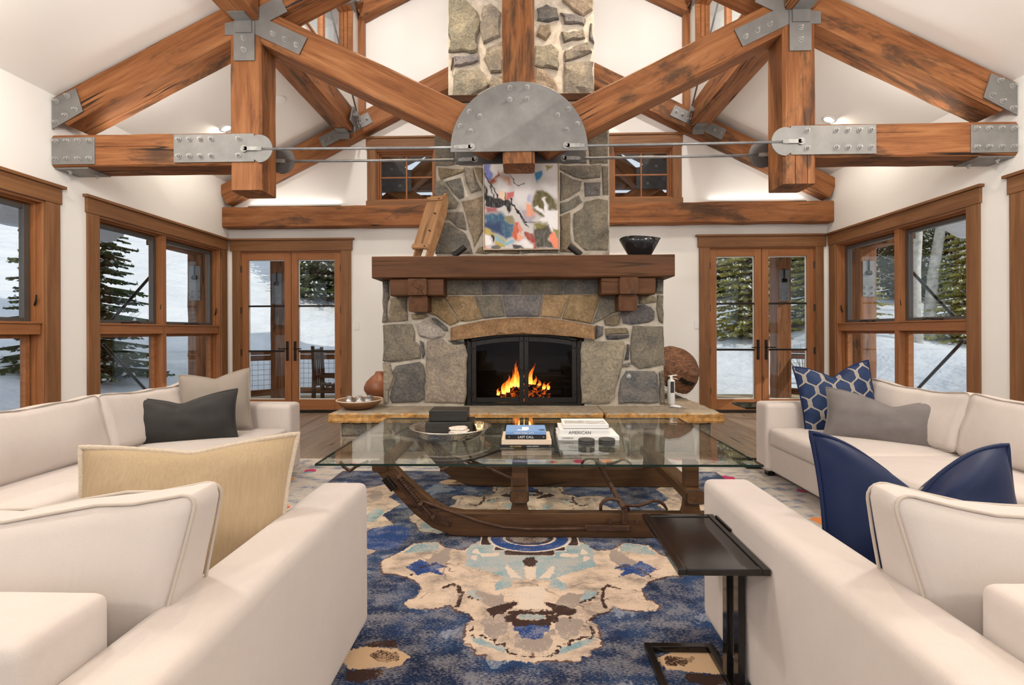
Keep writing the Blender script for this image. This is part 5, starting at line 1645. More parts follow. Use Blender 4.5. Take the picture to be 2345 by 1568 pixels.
lay('r_core', (0.06, 0.028, 0.018), 0.9, edge2, 0, (0.5, 0.33, 0.2), 0.6)
lay('r_eye', (0.10, 0.065, 0.055), 0.6, edge, 0, (0.6, 0.5, 0.42), 0.6)
lay('r_ring', (0.66, 0.56, 0.48), 0.1, n.math('MULTIPLY', edge, 0.2))
# border: pale ground with flowers
bmask = n.step(n.math('ADD', n.attr('r_border'), n.math('MULTIPLY', edge, 0.4)), 0.0, 0.003)
fv = n.voro(n.mapping(co, (3.6, 3.6, 0)), 1.0)
fcol = n.ramp(n.noise(n.mapping(co, (2.2, 2.2, 1)), 1.0, 1, 0.5), [(0.36, (0.70, 0.24, 0.07)), (0.46, (0.50, 0.03, 0.12)), (0.54, (0.12, 0.30, 0.34)), (0.62, (0.72, 0.30, 0.08))], 'CONSTANT')
fl_ = n.step(n.math('ADD', fv, n.math('MULTIPLY', edge2, 2.5)), 0.24, 0.01)
bcol = n.mix(fl_, fcol, n.ramp(mid, [(0.38, (0.22, 0.24, 0.30)), (0.5, (0.50, 0.45, 0.40)), (0.7, (0.60, 0.52, 0.44))]))
col_ = n.mix(bmask, col_, bcol)
line_ = n.math('SUBTRACT', 1.0, n.step(n.math('ABSOLUTE', n.attr('r_border')), 0.012, 0.003))
col_ = n.mix(n.math('MULTIPLY', line_, 0.8), col_, (0.05, 0.04, 0.06))
M['rug_wool'] = n.bsdf(col_, 0.95, 0, n.bump(n.math('ADD', row, row2), 0.35, 0.004), 0.1, 0.1)
me.materials.append(M['rug_wool'])
me.update()
rug = link('area_rug', me)
so = rug.modifiers.new('pile', 'SOLIDIFY')
so.thickness = 0.011
so.offset = -1
tag(rug, 'large distressed blue and cream medallion rug under the sled table', 'rug')

# ================================================================ SOFT FURNITURE
def roundbox(hx, hy, hz, r, bulge=(0, 0, 0), m=7, flare=0.0, wob=0.0, seed=0.0, taper=0.0, sag=0.0):
    def axis(h):
        rr = min(r, h * 0.98)
        a = [-h, -h + rr * 0.12, -h + rr * 0.4, -h + rr, min(-h + rr * 1.25, -1e-3)]
        rm = min(rr * 1.25, h - 2e-3)
        mid = [-h + rm + (2 * h - 2 * rm) * (i / m) for i in range(1, m)]
        return a + mid + [max(h - rr * 1.25, 1e-3), h - rr, h - rr * 0.4, h - rr * 0.12, h]
    A = [axis(hx), axis(hy), axis(hz)]
    H = (hx, hy, hz)
    vid, vs, fs = {}, [], []
    def vert(p):
        k = tuple(round(c, 6) for c in p)
        if k in vid:
            return vid[k]
        inner = [max(-(H[i] - min(r, H[i] * 0.98)), min(H[i] - min(r, H[i] * 0.98), p[i])) for i in range(3)]
        d = Vector([p[i] - inner[i] for i in range(3)])
        L = d.length
        q = Vector(inner) + (d / L * min(r, H[0], H[1], H[2]) if L > 1e-9 else Vector())
        nrm = [p[i] / H[i] for i in range(3)]
        for i in range(3):
            o = [j for j in range(3) if j != i]
            q[i] += bulge[i] * nrm[i] * abs(nrm[i]) * (1 - nrm[o[0]] ** 2) * (1 - nrm[o[1]] ** 2)
        if flare:
            q[0] *= 1 + flare * (q[2] / hz)
        if taper:
            q[1] *= 1 - taper * (nrm[2] * 0.5 + 0.5) ** 1.5
        if sag:
            q[2] -= sag * (1 - nrm[0] ** 2) * (nrm[2] * 0.5 + 0.5) ** 2
        if wob:
            nn = mnoise.noise((q[0] * 4 + seed, q[1] * 4, q[2] * 4))
            q += Vector((nn * wob * 0.4, nn * wob, nn * wob))
        vid[k] = len(vs)
        vs.append(tuple(q))
        return vid[k]
    for ax in range(3):
        o = [j for j in range(3) if j != ax]
        for sg in (-1, 1):
            for i in range(len(A[o[0]]) - 1):
                for j in range(len(A[o[1]]) - 1):
                    qd = []
                    for (di, dj) in ((0, 0), (1, 0), (1, 1), (0, 1)):
                        p = [0, 0, 0]
                        p[ax] = sg * H[ax]
                        p[o[0]] = A[o[0]][i + di]
                        p[o[1]] = A[o[1]][j + dj]
                        qd.append(vert(p))
                    flip = (sg > 0) ^ (ax == 1)
                    fs.append(tuple(qd) if flip else tuple(qd[::-1]))
    return MB().add(vs, fs)

def sofa(label, w, d, loc, rot, ncush, arm=0.19, ah=0.63, bh=0.725, backt=0.185, ch=0.87, flare=0.0, seed=0, tp=0.5, ov=0.004, fw=0.0, lean=7, sag=0.035):
    """local: X along the seat, +Y the front, origin at the middle of the back edge on the floor"""
    t = thing('sofa', label, 'sofa', loc, rot)
    T = Matrix.Translation
    def rb(name, x0, x1, y0, y1, z0, z1, r, bul=(0, 0, 0), m='sofa_cream', rot=None, **kw):
        mb = roundbox((x1 - x0) / 2, (y1 - y0) / 2, (z1 - z0) / 2, r, bul, **kw)
        mt = T(((x0 + x1) / 2, (y0 + y1) / 2, (z0 + z1) / 2))
        if rot is not None:
            mt = mt @ rot
        return mb.build(name, m, t, smooth=True, mat=mt, local=True)
    rb('base', -w / 2 + arm * 0.9, w / 2 - arm * 0.9, 0.03, d - 0.03, 0.075, 0.29, 0.02)
    for s in (-1, 1):
        a, b = sorted((s * w / 2, s * (w / 2 - arm)))
        rb('arm', a, b, 0.0, d, 0.065, ah, 0.032, (0.006, 0.004, 0.006))
    rb('back', -w / 2 + arm * 0.98, w / 2 - arm * 0.98, 0.0, backt, 0.065, bh, 0.025, (0, 0.006, 0.006))
    iw = w - 2 * arm
    cw = iw / ncush
    for k in range(ncush):
        x0 = -iw / 2 + k * cw
        rb('seat_cushion', x0 + 0.003, x0 + cw - 0.003, backt + 0.01, d - 0.012, 0.285, 0.435, 0.035, (0.002, 0.012, 0.02))
        c = rb('back_cushion', x0 - ov, x0 + cw + ov, backt + 0.015 + fw, backt + 0.215 + fw, 0.425, ch, 0.045, (0.006, 0.05, 0.0), rot=Matrix.Rotation(R(lean), 4, 'X'), flare=flare, wob=0.022, seed=seed + k * 3.1, taper=tp, sag=sag)
        hx, hy, hz = cw / 2 + ov, 0.1, (ch - 0.425) / 2
        for yy in (-1, 1):
            pts = []
            for (sx_, sz_) in ((-1, -1), (1, -1), (1, 1), (-1, 1)):
                for q in range(6):
                    a = {(-1, -1): 180, (1, -1): 270, (1, 1): 0, (-1, 1): 90}[(sx_, sz_)] + q * 18
                    px = sx_ * (hx - 0.05) + 0.047 * math.cos(R(a))
                    pz = sz_ * (hz - 0.05) + 0.047 * math.sin(R(a))
                    pts.append((px, yy * (hy - 0.020), pz))
            dense = []
            for i in range(len(pts)):
                a, b = Vector(pts[i]), Vector(pts[(i + 1) % len(pts)])
                kk = max(1, int((b - a).length / 0.08))
                for j in range(kk):
                    p = a.lerp(b, j / kk)
                    ux, uz = p.x / hx, p.z / hz
                    p.x += 0.006 * ux * (1 - uz * uz)
                    if flare:
                        p.x *= 1 + flare * p.z / hz
                    p.y *= 1 - tp * (uz * 0.5 + 0.5) ** 1.5
                    p.z -= sag * (1 - ux * ux) * (uz * 0.5 + 0.5) ** 2
                    nn = mnoise.noise((p.x * 4 + seed + k * 3.1, p.y * 4, p.z * 4))
                    p += Vector((nn * 0.022 * 0.4, nn * 0.022, nn * 0.022))
                    dense.append(p)
            MB().tube(dense, 0.0040, 6, closed=True).build('piping', 'piping_cream', c, local=True, smooth=True)
    for (fx, fy) in ((-1, 0.08), (1, 0.08), (-1, d - 0.08), (1, d - 0.08)):
        MB().box(fx * (w / 2 - 0.09) - 0.03, fx * (w / 2 - 0.09) + 0.03, fy - 0.03, fy + 0.03, 0.012, 0.07).build('foot', 'black_lacquer', t, local=True)
    return t
sofa('cream armchair loveseat at the lower left with the tan pillow', 1.25, 1.19, (-1.255, 0.755, 0), 0, 1, flare=0.12, seed=1, ov=0.04, fw=0.05, lean=0, sag=0.065, ch=0.885)
sofa('cream armchair loveseat at the lower right with the plain navy pillow', 1.23, 1.19, (1.345, 0.82, 0), 0, 1, flare=0.12, seed=5, ov=0.03, fw=0.05, lean=0, sag=0.065, ch=0.865)
sofa('long cream sofa on the left below the windows', 3.10, 1.15, (-3.11, 2.65, 0), R(-90), 3, arm=0.20, ch=0.84, seed=9)
sofa('long cream sofa on the right below the windows', 3.10, 1.15, (3.15, 2.69, 0), R(90), 3, arm=0.20, ch=0.84, seed=13)

def pillow(label, loc, w, h, t, yaw, lean, roll, front, back=None, edge=None, er=0.006, chop=0.0, seed=0.0, ears=0.06, name='throw_pillow', grp=None, taper=0.0):
    """soft cushion: local X across, Z up, -Y is its front; loc is the middle of its lower edge"""
    root = thing(name, label, 'pillow', loc)
    root.matrix_basis = Matrix.Translation(loc) @ Matrix.Rotation(yaw, 4, 'Z') @ Matrix.Rotation(roll, 4, 'Y') @ Matrix.Rotation(-lean, 4, 'X')
    n = 30
    def P(u, v, sd):
        # concave sides so that the corners stand out
        x = u * w / 2 * (1 - ears * (1 - v * v) * abs(u) ** 2) * (1 - taper * (1 - v) / 2)
        z = v * h / 2 * (1 - ears * (1 - u * u) * abs(v) ** 2)
        th = t / 2 * (max(0.0, 1 - abs(u) ** 2.6) ** 0.62) * (max(0.0, 1 - abs(v) ** 2.6) ** 0.62)
        if chop:
            g = 0.75 * math.exp(-(u / 0.52) ** 2) + 0.25 * math.exp(-(u / 0.16) ** 2)
            top = max(0.0, (v + 0.4) / 1.4)
            z -= chop * g * top ** 1.5
            th *= 1 - 0.22 * math.exp(-(u / 0.12) ** 2) * top
        nn = mnoise.noise((u * 2.2 + seed, v * 2.2, seed * 1.7)) * 0.012
        z_ = z + h / 2
        y = sd * th + nn * (1 if sd > 0 else 1) * min(1, th / 0.02)
        return (x, y, z_)
    vs, fs, mi = [], [], []
    for sd in (-1, 1):
        for j in range(n + 1):
            for i in range(n + 1):
                vs.append(P(-1 + 2 * i / n, -1 + 2 * j / n, sd))
    k = (n + 1) ** 2
    for j in range(n):
        for i in range(n):
            a, b, c, d = j * (n + 1) + i, j * (n + 1) + i + 1, (j + 1) * (n + 1) + i + 1, (j + 1) * (n + 1) + i
            fs.append((a, b, c, d))
            mi.append(0)
            fs.append((k + d, k + c, k + b, k + a))
            mi.append(1)
    mb = MB()
    mb.v, mb.f, mb.mi = vs, fs, mi
    mb.build('cover', [front, back or front], root, smooth=True, local=True)
    per = [(i, 0) for i in range(n)] + [(n, j) for j in range(n)] + [(n - i, n) for i in range(n)] + [(0, n - j) for j in range(n)]
    pts = [P(-1 + 2 * i / n, -1 + 2 * j / n, 0) for i, j in per]
    MB().tube(pts, er, 7, closed=True).build('edging', edge or front, root, smooth=True, local=True)
    return root
pillow('tan linen pillow with a fuzzy cream edge in the lower left chair', (-1.065, 1.455, 0.405), 0.655, 0.49, 0.17, R(180) + R(14), R(-18), R(1.0), 'taupe_plush', 'linen_tan', 'fringe_cream', 0.009, 0.03, 1.3, taper=0.10)
pillow('dark charcoal velvet lumbar pillow on the left sofa', (-2.50, 3.46, 0.415), 0.74, 0.38, 0.17, R(20), R(14), R(-3), 'charcoal_velvet', chop=0.07, seed=2.1)
pillow('taupe plush square pillow on the left sofa behind the charcoal one', (-2.455, 3.80, 0.43), 0.52, 0.50, 0.16, R(16), R(12), R(-5), 'taupe_plush', chop=0.05, seed=3.2)
pillow('blue trellis patterned pillow against the arm of the right sofa', (2.53, 3.88, 0.42), 0.56, 0.56, 0.16, R(-10), R(12), R(-6), 'trellis_velvet', edge='navy_velvet', chop=0.10, seed=4.4)
pillow('grey velvet lumbar pillow leaning before the trellis pillow on the right sofa', (2.585, 3.47, 0.405), 0.82, 0.385, 0.18, R(-34), R(15), R(3), 'grey_velvet', chop=0.09, seed=5.7)
pillow('plain navy velvet pillow seen from behind in the lower right chair', (1.235, 1.50, 0.395), 0.61, 0.50, 0.20, R(180) - R(4), R(-16), R(-3.0), 'trellis_velvet', 'navy_velvet', 'navy_velvet', 0.008, 0.17, 6.9)
pillow('pale grey pillow cut off by the left edge of the photo', (-2.80, 2.07, 0.43), 0.50, 0.40, 0.17, R(76), R(12), 0, 'grey_velvet', chop=0.03, seed=7.7)

# small fabric tags on pillows and sofa back
for (p, nm) in (((3.02 - 0.115, 3.30, 0.785), 'x'),):
    pass

# ================================================================ TABLES
GZ = 0.48
gt = thing('glass_tabletop', 'large clear glass tabletop resting on an antique sled', 'table', (0.07, 3.48, GZ - 0.012))
X0, X1, Y0, Y1 = -1.20, 1.34, 2.74, 4.22
mb = MB().add([(X0, Y0, GZ), (X1, Y0, GZ), (X1, Y1, GZ), (X0, Y1, GZ)], [(0, 1, 2, 3)])
mb.add([(X0, Y0, GZ - 0.012), (X1, Y0, GZ - 0.012), (X1, Y1, GZ - 0.012), (X0, Y1, GZ - 0.012)], [(3, 2, 1, 0)])
mb.build('glass_sheet', 'table_glass', gt)
MB().box(X0, X1, Y0, Y0 + 0.003, GZ - 0.012, GZ).box(X0, X1, Y1 - 0.003, Y1, GZ - 0.012, GZ).box(X0, X0 + 0.003, Y0, Y1, GZ - 0.012, GZ).box(X1 - 0.003, X1, Y0, Y1, GZ - 0.012, GZ).build('polished_edge', 'glass_edge', gt)

sb = thing('antique_sled', 'antique dark bobsled with iron fittings carrying the glass tabletop', 'sled', (0.1, 3.36, 0.013))
BOT = [(1.20, 0.013), (-0.32, 0.013), (-0.44, 0.022), (-0.55, 0.065), (-0.66, 0.15), (-0.76, 0.255), (-0.85, 0.36), (-0.93, 0.455)]
TOP = [(-0.80, 0.455), (-0.72, 0.375), (-0.62, 0.285), (-0.54, 0.215), (-0.46, 0.175), (-0.36, 0.158), (1.20, 0.158)]
for (y0, y1) in ((2.865, 2.925), (3.80, 3.86)):
    pr = BOT + TOP
    MB().prism(pr, lambda a, b: (a, y0, b), lambda a, b: (a, y1, b)).build('runner', 'sled_wood', sb, bevel=0.006)
    ym = (y0 + y1) / 2
    MB().tube([(a, ym, b - 0.003) for a, b in BOT], 0.006, 6).build('shoe_strip', 'black_iron', sb)
for xb, nm in ((-0.03, 'a'), (0.985, 'b')):
    timber('bolster', (xb, 2.80, 0.275), (xb, 3.92, 0.275), 0.105, 0.075, sb, 'sled_wood', jit=0.002, ch=0.012)
    MB().tube([(xb + 0.052 * cx_ , 2.803, 0.275 + 0.037 * cz_) for cx_, cz_ in ((-1, -0.6), (-1, 0.6), (-0.7, 1), (0.7, 1), (1, 0.6), (1, -0.6), (0.7, -1), (-0.7, -1))], 0.004, 6, closed=True).build('iron_band', 'black_iron', sb)
    for yp in (2.895, 3.83):
        pr = [(-0.058, 0.150), (0.058, 0.150), (0.046, 0.19), (0.040, 0.238), (-0.040, 0.238), (-0.046, 0.19)]
        MB().prism(pr, lambda a, b: (xb + a, yp - 0.028, b), lambda a, b: (xb + a, yp + 0.028, b)).build('knee', 'sled_wood', sb, bevel=0.004)
        MB().box(xb - 0.042, xb + 0.042, yp - 0.030, yp + 0.030, 0.312, 0.467).build('stake', 'sled_wood', sb, bevel=0.008)
timber('nose_bar', (-0.86, 2.85, 0.425), (-0.86, 3.88, 0.425), 0.09, 0.05, sb, 'sled_wood', jit=0.002)
# iron work on the near runner (and its mate on the far one)
for (yy, sg) in ((2.857, -1), (3.868, 1)):
    pr = [(-0.80, 0.36), (-0.70, 0.255), (-0.58, 0.13), (-0.50, 0.085), (-0.44, 0.078), (-0.43, 0.105), (-0.47, 0.13), (-0.56, 0.18), (-0.66, 0.29), (-0.75, 0.385)]
    fn0, fn1 = (lambda a, b: (a, yy + 0.008, b)), (lambda a, b: (a, yy, b))
    MB().prism(pr[::-1], fn0, fn1).build('iron_strap', 'rust_iron', sb, bevel=0.002, segs=1)
    coil = []
    for i in range(121):
        t_ = i / 120
        c = Vector((-0.735, yy + sg * 0.022, 0.365)).lerp(Vector((-0.60, yy + sg * 0.022, 0.20)), t_)
        a = t_ * 14 * 2 * math.pi
        coil.append((c.x + 0.014 * math.cos(a) * 0.77, c.y + 0.014 * math.sin(a), c.z + 0.014 * math.cos(a) * 0.63))
    MB().tube(coil, 0.0035, 5).build('spring', 'rust_iron', sb, smooth=True)
    MB().tube([(-0.76, yy + sg * 0.022, 0.395), (-0.54, yy + sg * 0.022, 0.135)], 0.007, 7).build('spring_rod', 'rust_iron', sb)
    for (a, b) in ((-0.745, 0.378), (-0.615, 0.222), (-0.545, 0.142)):
        mb = MB()
        cyl(mb, (a, yy + sg * 0.022, b), (0.64, 0, -0.77), 0.022, 0.016, 8)
        mb.build('spring_collar', 'rust_iron', sb)
    MB().tbox(Matrix.Translation((-0.80, yy + sg * 0.012, 0.335)) @ Matrix.Rotation(R(50), 4, 'Y'), -0.045, 0.045, -0.012, 0.012, -0.02, 0.02).build('iron_lug', 'bronze', sb, bevel=0.004)
    for (a, b) in ((-0.455, 0.097), (0.50, 0.115), (0.66, 0.115), (0.60, 0.082)):
        mb = MB()
        cyl(mb, (a, yy + sg * 0.006, b), (0, 1, 0), 0.013, 0.014, 8)
        mb.build('iron_rivet', 'rust_iron', sb)
    rodp = [(-0.60, 0.235), (-0.52, 0.205), (-0.40, 0.162), (-0.26, 0.115), (-0.12, 0.082), (0.02, 0.073), (0.22, 0.075), (0.36, 0.078)]
    MB().tube([(a, yy + sg * 0.018, b) for a, b in rodp], 0.0095, 7).build('long_rod', 'rust_iron', sb, smooth=True)
    MB().box(0.35, 0.615, *sorted((yy + sg * 0.012, yy + sg * 0.022)), 0.064, 0.098).build('link_bar', 'rust_iron', sb, bevel=0.003)
    MB().tbox(Matrix.Translation((0.585, yy + sg * 0.008, 0.145)) @ Matrix.Rotation(R(-3), 4, 'Y'), -0.016, 0.016, -0.006, 0.006, -0.045, 0.075).build('brake_arm', 'rust_iron', sb, bevel=0.003)
    hook = [(0.455, 0.165), (0.455, 0.195), (0.475, 0.222), (0.51, 0.232), (0.55, 0.226), (0.58, 0.208), (0.62, 0.192), (0.67, 0.190), (0.72, 0.202), (0.765, 0.222), (0.80, 0.220), (0.83, 0.198), (0.85, 0.168)]
    MB().tube([(a, yy - sg * 0.045, b) for a, b in hook], [0.010] * 12 + [0.006], 7).build('brake_hook', 'rust_iron', sb, smooth=True)
    MB().tube([(0.575, yy - sg * 0.045, 0.215), (0.61, yy - sg * 0.045, 0.19), (0.625, yy - sg * 0.045, 0.165)], 0.009, 7).build('brake_hook', 'rust_iron', sb, smooth=True)
    MB().tube([(-0.93, yy, 0.462), (-1.0, yy, 0.435), (-1.04, yy, 0.405), (-1.075, yy, 0.43), (-1.10, yy, 0.462)], 0.010, 7).build('draw_hook', 'rust_iron', sb, smooth=True)
MB().tube([(0.575, 2.84, 0.205), (0.575, 3.88, 0.205)], 0.016, 9).build('brake_shaft', 'rust_iron', sb, smooth=True)
MB().tube([(-0.50, 3.87, 0.40), (-0.42, 3.55, 0.36), (-0.36, 3.35, 0.335), (-0.10, 3.1, 0.30), (-0.04, 3.05, 0.29)], 0.010, 7).build('draw_rod', 'rust_iron', sb, smooth=True)
MB().tube([(-0.50, 2.90, 0.40), (-0.44, 3.2, 0.37), (-0.36, 3.35, 0.345), (-0.2, 3.7, 0.32), (-0.04, 3.80, 0.30)], 0.010, 7).build('draw_rod', 'rust_iron', sb, smooth=True)

# things on the glass
tr = thing('silver_tray', 'round hammered silver dish on the glass tabletop', 'tray', (-0.53, 3.48, GZ))
MB().lathe([(0.0, 0.004), (0.17, 0.001), (0.21, 0.006), (0.245, 0.03), (0.268, 0.062), (0.293, 0.075), (0.290, 0.079), (0.262, 0.067), (0.236, 0.034), (0.20, 0.012), (0.0, 0.009)], 48, cap=False).build('dish', 'hammered_silver', tr, local=True, smooth=True)
TZ = GZ + 0.0125
o = MB().box(-0.165, 0.165, -0.12, 0.12, 0, 0.10).build('storage_box', 'box_black', bevel=0.004, mat=Matrix.Translation((-0.535, 3.52, TZ)))
tag(o, 'large black box standing in the silver tray', 'box')
MB().box(-0.1655, 0.1655, -0.1205, 0.1205, 0.068, 0.070).build('lid_joint', 'firebox_black', o, mat=Matrix.Translation((-0.535, 3.52, TZ)))
o = MB().box(-0.135, 0.135, -0.095, 0.095, 0, 0.078).build('storage_box', 'box_black', bevel=0.004, mat=Matrix.Translation((-0.545, 3.53, TZ + 0.1005)))
tag(o, 'smaller black box stacked on top of the larger one', 'box')
ra = random.Random(4)
for i in range(5):
    p = []
    for k in range(9):
        a = 2 * math.pi * k / 9
        rr = 0.058 + ra.uniform(-0.008, 0.012)
        p.append((rr * 1.15 * math.cos(a), rr * math.sin(a)))
    mb = MB().prism(p, lambda a, b: (a, b, 0), lambda a, b: (a, b, 0.015))
    o = mb.build('agate_coaster', 'agate', bevel=0.004, mat=Matrix.Translation((-0.455 + ra.uniform(-0.008, 0.008), 3.335, TZ + 0.001 + i * 0.0165)) @ Matrix.Rotation(i * 0.8, 4, 'Z'))
    tag(o, ['lowest', 'second', 'middle', 'fourth', 'topmost'][i] + ' pale agate coaster of the pile in the tray', 'coaster', 'agate coasters in the tray')
gc = thing('gold_tumbler', 'small gold mercury glass cup at the right of the silver tray', 'cup', (-0.325, 3.46, TZ))
MB().lathe([(0.0, 0.002), (0.036, 0.0), (0.040, 0.01), (0.043, 0.09), (0.040, 0.09), (0.036, 0.012), (0.0, 0.010)], 24, cap=False).build('cup', 'gold_metal', gc, local=True, smooth=True)

def text(body, size, mat_name, loc, rotx, parent, rotz=0, ext=0.0004, align='CENTER', sx_=1.0):
    cu = bpy.data.curves.new('lettering', 'FONT')
    cu.body = body
    cu.size = size
    cu.align_x = align
    cu.align_y = 'CENTER'
    cu.extrude = ext
    ob = bpy.data.objects.new('lettering_tmp', cu)
    COL.objects.link(ob)
    dg = bpy.context.evaluated_depsgraph_get()
    me = bpy.data.meshes.new_from_object(ob.evaluated_get(dg))
    bpy.data.objects.remove(ob)
    me.materials.clear()
    me.materials.append(M[mat_name])
    return link('lettering', me, parent, Matrix.Translation(loc) @ Matrix.Rotation(rotz, 4, 'Z') @ Matrix.Rotation(rotx, 4, 'X') @ Matrix.Diagonal((sx_, 1, 1, 1)))

def book(label, x0, x1, y0, y1, z, t, cover, pages='paper_white', rot=0.0, spine=True):
    cx_, cy_ = (x0 + x1) / 2, (y0 + y1) / 2
    b = thing('book', label, 'book', (cx_, cy_, z), rot)
    w, d = (x1 - x0) / 2, (y1 - y0) / 2
    MB().box(-w, w, -d, d, 0, 0.003).box(-w, w, -d, d, t - 0.003, t).box(-w, w, -d, -d + 0.003, 0.003, t - 0.003).build('cover', cover, b, local=True, bevel=0.001, segs=1)
    MB().box(-w + 0.004, w - 0.004, -d + 0.003, d - 0.005, 0.003, t - 0.003).build('pages', pages, b, local=True)
    return b
z = GZ + 0.0005
b1 = book('thin black book with gold lettering at the bottom of the left pile', -0.158, 0.196, 3.135, 3.42, z, 0.017, 'cover_black')
text('ski-rockies', 0.017, 'ink_gold', (-0.055, 3.1345, z + 0.0085), R(90), b1)
text('MARC MUENCH', 0.009, 'ink_white', (0.055, 3.1345, z + 0.0085), R(90), b1, sx_=1.2)
text('H', 0.012, 'ink_gold', (0.168, 3.1345, z + 0.0085), R(90), b1)
z += 0.0173
b2 = book('thick cream covered book in the left pile', -0.148, 0.177, 3.142, 3.41, z, 0.032, 'paper_cream')
z += 0.0323
b3 = book('black book titled LAST CALL in the left pile', -0.123, 0.143, 3.15, 3.385, z, 0.030, 'cover_black')
text('LAST CALL', 0.0215, 'ink_white', (0.01, 3.1495, z + 0.015), R(90), b3)
text('I', 0.015, 'ink_white', (-0.098, 3.1495, z + 0.015), R(90), b3)
text('M', 0.011, 'ink_white', (0.126, 3.1495, z + 0.015), R(90), b3)
z += 0.0303
b4 = book('blue book titled DEAR PARK CITY on top of the left pile', -0.122, 0.143, 3.152, 3.375, z, 0.021, 'cover_blue')
text('DEAR PARK CITY', 0.0165, 'ink_white', (0.0, 3.1515, z + 0.0105), R(90), b4, sx_=1.02)
MB().box(-0.015, 0.03, 3.21, 3.30, z + 0.021, z + 0.0214).box(-0.045, 0.02, 3.19, 3.21, z + 0.021, z + 0.0214).build('cover_print', 'ink_white', b4)
mb = MB()
for k in range(7):
    a = R(200 + k * 26)
    mb.tube([(0.115, 3.19 + 0.03, z + 0.0212), (0.115 + 0.035 * math.cos(a) * 0.7, 3.22 + 0.05 * math.sin(a), z + 0.0214)], 0.0016, 4)
mb.build('cover_branch', 'ink_dark', b4)
z = GZ + 0.0005
w1 = book('clear edged pale book at the bottom of the right pile', 0.235, 0.655, 3.345, 3.64, z, 0.030, 'paper_white')
text('CHASING', 0.020, 'ink_dark', (0.30, 3.3445, z + 0.015), R(90), w1, sx_=0.9)
z += 0.0303
w2 = book('white book titled AMERICAN in the middle of the right pile', 0.245, 0.59, 3.36, 3.62, z, 0.040, 'paper_white')
text('AMERICAN', 0.030, 'ink_dark', (0.385, 3.3595, z + 0.019), R(90), w2, sx_=1.05)
z += 0.0403
w3 = book('white book with a grey landscape cover on top of the right pile', 0.272, 0.588, 3.375, 3.60, z, 0.034, 'paper_white')
n = NT('landscape_print')
f = n.noise(n.mapping(n.coord(), (18, 40, 1)), 1.0, 6, 0.7, 0.5)
M['landscape_print'] = n.bsdf(n.ramp(f, [(0.35, (0.20, 0.19, 0.19)), (0.5, (0.46, 0.45, 0.45)), (0.6, (0.68, 0.67, 0.67))]), 0.4)
MB().box(0.285, 0.575, 3.392, 3.52, z + 0.034, z + 0.0344).build('cover_print', 'landscape_print', w3)
MB().box(0.272, 0.588, 3.3742, 3.375, z + 0.004, z + 0.007).build('spine_line', 'ink_dark', w3)
cme = MB().lathe([(0.0, 0.0), (0.050, 0.0), (0.054, 0.002), (0.054, 0.010), (0.052, 0.0125), (0.046, 0.013), (0.0, 0.0128)], 32, cap=False).mesh('slate_coaster', 'slate', True)
for (cx_, cy_, nm) in ((0.412, 3.215, 'left'), (0.548, 3.225, 'right')):
    for i in range(3):
        o = link('slate_coaster', cme, mat=Matrix.Translation((cx_, cy_, GZ + 0.0005 + i * 0.0135)))
        tag(o, ['bottom', 'middle', 'top'][i] + ' round dark coaster of the %s pile before the white books' % nm, 'coaster', 'round dark coasters')

def ctable(label, x0, x1, y0, y1, zt, base_h=0.013):
    t = thing('side_table', label, 'side table', ((x0 + x1) / 2, (y0 + y1) / 2, base_h))
    MB().box(x0 + 0.025, x1 - 0.025, y0 + 0.025, y1 - 0.025, zt - 0.012, zt - 0.004).build('top_panel', 'black_lacquer', t, bevel=0.001)
    for (a, b, c, d) in ((x0, x0 + 0.025, y0, y1), (x1 - 0.025, x1, y0, y1), (x0 + 0.025, x1 - 0.025, y0, y0 + 0.025), (x0 + 0.025, x1 - 0.025, y1 - 0.025, y1)):
        MB().box(a, b, c, d, zt - 0.020, zt).build('top_rim', 'black_lacquer', t, bevel=0.003)
    ym = (y0 + y1) / 2
    for yy in (ym - 0.045, ym + 0.045):
        MB().box(x1 - 0.028, x1 - 0.006, yy - 0.018, yy + 0.018, base_h + 0.02, zt - 0.02).build('post', 'black_lacquer', t, bevel=0.002)
    for (a, b, c, d) in ((x0 + 0.005, x0 + 0.03, y0, y1), (x1 - 0.03, x1 - 0.004, y0, y1), (x0 + 0.03, x1 - 0.03, y0, y0 + 0.025), (x0 + 0.03, x1 - 0.03, y1 - 0.025, y1)):
        MB().box(a, b, c, d, base_h, base_h + 0.022).build('base_frame', 'black_lacquer', t, bevel=0.002)
    MB().box(x1 - 0.004, x1 + 0.004, ym + 0.06, y1 - 0.03, zt - 0.02, zt + 0.006).build('top_lip', 'black_lacquer', t, bevel=0.001)
ctable('black slim side table at the near right chair', 0.452, 0.722, 1.435, 1.872, 0.53)
ctable('black slim side table behind the far end of the right sofa', 1.96, 2.26, 4.32, 4.62, 0.56)

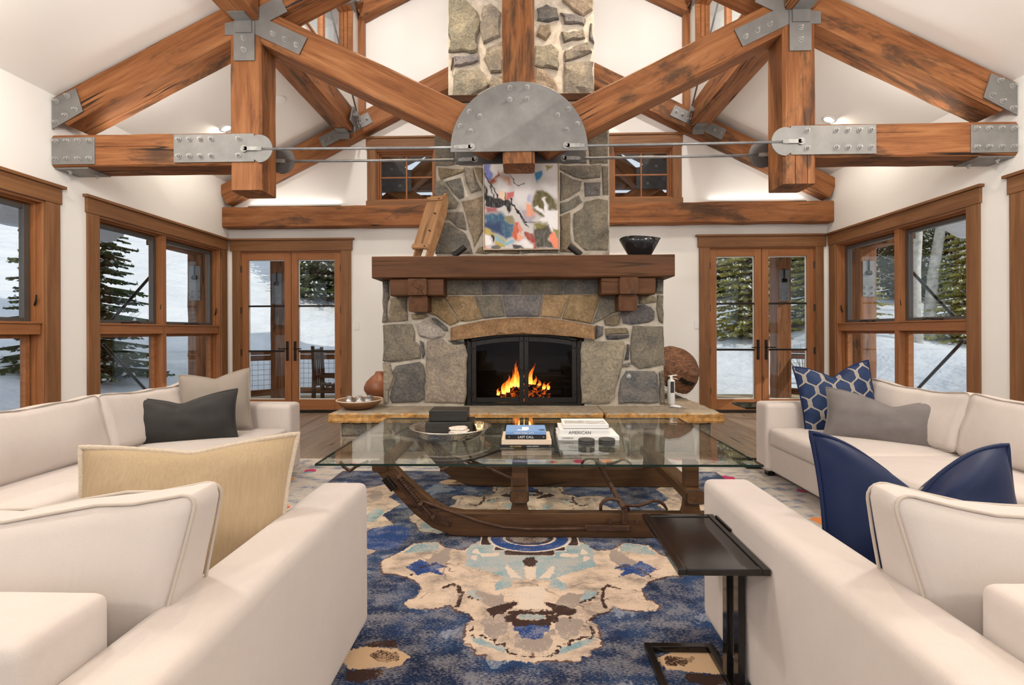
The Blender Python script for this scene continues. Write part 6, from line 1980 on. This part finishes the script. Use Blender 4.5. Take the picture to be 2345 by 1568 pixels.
# ================================================================ CEILING LIGHTS
def can_light(s, x, y, label, power, glow=True):
    z0 = 3.55 + 0.5 * (HW - x)
    nrm = Vector((-s * 0.5, 0, -1)).normalized()
    m = (-nrm).to_track_quat('Z', 'Y').to_matrix().to_4x4()
    m.translation = Vector((s * x, y, z0))
    t = thing('recessed_light', label, 'light', (s * x, y, z0))
    MB().lathe([(0.052, -0.001), (0.075, -0.001), (0.078, -0.006), (0.055, -0.010), (0.050, 0.02)], 24, cap=False).build('trim_ring', 'can_trim', t, mat=m, smooth=True)
    MB().lathe([(0.0, 0.0), (0.050, 0.0)], 24, cap=False).build('lens', 'lamp_glow', t, mat=m @ Matrix.Translation((0, 0, -0.003)))
    L = bpy.data.lights.new('can_lamp', 'AREA')
    L.shape = 'DISK'
    L.size = 0.10
    L.energy = power
    L.color = (1.0, 0.89, 0.74)
    o = bpy.data.objects.new('can_lamp', L)
    COL.objects.link(o)
    o.parent = t
    mm = Matrix.Translation((s * x, y, z0 - 0.03))
    o.matrix_parent_inverse = wm(t).inverted()
    o.matrix_basis = mm
for s, nm in ((-1, 'left'), (1, 'right')):
    can_light(s, 3.86, 6.2, 'recessed ceiling light over the far end of the %s wall' % nm, 10)
    can_light(s, 3.86, 3.3, 'recessed ceiling light above the middle of the %s wall' % nm, 14)
    can_light(s, 3.86, 0.4, 'recessed ceiling light above the %s chair, out of frame' % nm, 26)
    can_light(s, 3.86, -2.2, 'recessed ceiling light at the rear of the room, %s side' % nm, 26)
# flush speaker in the left slope
sp = MB().lathe([(0.0, -0.004), (0.085, -0.004), (0.09, 0.0)], 24, cap=False)
nv = Vector((0.5, 0, -1)).normalized()
m = (-nv).to_track_quat('Z', 'Y').to_matrix().to_4x4()
m.translation = Vector((-3.16, 6.2, 3.55 + 0.5 * (HW - 3.16) - 0.003))
tag(sp.build('ceiling_speaker', 'can_trim', mat=m), 'round white flush speaker in the left ceiling slope', 'speaker')

# spotlights high in the lantern, added uplights on the beams, unseen pendants behind and above the viewer
def lamp(kind, t, m, power, col, **kw):
    L = bpy.data.lights.new('lamp_bulb', kind)
    L.energy = power
    L.color = col
    for k, v_ in kw.items():
        setattr(L, k, v_)
    o = bpy.data.objects.new('lamp_bulb', L)
    COL.objects.link(o)
    o.parent = t
    o.matrix_basis = m
    return o
WARM = (1.0, 0.945, 0.88)
def added_uplight(x, y, z_, power, label, size=(0.5, 0.12), tilt=0.0):  # added fill light on the beams, brightens ceilings and lantern
    t = thing('added_uplight', label, 'light', (x, y, z_))
    MB().box(-size[0] / 2 - 0.02, size[0] / 2 + 0.02, -size[1] / 2 - 0.01, size[1] / 2 + 0.01, 0.0, 0.03).build('housing', 'bronze', t, local=True, bevel=0.004)
    lamp('AREA', t, Matrix.Translation((0, 0, 0.045)) @ Matrix.Rotation(R(180) - tilt, 4, 'X'), power, WARM, shape='RECTANGLE', size=size[0], size_y=size[1])
for s, nm in ((-1, 'left'), (1, 'right')):
    for k, yy in enumerate((-2.4, 0.2, 2.6)):
        added_uplight(s * 2.60, yy, 4.528, 50, '%s added slim fill lamp on top of the %s near purlin, out of frame' % (('rearmost', 'middle', 'foremost')[k], nm), (0.12, 1.4))
for s, nm in ((-1, 'left'), (1, 'right')):
    added_uplight(s * 3.55, TY1 - 0.05, 3.157, 6, 'added slim fill lamp on the back edge of the %s tie beam, hidden from below' % nm, (1.2, 0.05), R(38))  # added strips that lift the slopes behind the truss
    added_uplight(s * 3.5, YB - 0.045, 3.142, 2.2, 'added slim fill lamp on top of the %s end wall beam, hidden from below' % nm, (1.4, 0.04), R(-25))
def pendant(x, y, z_, power, label, ceil=7.0):  # unseen lamps that supply much of the room's light
    t = thing('unseen_pendant', label, 'lamp', (x, y, z_))
    MB().tube([(0, 0, 0.24), (0, 0, ceil - z_)], 0.008, 6).build('cord', 'bronze', t, local=True)
    MB().lathe([(0.02, 0.25), (0.10, 0.24), (0.12, 0.20), (0.11, 0.20), (0.09, 0.225), (0.018, 0.235)], 24, cap=False).build('cap', 'bronze', t, local=True, smooth=True)
    lamp('POINT', t, Matrix.Translation((0, 0, 0.0)), power, WARM, shadow_soft_size=0.19)
pendant(-1.5, -1.8, 2.9, 105, 'unseen pendant lamp behind the viewer on the left')
pendant(1.5, -1.8, 2.9, 105, 'unseen pendant lamp behind the viewer on the right')
pendant(-2.5, 2.3, 3.25, 105, 'added fill lamp above the left chair, out of frame', 4.2)  # front pair added to brighten the room and near ceiling slopes
pendant(2.5, 2.3, 3.25, 105, 'added fill lamp above the right chair, out of frame', 4.2)
for s, nm in ((-1, 'left'), (1, 'right')):
    t = thing('lantern_spotlight', 'spotlight high in the lantern before the chimney, %s, out of frame' % nm, 'light', (s * 1.25, 5.55, 6.72))
    MB().lathe([(0.07, 0.14), (0.075, 0.0), (0.07, 0.0), (0.065, 0.12)], 20, cap=False).build('housing', 'bronze', t, local=True)
    lamp('SPOT', t, Matrix.Translation((0, 0, -0.01)) @ Matrix.Rotation(R(-6), 4, 'X') @ Matrix.Rotation(s * R(8), 4, 'Y'), 420 if s > 0 else 330, (1.0, 0.83, 0.62), spot_size=R(95), spot_blend=0.8, shadow_soft_size=0.06)
for s, nm in ((-1, 'left'), (1, 'right')):
    t = thing('lantern_fill', 'added fill lamp high in the lantern on the %s, out of frame' % nm, 'light', (s * 2.2, 4.7, 5.55))  # added lamp that brightens the end wall inside the lantern
    MB().box(-0.05, 0.05, -0.05, 0.05, -0.05, 0.05).tube([(0, 0, 0), (s * 0.29, 0, 0)], 0.012, 6).build('housing', 'bronze', t, local=True, bevel=0.005)
    lamp('AREA', t, Matrix.Translation((0, 0.07, 0.02)) @ Matrix.Rotation(R(100), 4, 'X'), 34, WARM, shape='RECTANGLE', size=0.14, size_y=0.14)

# ================================================================ OUTDOORS
def ground_h(x, y):
    # deck level near the house, snow hill rising to the left and behind, bank to the right
    d = max(0.0, y - 10.2)
    h = -0.45
    l = max(0.0, -x - 6.3)
    r = max(0.0, x - 6.6)
    h += 0.34 * min(d, 22) * (0.55 + 0.45 / (1 + math.exp((x - 1.0) * 0.5)))
    h += 0.30 * min(l, 22)
    h += 0.075 * min(r, 25) + 0.55 * math.exp(-((x - 10.0) / 1.6) ** 2) * (1 if y > 3 else 0.6)
    h += 0.35 * mnoise.noise((x * 0.13, y * 0.13, 0.4)) + 0.08 * mnoise.noise((x * 0.6, y * 0.6, 1.4))
    if -5.6 < x < 5.6 and y < 10.0:
        h = min(h, -0.42)
    return h
xs = np.linspace(-42, 42, 150)
ys = np.linspace(-22, 46, 125)
vs = [(a, b, ground_h(a, b)) for b in ys for a in xs]
nx = len(xs)
fs = [(j * nx + i, j * nx + i + 1, (j + 1) * nx + i + 1, (j + 1) * nx + i) for j in range(len(ys) - 1) for i in range(nx - 1)]
o = MB().add(vs, fs).build('snow_ground', 'snow', smooth=True)
tag(o, 'snow covered hillside and banks outside the windows', 'snow', kind='stuff')

# porch deck with boards
dk = MB().box(-6.1, 6.1, YB + 0.23, 10.0, -0.40, -0.09).build('porch_deck', 'bark')
tag(dk, 'wooden porch deck outside the glazed doors', 'deck', kind='structure')
y = YB + 0.25
while y < 9.98:
    timber('deck_board', (-6.1, y + 0.068, -0.075), (6.1, y + 0.068, -0.075), 0.135, 0.03, dk, 'deck_wood', jit=0, ch=0.003, seg=1)
    y += 0.14
# porch posts with steel shoes
for (x, y, lab) in ((-4.86, 9.55, 'timber porch post seen through the left doors'), (5.0, 9.55, 'timber porch post seen through the right doors'),
                    (-5.72, 8.42, 'timber porch post seen through the left window'), (5.80, 8.42, 'timber porch post seen through the right window')):
    t = thing('porch_post', lab, 'post', (x, y, -0.06))
    timber('shaft', (x, y, -0.06), (x, y, 3.25), 0.28, 0.28, t, up=(0, 1, 0), seed=int(x * 10))
    pl = plate_y('top_plate', [(x - 0.10, 1.80), (x + 0.10, 1.80), (x + 0.10, 2.40), (x - 0.10, 2.40)], y - 0.152, 0.012, t, 'galvanized', [(x - 0.06, 1.86), (x + 0.06, 1.86), (x - 0.06, 1.96), (x + 0.06, 1.96)])
    mb = MB().tbox(Matrix.Translation((x, y - 0.16, 2.2)) @ Matrix.Rotation(R(-30), 4, 'X'), -0.04, 0.04, -0.02, 0.08, -0.03, 0.03)
    mb.tube([(x, y - 0.16, 2.2), (x, y - 0.16, 2.42)], 0.012, 6)
    mb.build('porch_lamp', 'bronze', t)
for (x0, y0, x1, y1, zz, lab) in ((-6.2, 9.55, -1.0, 9.55, 3.15, 'porch header beam outside on the left'), (1.0, 9.55, 6.2, 9.55, 3.15, 'porch header beam outside on the right'),
                          (-5.72, 7.75, -5.72, 9.4, 2.75, 'porch side beam outside on the left'), (5.8, 7.75, 5.8, 9.4, 2.75, 'porch side beam outside on the right')):
    o = timber('porch_beam', (x0, y0, zz), (x1, y1, zz), 0.24, 0.30, None, seed=int(x0 * 7))
    tag(o, lab, 'beam')
# porch gable: rafters, collar beam, steel plates, boarded roof
pg = thing('porch_truss', 'timber porch gable truss seen through the small high windows', 'truss', (0, 9.0, 3.0))
for s in (-1, 1):
    timber('rafter', (s * 5.9, 9.0, 2.95), (s * 0.1, 9.0, 5.65), 0.24, 0.30, pg, seed=41 + s)
    timber('strut', (s * 2.9, 8.95, 3.3), (s * 1.25, 8.95, 4.75), 0.22, 0.26, pg, seed=51 + s)
    timber('strut', (s * 1.5, 8.75, 3.35), (s * 3.3, 8.75, 4.4), 0.22, 0.26, pg, seed=53 + s)
    plate_y('gusset', [(s * 2.0, 3.75), (s * 2.75, 3.75), (s * 2.75, 4.1), (s * 2.35, 4.35), (s * 2.0, 4.1)], 8.60, 0.012, pg, 'dark_plate', [(s * 2.2, 3.85), (s * 2.55, 3.85), (s * 2.35, 4.15)])
    if s > 0:
        timber('collar_beam', (-3.6, 10.1, 4.40), (3.6, 10.1, 4.40), 0.2, 0.42, pg, seed=57)
        timber('collar_beam', (-4.4, 10.15, 3.95), (4.4, 10.15, 3.95), 0.2, 0.3, pg, seed=58)
    mb = MB()
    poly = [(6.6, 2.78), (0, 6.08), (0, 6.2), (6.6, 2.9)]
    if s < 0:
        poly = poly[::-1]
    mb.prism(poly, lambda p, q: (s * p, YB + 0.92, q), lambda p, q: (s * p, 10.4, q))
    o = mb.build('porch_roof', 'mantel_timber')
    tag(o, 'boarded underside of the porch roof on the %s' % ('left' if s < 0 else 'right'), 'roof', kind='structure')
    # snow lying on the eaves beside the windows
    a, b = sorted((s * 5.7, s * 6.6))
    mb = roundbox(0.62, 3.4, 0.17, 0.12, (0, 0, 0.03), m=10, wob=0.10, seed=s * 3.0)
    o = mb.build('eave_snow', 'snow', smooth=True, mat=Matrix.Translation((s * 6.25, 4.2, 3.02)) @ Matrix.Rotation(s * R(26.5), 4, 'Y'))
    tag(o, 'thick snow hanging on the eave outside the %s window' % ('left' if s < 0 else 'right'), 'snow', kind='stuff')
    o = timber('eave_beam', (s * 5.75, -3, 2.78), (s * 5.75, 7.6, 2.78), 0.12, 0.22, None, 'bark')
    tag(o, 'dark eave board outside the %s window' % ('left' if s < 0 else 'right'), 'beam')
ri = random.Random(8)
for k in range(9):
    x, y, L = 6.42 + ri.uniform(-0.04, 0.04), 3.9 + k * 0.24 + ri.uniform(-0.06, 0.06), ri.uniform(0.2, 0.55)
    o = MB().tube([(x, y, 2.80), (x + 0.005, y, 2.80 - L * 0.5), (x, y + 0.004, 2.80 - L)], [0.02, 0.012, 0.002], 6).build('icicle', 'window_glass', smooth=True)
    tag(o, '%s icicle from the near side on the snowy eave outside the right window' % ['first', 'second', 'third', 'fourth', 'fifth', 'sixth', 'seventh', 'eighth', 'ninth'][k], 'icicle', 'icicles on the right eave')
# steel cross brace rods outside the windows
for s in (-1, 1):
    nm = 'left' if s < 0 else 'right'
    xr = s * 5.55
    for (a, b, lab) in (((xr, 7.14, 2.16), (xr, 6.37, 1.40), 'dark brace rod sloping up to the far corner outside the %s window' % nm), ((xr, 6.24, 1.10), (xr, 7.02, 0.34), 'dark brace rod sloping down to the far corner outside the %s window' % nm)):
        o = MB().tube([a, b], 0.02, 8).build('brace_rod', 'bronze')
        tag(o, lab, 'rod')

# railings with wire mesh
def railing(a, b, lab, posts=True):
    a, b = Vector(a), Vector(b)
    t = thing('porch_railing', lab, 'railing', tuple((a + b) / 2))
    up = Vector((0, 0, 1))
    timber('top_rail', a + up * 0.90, b + up * 0.90, 0.14, 0.07, t, jit=0, ch=0.005)
    timber('upper_rail', a + up * 0.80, b + up * 0.80, 0.05, 0.10, t, jit=0, ch=0.004)
    timber('lower_rail', a + up * 0.12, b + up * 0.12, 0.06, 0.12, t, jit=0, ch=0.004)
    L = (b - a).length
    d = (b - a).normalized()
    mb = MB()
    n = int(L / 0.10)
    for i in range(n + 1):
        p = a + d * (L * i / n)
        mb.tube([p + up * 0.15, p + up * 0.77], 0.0032, 4)
    for k in range(7):
        mb.tube([a + up * (0.17 + k * 0.1), b + up * (0.17 + k * 0.1)], 0.0032, 4)
    mb.build('wire_mesh', 'rod_steel', t)
railing((-4.7, 9.75, -0.06), (-2.0, 9.75, -0.06), 'mesh railing behind the porch chair, left doors')
railing((-6.0, 8.5, -0.06), (-4.95, 9.5, -0.06), 'mesh railing beside the left porch post')
railing((5.12, 9.6, -0.06), (6.1, 8.7, -0.06), 'mesh railing right of the right porch post')
# log chair on the porch
lc = thing('log_chair', 'rustic log chair on the porch outside the left doors', 'chair', (-3.75, 9.2, -0.06))
for (x, y, h) in ((-3.98, 9.45, 0.95), (-3.98, 9.05, 0.98), (-3.35, 9.05, 0.62), (-3.35, 9.45, 0.62)):
    MB().tube([(x, y, -0.055), (x + 0.01, y, h * 0.5), (x - 0.015 if x < -3.6 else x, y, h)], [0.042, 0.038, 0.034], 8).build('leg', 'mantel_timber', lc, smooth=True)
for y in (9.05, 9.45):
    MB().tube([(-4.0, y, 0.40), (-3.7, y, 0.41), (-3.3, y, 0.36)], 0.03, 8).build('arm_rail', 'mantel_timber', lc, smooth=True)
for k in range(6):
    x = -3.94 + k * 0.11
    MB().tube([(x, 9.02, 0.24 - 0.01 * k), (x, 9.48, 0.24 - 0.01 * k)], 0.022, 7).build('seat_slat', 'mantel_timber', lc, smooth=True)
for z_ in (0.12,):
    for y in (9.05, 9.45):
        MB().tube([(-4.0, y, z_), (-3.3, y, z_)], 0.02, 7).build('stretcher', 'mantel_timber', lc, smooth=True)
for k in range(5):
    y = 9.08 + k * 0.085
    MB().tube([(-3.97, y, 0.25), (-4.01, y, 0.92)], 0.016, 7).build('back_slat', 'mantel_timber', lc, smooth=True)
# ---------------------------------------------------------------- trees
def spruce_meshes(seed, H, tiers, nb, r0, dense, dense_snow):
    rr = random.Random(seed)
    fo, sn = MB(), MB()
    for k in range(tiers):
        t = k / (tiers - 1)
        z0 = H * (0.06 + 0.92 * t)
        R0 = r0 * (1 - t) ** 0.85 + 0.06
        for j in range(nb):
            a = 2 * math.pi * (j + rr.random() * 0.7) / nb + k * 0.7
            L = R0 * rr.uniform(0.75, 1.15)
            d = Vector((math.cos(a), math.sin(a), 0))
            s = Vector((-d.y, d.x, 0))
            spine = []
            for q in range(dense + 1):
                w = q / dense
                spine.append(Vector((0, 0, z0)) + d * (L * w) + Vector((0, 0, -0.34 * L * w + 0.16 * L * w * w)))
            for q in range(1, dense + 1):
                w = q / dense
                p = spine[q]
                b = spine[q - 1]
                for sg in (-1, 1):
                    for rep in range(2):
                        tw = L * 0.30 * (1.05 - w * 0.8) * rr.uniform(0.6, 1.25)
                        o_ = b.lerp(p, rr.random())
                        ax = (s * sg + d * rr.uniform(0.4, 1.1) + Vector((0, 0, -rr.uniform(0.1, 0.75)))).normalized()
                        e = o_ + ax * tw
                        wd = (d - ax * d.dot(ax)).normalized() * (tw * 0.16 + 0.012) + Vector((0, 0, rr.uniform(-0.03, 0.03)))
                        mdl = o_.lerp(e, 0.45)
                        fo.add([o_, mdl + wd, e, mdl - wd, mdl - Vector((0, 0, tw * 0.22))], [(0, 1, 2), (0, 2, 3), (0, 4, 2)])
                        if rr.random() < dense_snow:
                            h = Vector((0, 0, 0.02 + 0.03 * rr.random()))
                            c1_ = o_.lerp(e, 0.15)
                            c2_ = o_.lerp(e, 0.8)
                            m2 = o_.lerp(e, 0.5)
                            sn.add([c1_, m2 + wd * 1.25, c2_, m2 - wd * 1.25, m2 + h * 1.6], [(0, 1, 4), (1, 2, 4), (2, 3, 4), (3, 0, 4)])
            fo.add([spine[0] + s * 0.02, spine[-1] + s * 0.01, spine[-1] - s * 0.01 + Vector((0, 0, -0.05)), spine[0] - s * 0.02 + Vector((0, 0, -0.08))], [(0, 1, 2, 3)])
    tk = MB().tube([(0, 0, -0.6), (0, 0, H * 0.5), (0, 0, H * 0.97)], [0.16 * H / 6, 0.09 * H / 6, 0.02], 8)
    return fo, sn, tk
def spruce_proto(seed, H, tiers, nb, r0, dense, ds, needle):
    fo, sn, tk = spruce_meshes(seed, H, tiers, nb, r0, dense, ds)
    return (fo.mesh('foliage', needle), sn.mesh('snow_load', 'snow', True), tk.mesh('trunk', 'bark', True))
PA = spruce_proto(1, 7.0, 30, 12, 1.7, 9, 0.22, 'needles')
PB = spruce_proto(2, 6.0, 26, 11, 1.6, 8, 0.28, 'needles_sunlit')
PC = spruce_proto(3, 9.0, 30, 11, 1.9, 7, 0.25, 'needles')
def spruce(proto, x, y, sc, rot, label):
    t = thing('spruce_tree', label, 'tree', (x, y, ground_h(x, y) - 0.1), rot, 'snowy spruces outside')
    t.scale = (sc, sc, sc)
    for nm, me in zip(('foliage', 'snow_load', 'trunk'), proto):
        link(nm, me, t, local=True)
SPR = [
 (PA, -8.75, 9.35, 0.80, 0.3, 'large dark spruce close outside the left window'),
 (PA, -7.4, 18.0, 1.0, 1.3, 'dark spruce at the top of the snow slope, right pane of the left doors'),
 (PC, -12.5, 30.0, 1.0, 2.0, 'spruce on the far snow hill beyond the left doors'),
 (PC, -26.0, 26.0, 1.1, 2.4, 'spruce high on the hill beyond the left window'),
 (PC, -21.0, 31.0, 1.2, 0.9, 'tall spruce on the crest of the far left hill'),
 (PB, 9.9, 16.6, 0.95, 0.4, 'spruce coloured as golden lit right of the porch post, right doors'),
 (PB, 7.9, 17.2, 1.05, 1.9, 'spruce coloured as golden lit left of the porch post, right doors'),
 (PC, 9.3, 23.5, 0.95, 0.7, 'dark spruce behind the golden ones, right doors'),
 (PC, 11.6, 24.5, 0.95, 2.7, 'dark spruce at the back, right pane of the right doors'),
 (PB, 13.0, 14.3, 0.85, 2.2, 'spruce coloured as golden lit at the right side of the right window'),
 (PB, 11.2, 17.2, 0.80, 0.1, 'spruce coloured as golden lit in the middle distance, right window'),
 (PC, 16.8, 21.5, 0.85, 1.1, 'dark spruce behind the pale trunks, right window'),
 (PC, 19.5, 22.5, 0.9, 2.9, 'dark spruce far off at the right, right window'),
 (PC, 18.5, 26.5, 1.0, 0.5, 'tall spruce in the back row, right window'),
 (PC, 24.0, 27.5, 1.1, 1.6, 'tall spruce furthest right in the back row'),
 (PC, 21.0, 31.5, 1.1, 2.2, 'tall spruce furthest back beyond the right window'),
 (PC, 15.5, 27.0, 1.1, 0.2, 'tall spruce in the back row between doors and window'),
]
for p in SPR:
    spruce(*p)
ASP = [(10.9, 13.7, 0.17, 0.06, 'thick pale aspen trunk left in the right window'), (11.9, 14.5, 0.16, 0.5, 'leaning pale aspen trunk in the right window'), (14.0, 17.9, 0.10, -0.2, 'slim aspen trunk behind the leaning one'),
       (13.2, 18.6, 0.09, 0.1, 'slim aspen trunk between the two pale ones'), (16.0, 19.2, 0.10, 0.3, 'slim aspen trunk at the back, right window'), (16.6, 18.6, 0.09, -0.1, 'thin aspen trunk near the right frame'), (14.6, 20.6, 0.10, 0.2, 'thin aspen trunk deep in the wood'),
       (17.8, 21.8, 0.11, 0.0, 'grey aspen trunk in the far wood'), (19.0, 21.4, 0.10, 0.25, 'grey aspen trunk furthest right'), (13.0, 20.0, 0.10, -0.15, 'thin aspen trunk nearest the doors side')]
for (x, y, r, lean, lab) in ASP:
    z0 = ground_h(x, y) - 0.2
    t = thing('aspen_tree', lab, 'tree', (x, y, z0), 0, 'aspens outside the right window')
    H = 9.0
    pts = [(lean * H * 0.5 * (k / 8) ** 1.1 * 0.45, 0.1 * math.sin(k), H * k / 8) for k in range(9)]
    MB().tube(pts, [r * (1 - 0.6 * k / 8) for k in range(9)], 9).build('trunk', 'aspen_bark', t, local=True, smooth=True)
    rb_ = random.Random(int(x * 31))
    for k in range(9):
        zz = 1.5 + k * 0.7
        f = zz / H
        bx_ = lean * H * 0.5 * f ** 1.1 * 0.45
        a = rb_.uniform(0, 6.3)
        l = rb_.uniform(0.5, 1.3)
        MB().tube([(bx_, 0, zz), (bx_ + l * 0.5 * math.cos(a), l * 0.5 * math.sin(a), zz + l * 0.25), (bx_ + l * math.cos(a), l * math.sin(a), zz + l * 0.55)], [0.022, 0.014, 0.005], 5).build('branch', 'aspen_twig', t, local=True)
# leafless bush on the left hill
for (x, y, lab) in ((-9.5, 10.6, 'bare shrub in the snow beyond the left window'), (6.9, 12.1, 'bare shrub at the snow bank beyond the right doors')):
    z0 = ground_h(x, y) - 0.05
    rb_ = random.Random(int(y * 10))
    mb = MB()
    for k in range(26):
        a, l = rb_.uniform(0, 6.3), rb_.uniform(0.5, 1.2)
        mb.tube([(0, 0, 0), (0.3 * l * math.cos(a), 0.3 * l * math.sin(a), l * 0.6), (0.7 * l * math.cos(a), 0.7 * l * math.sin(a), l)], [0.012, 0.008, 0.003], 4)
    o = mb.build('bare_shrub', 'aspen_twig', mat=Matrix.Translation((x, y, z0)))
    tag(o, lab, 'shrub')
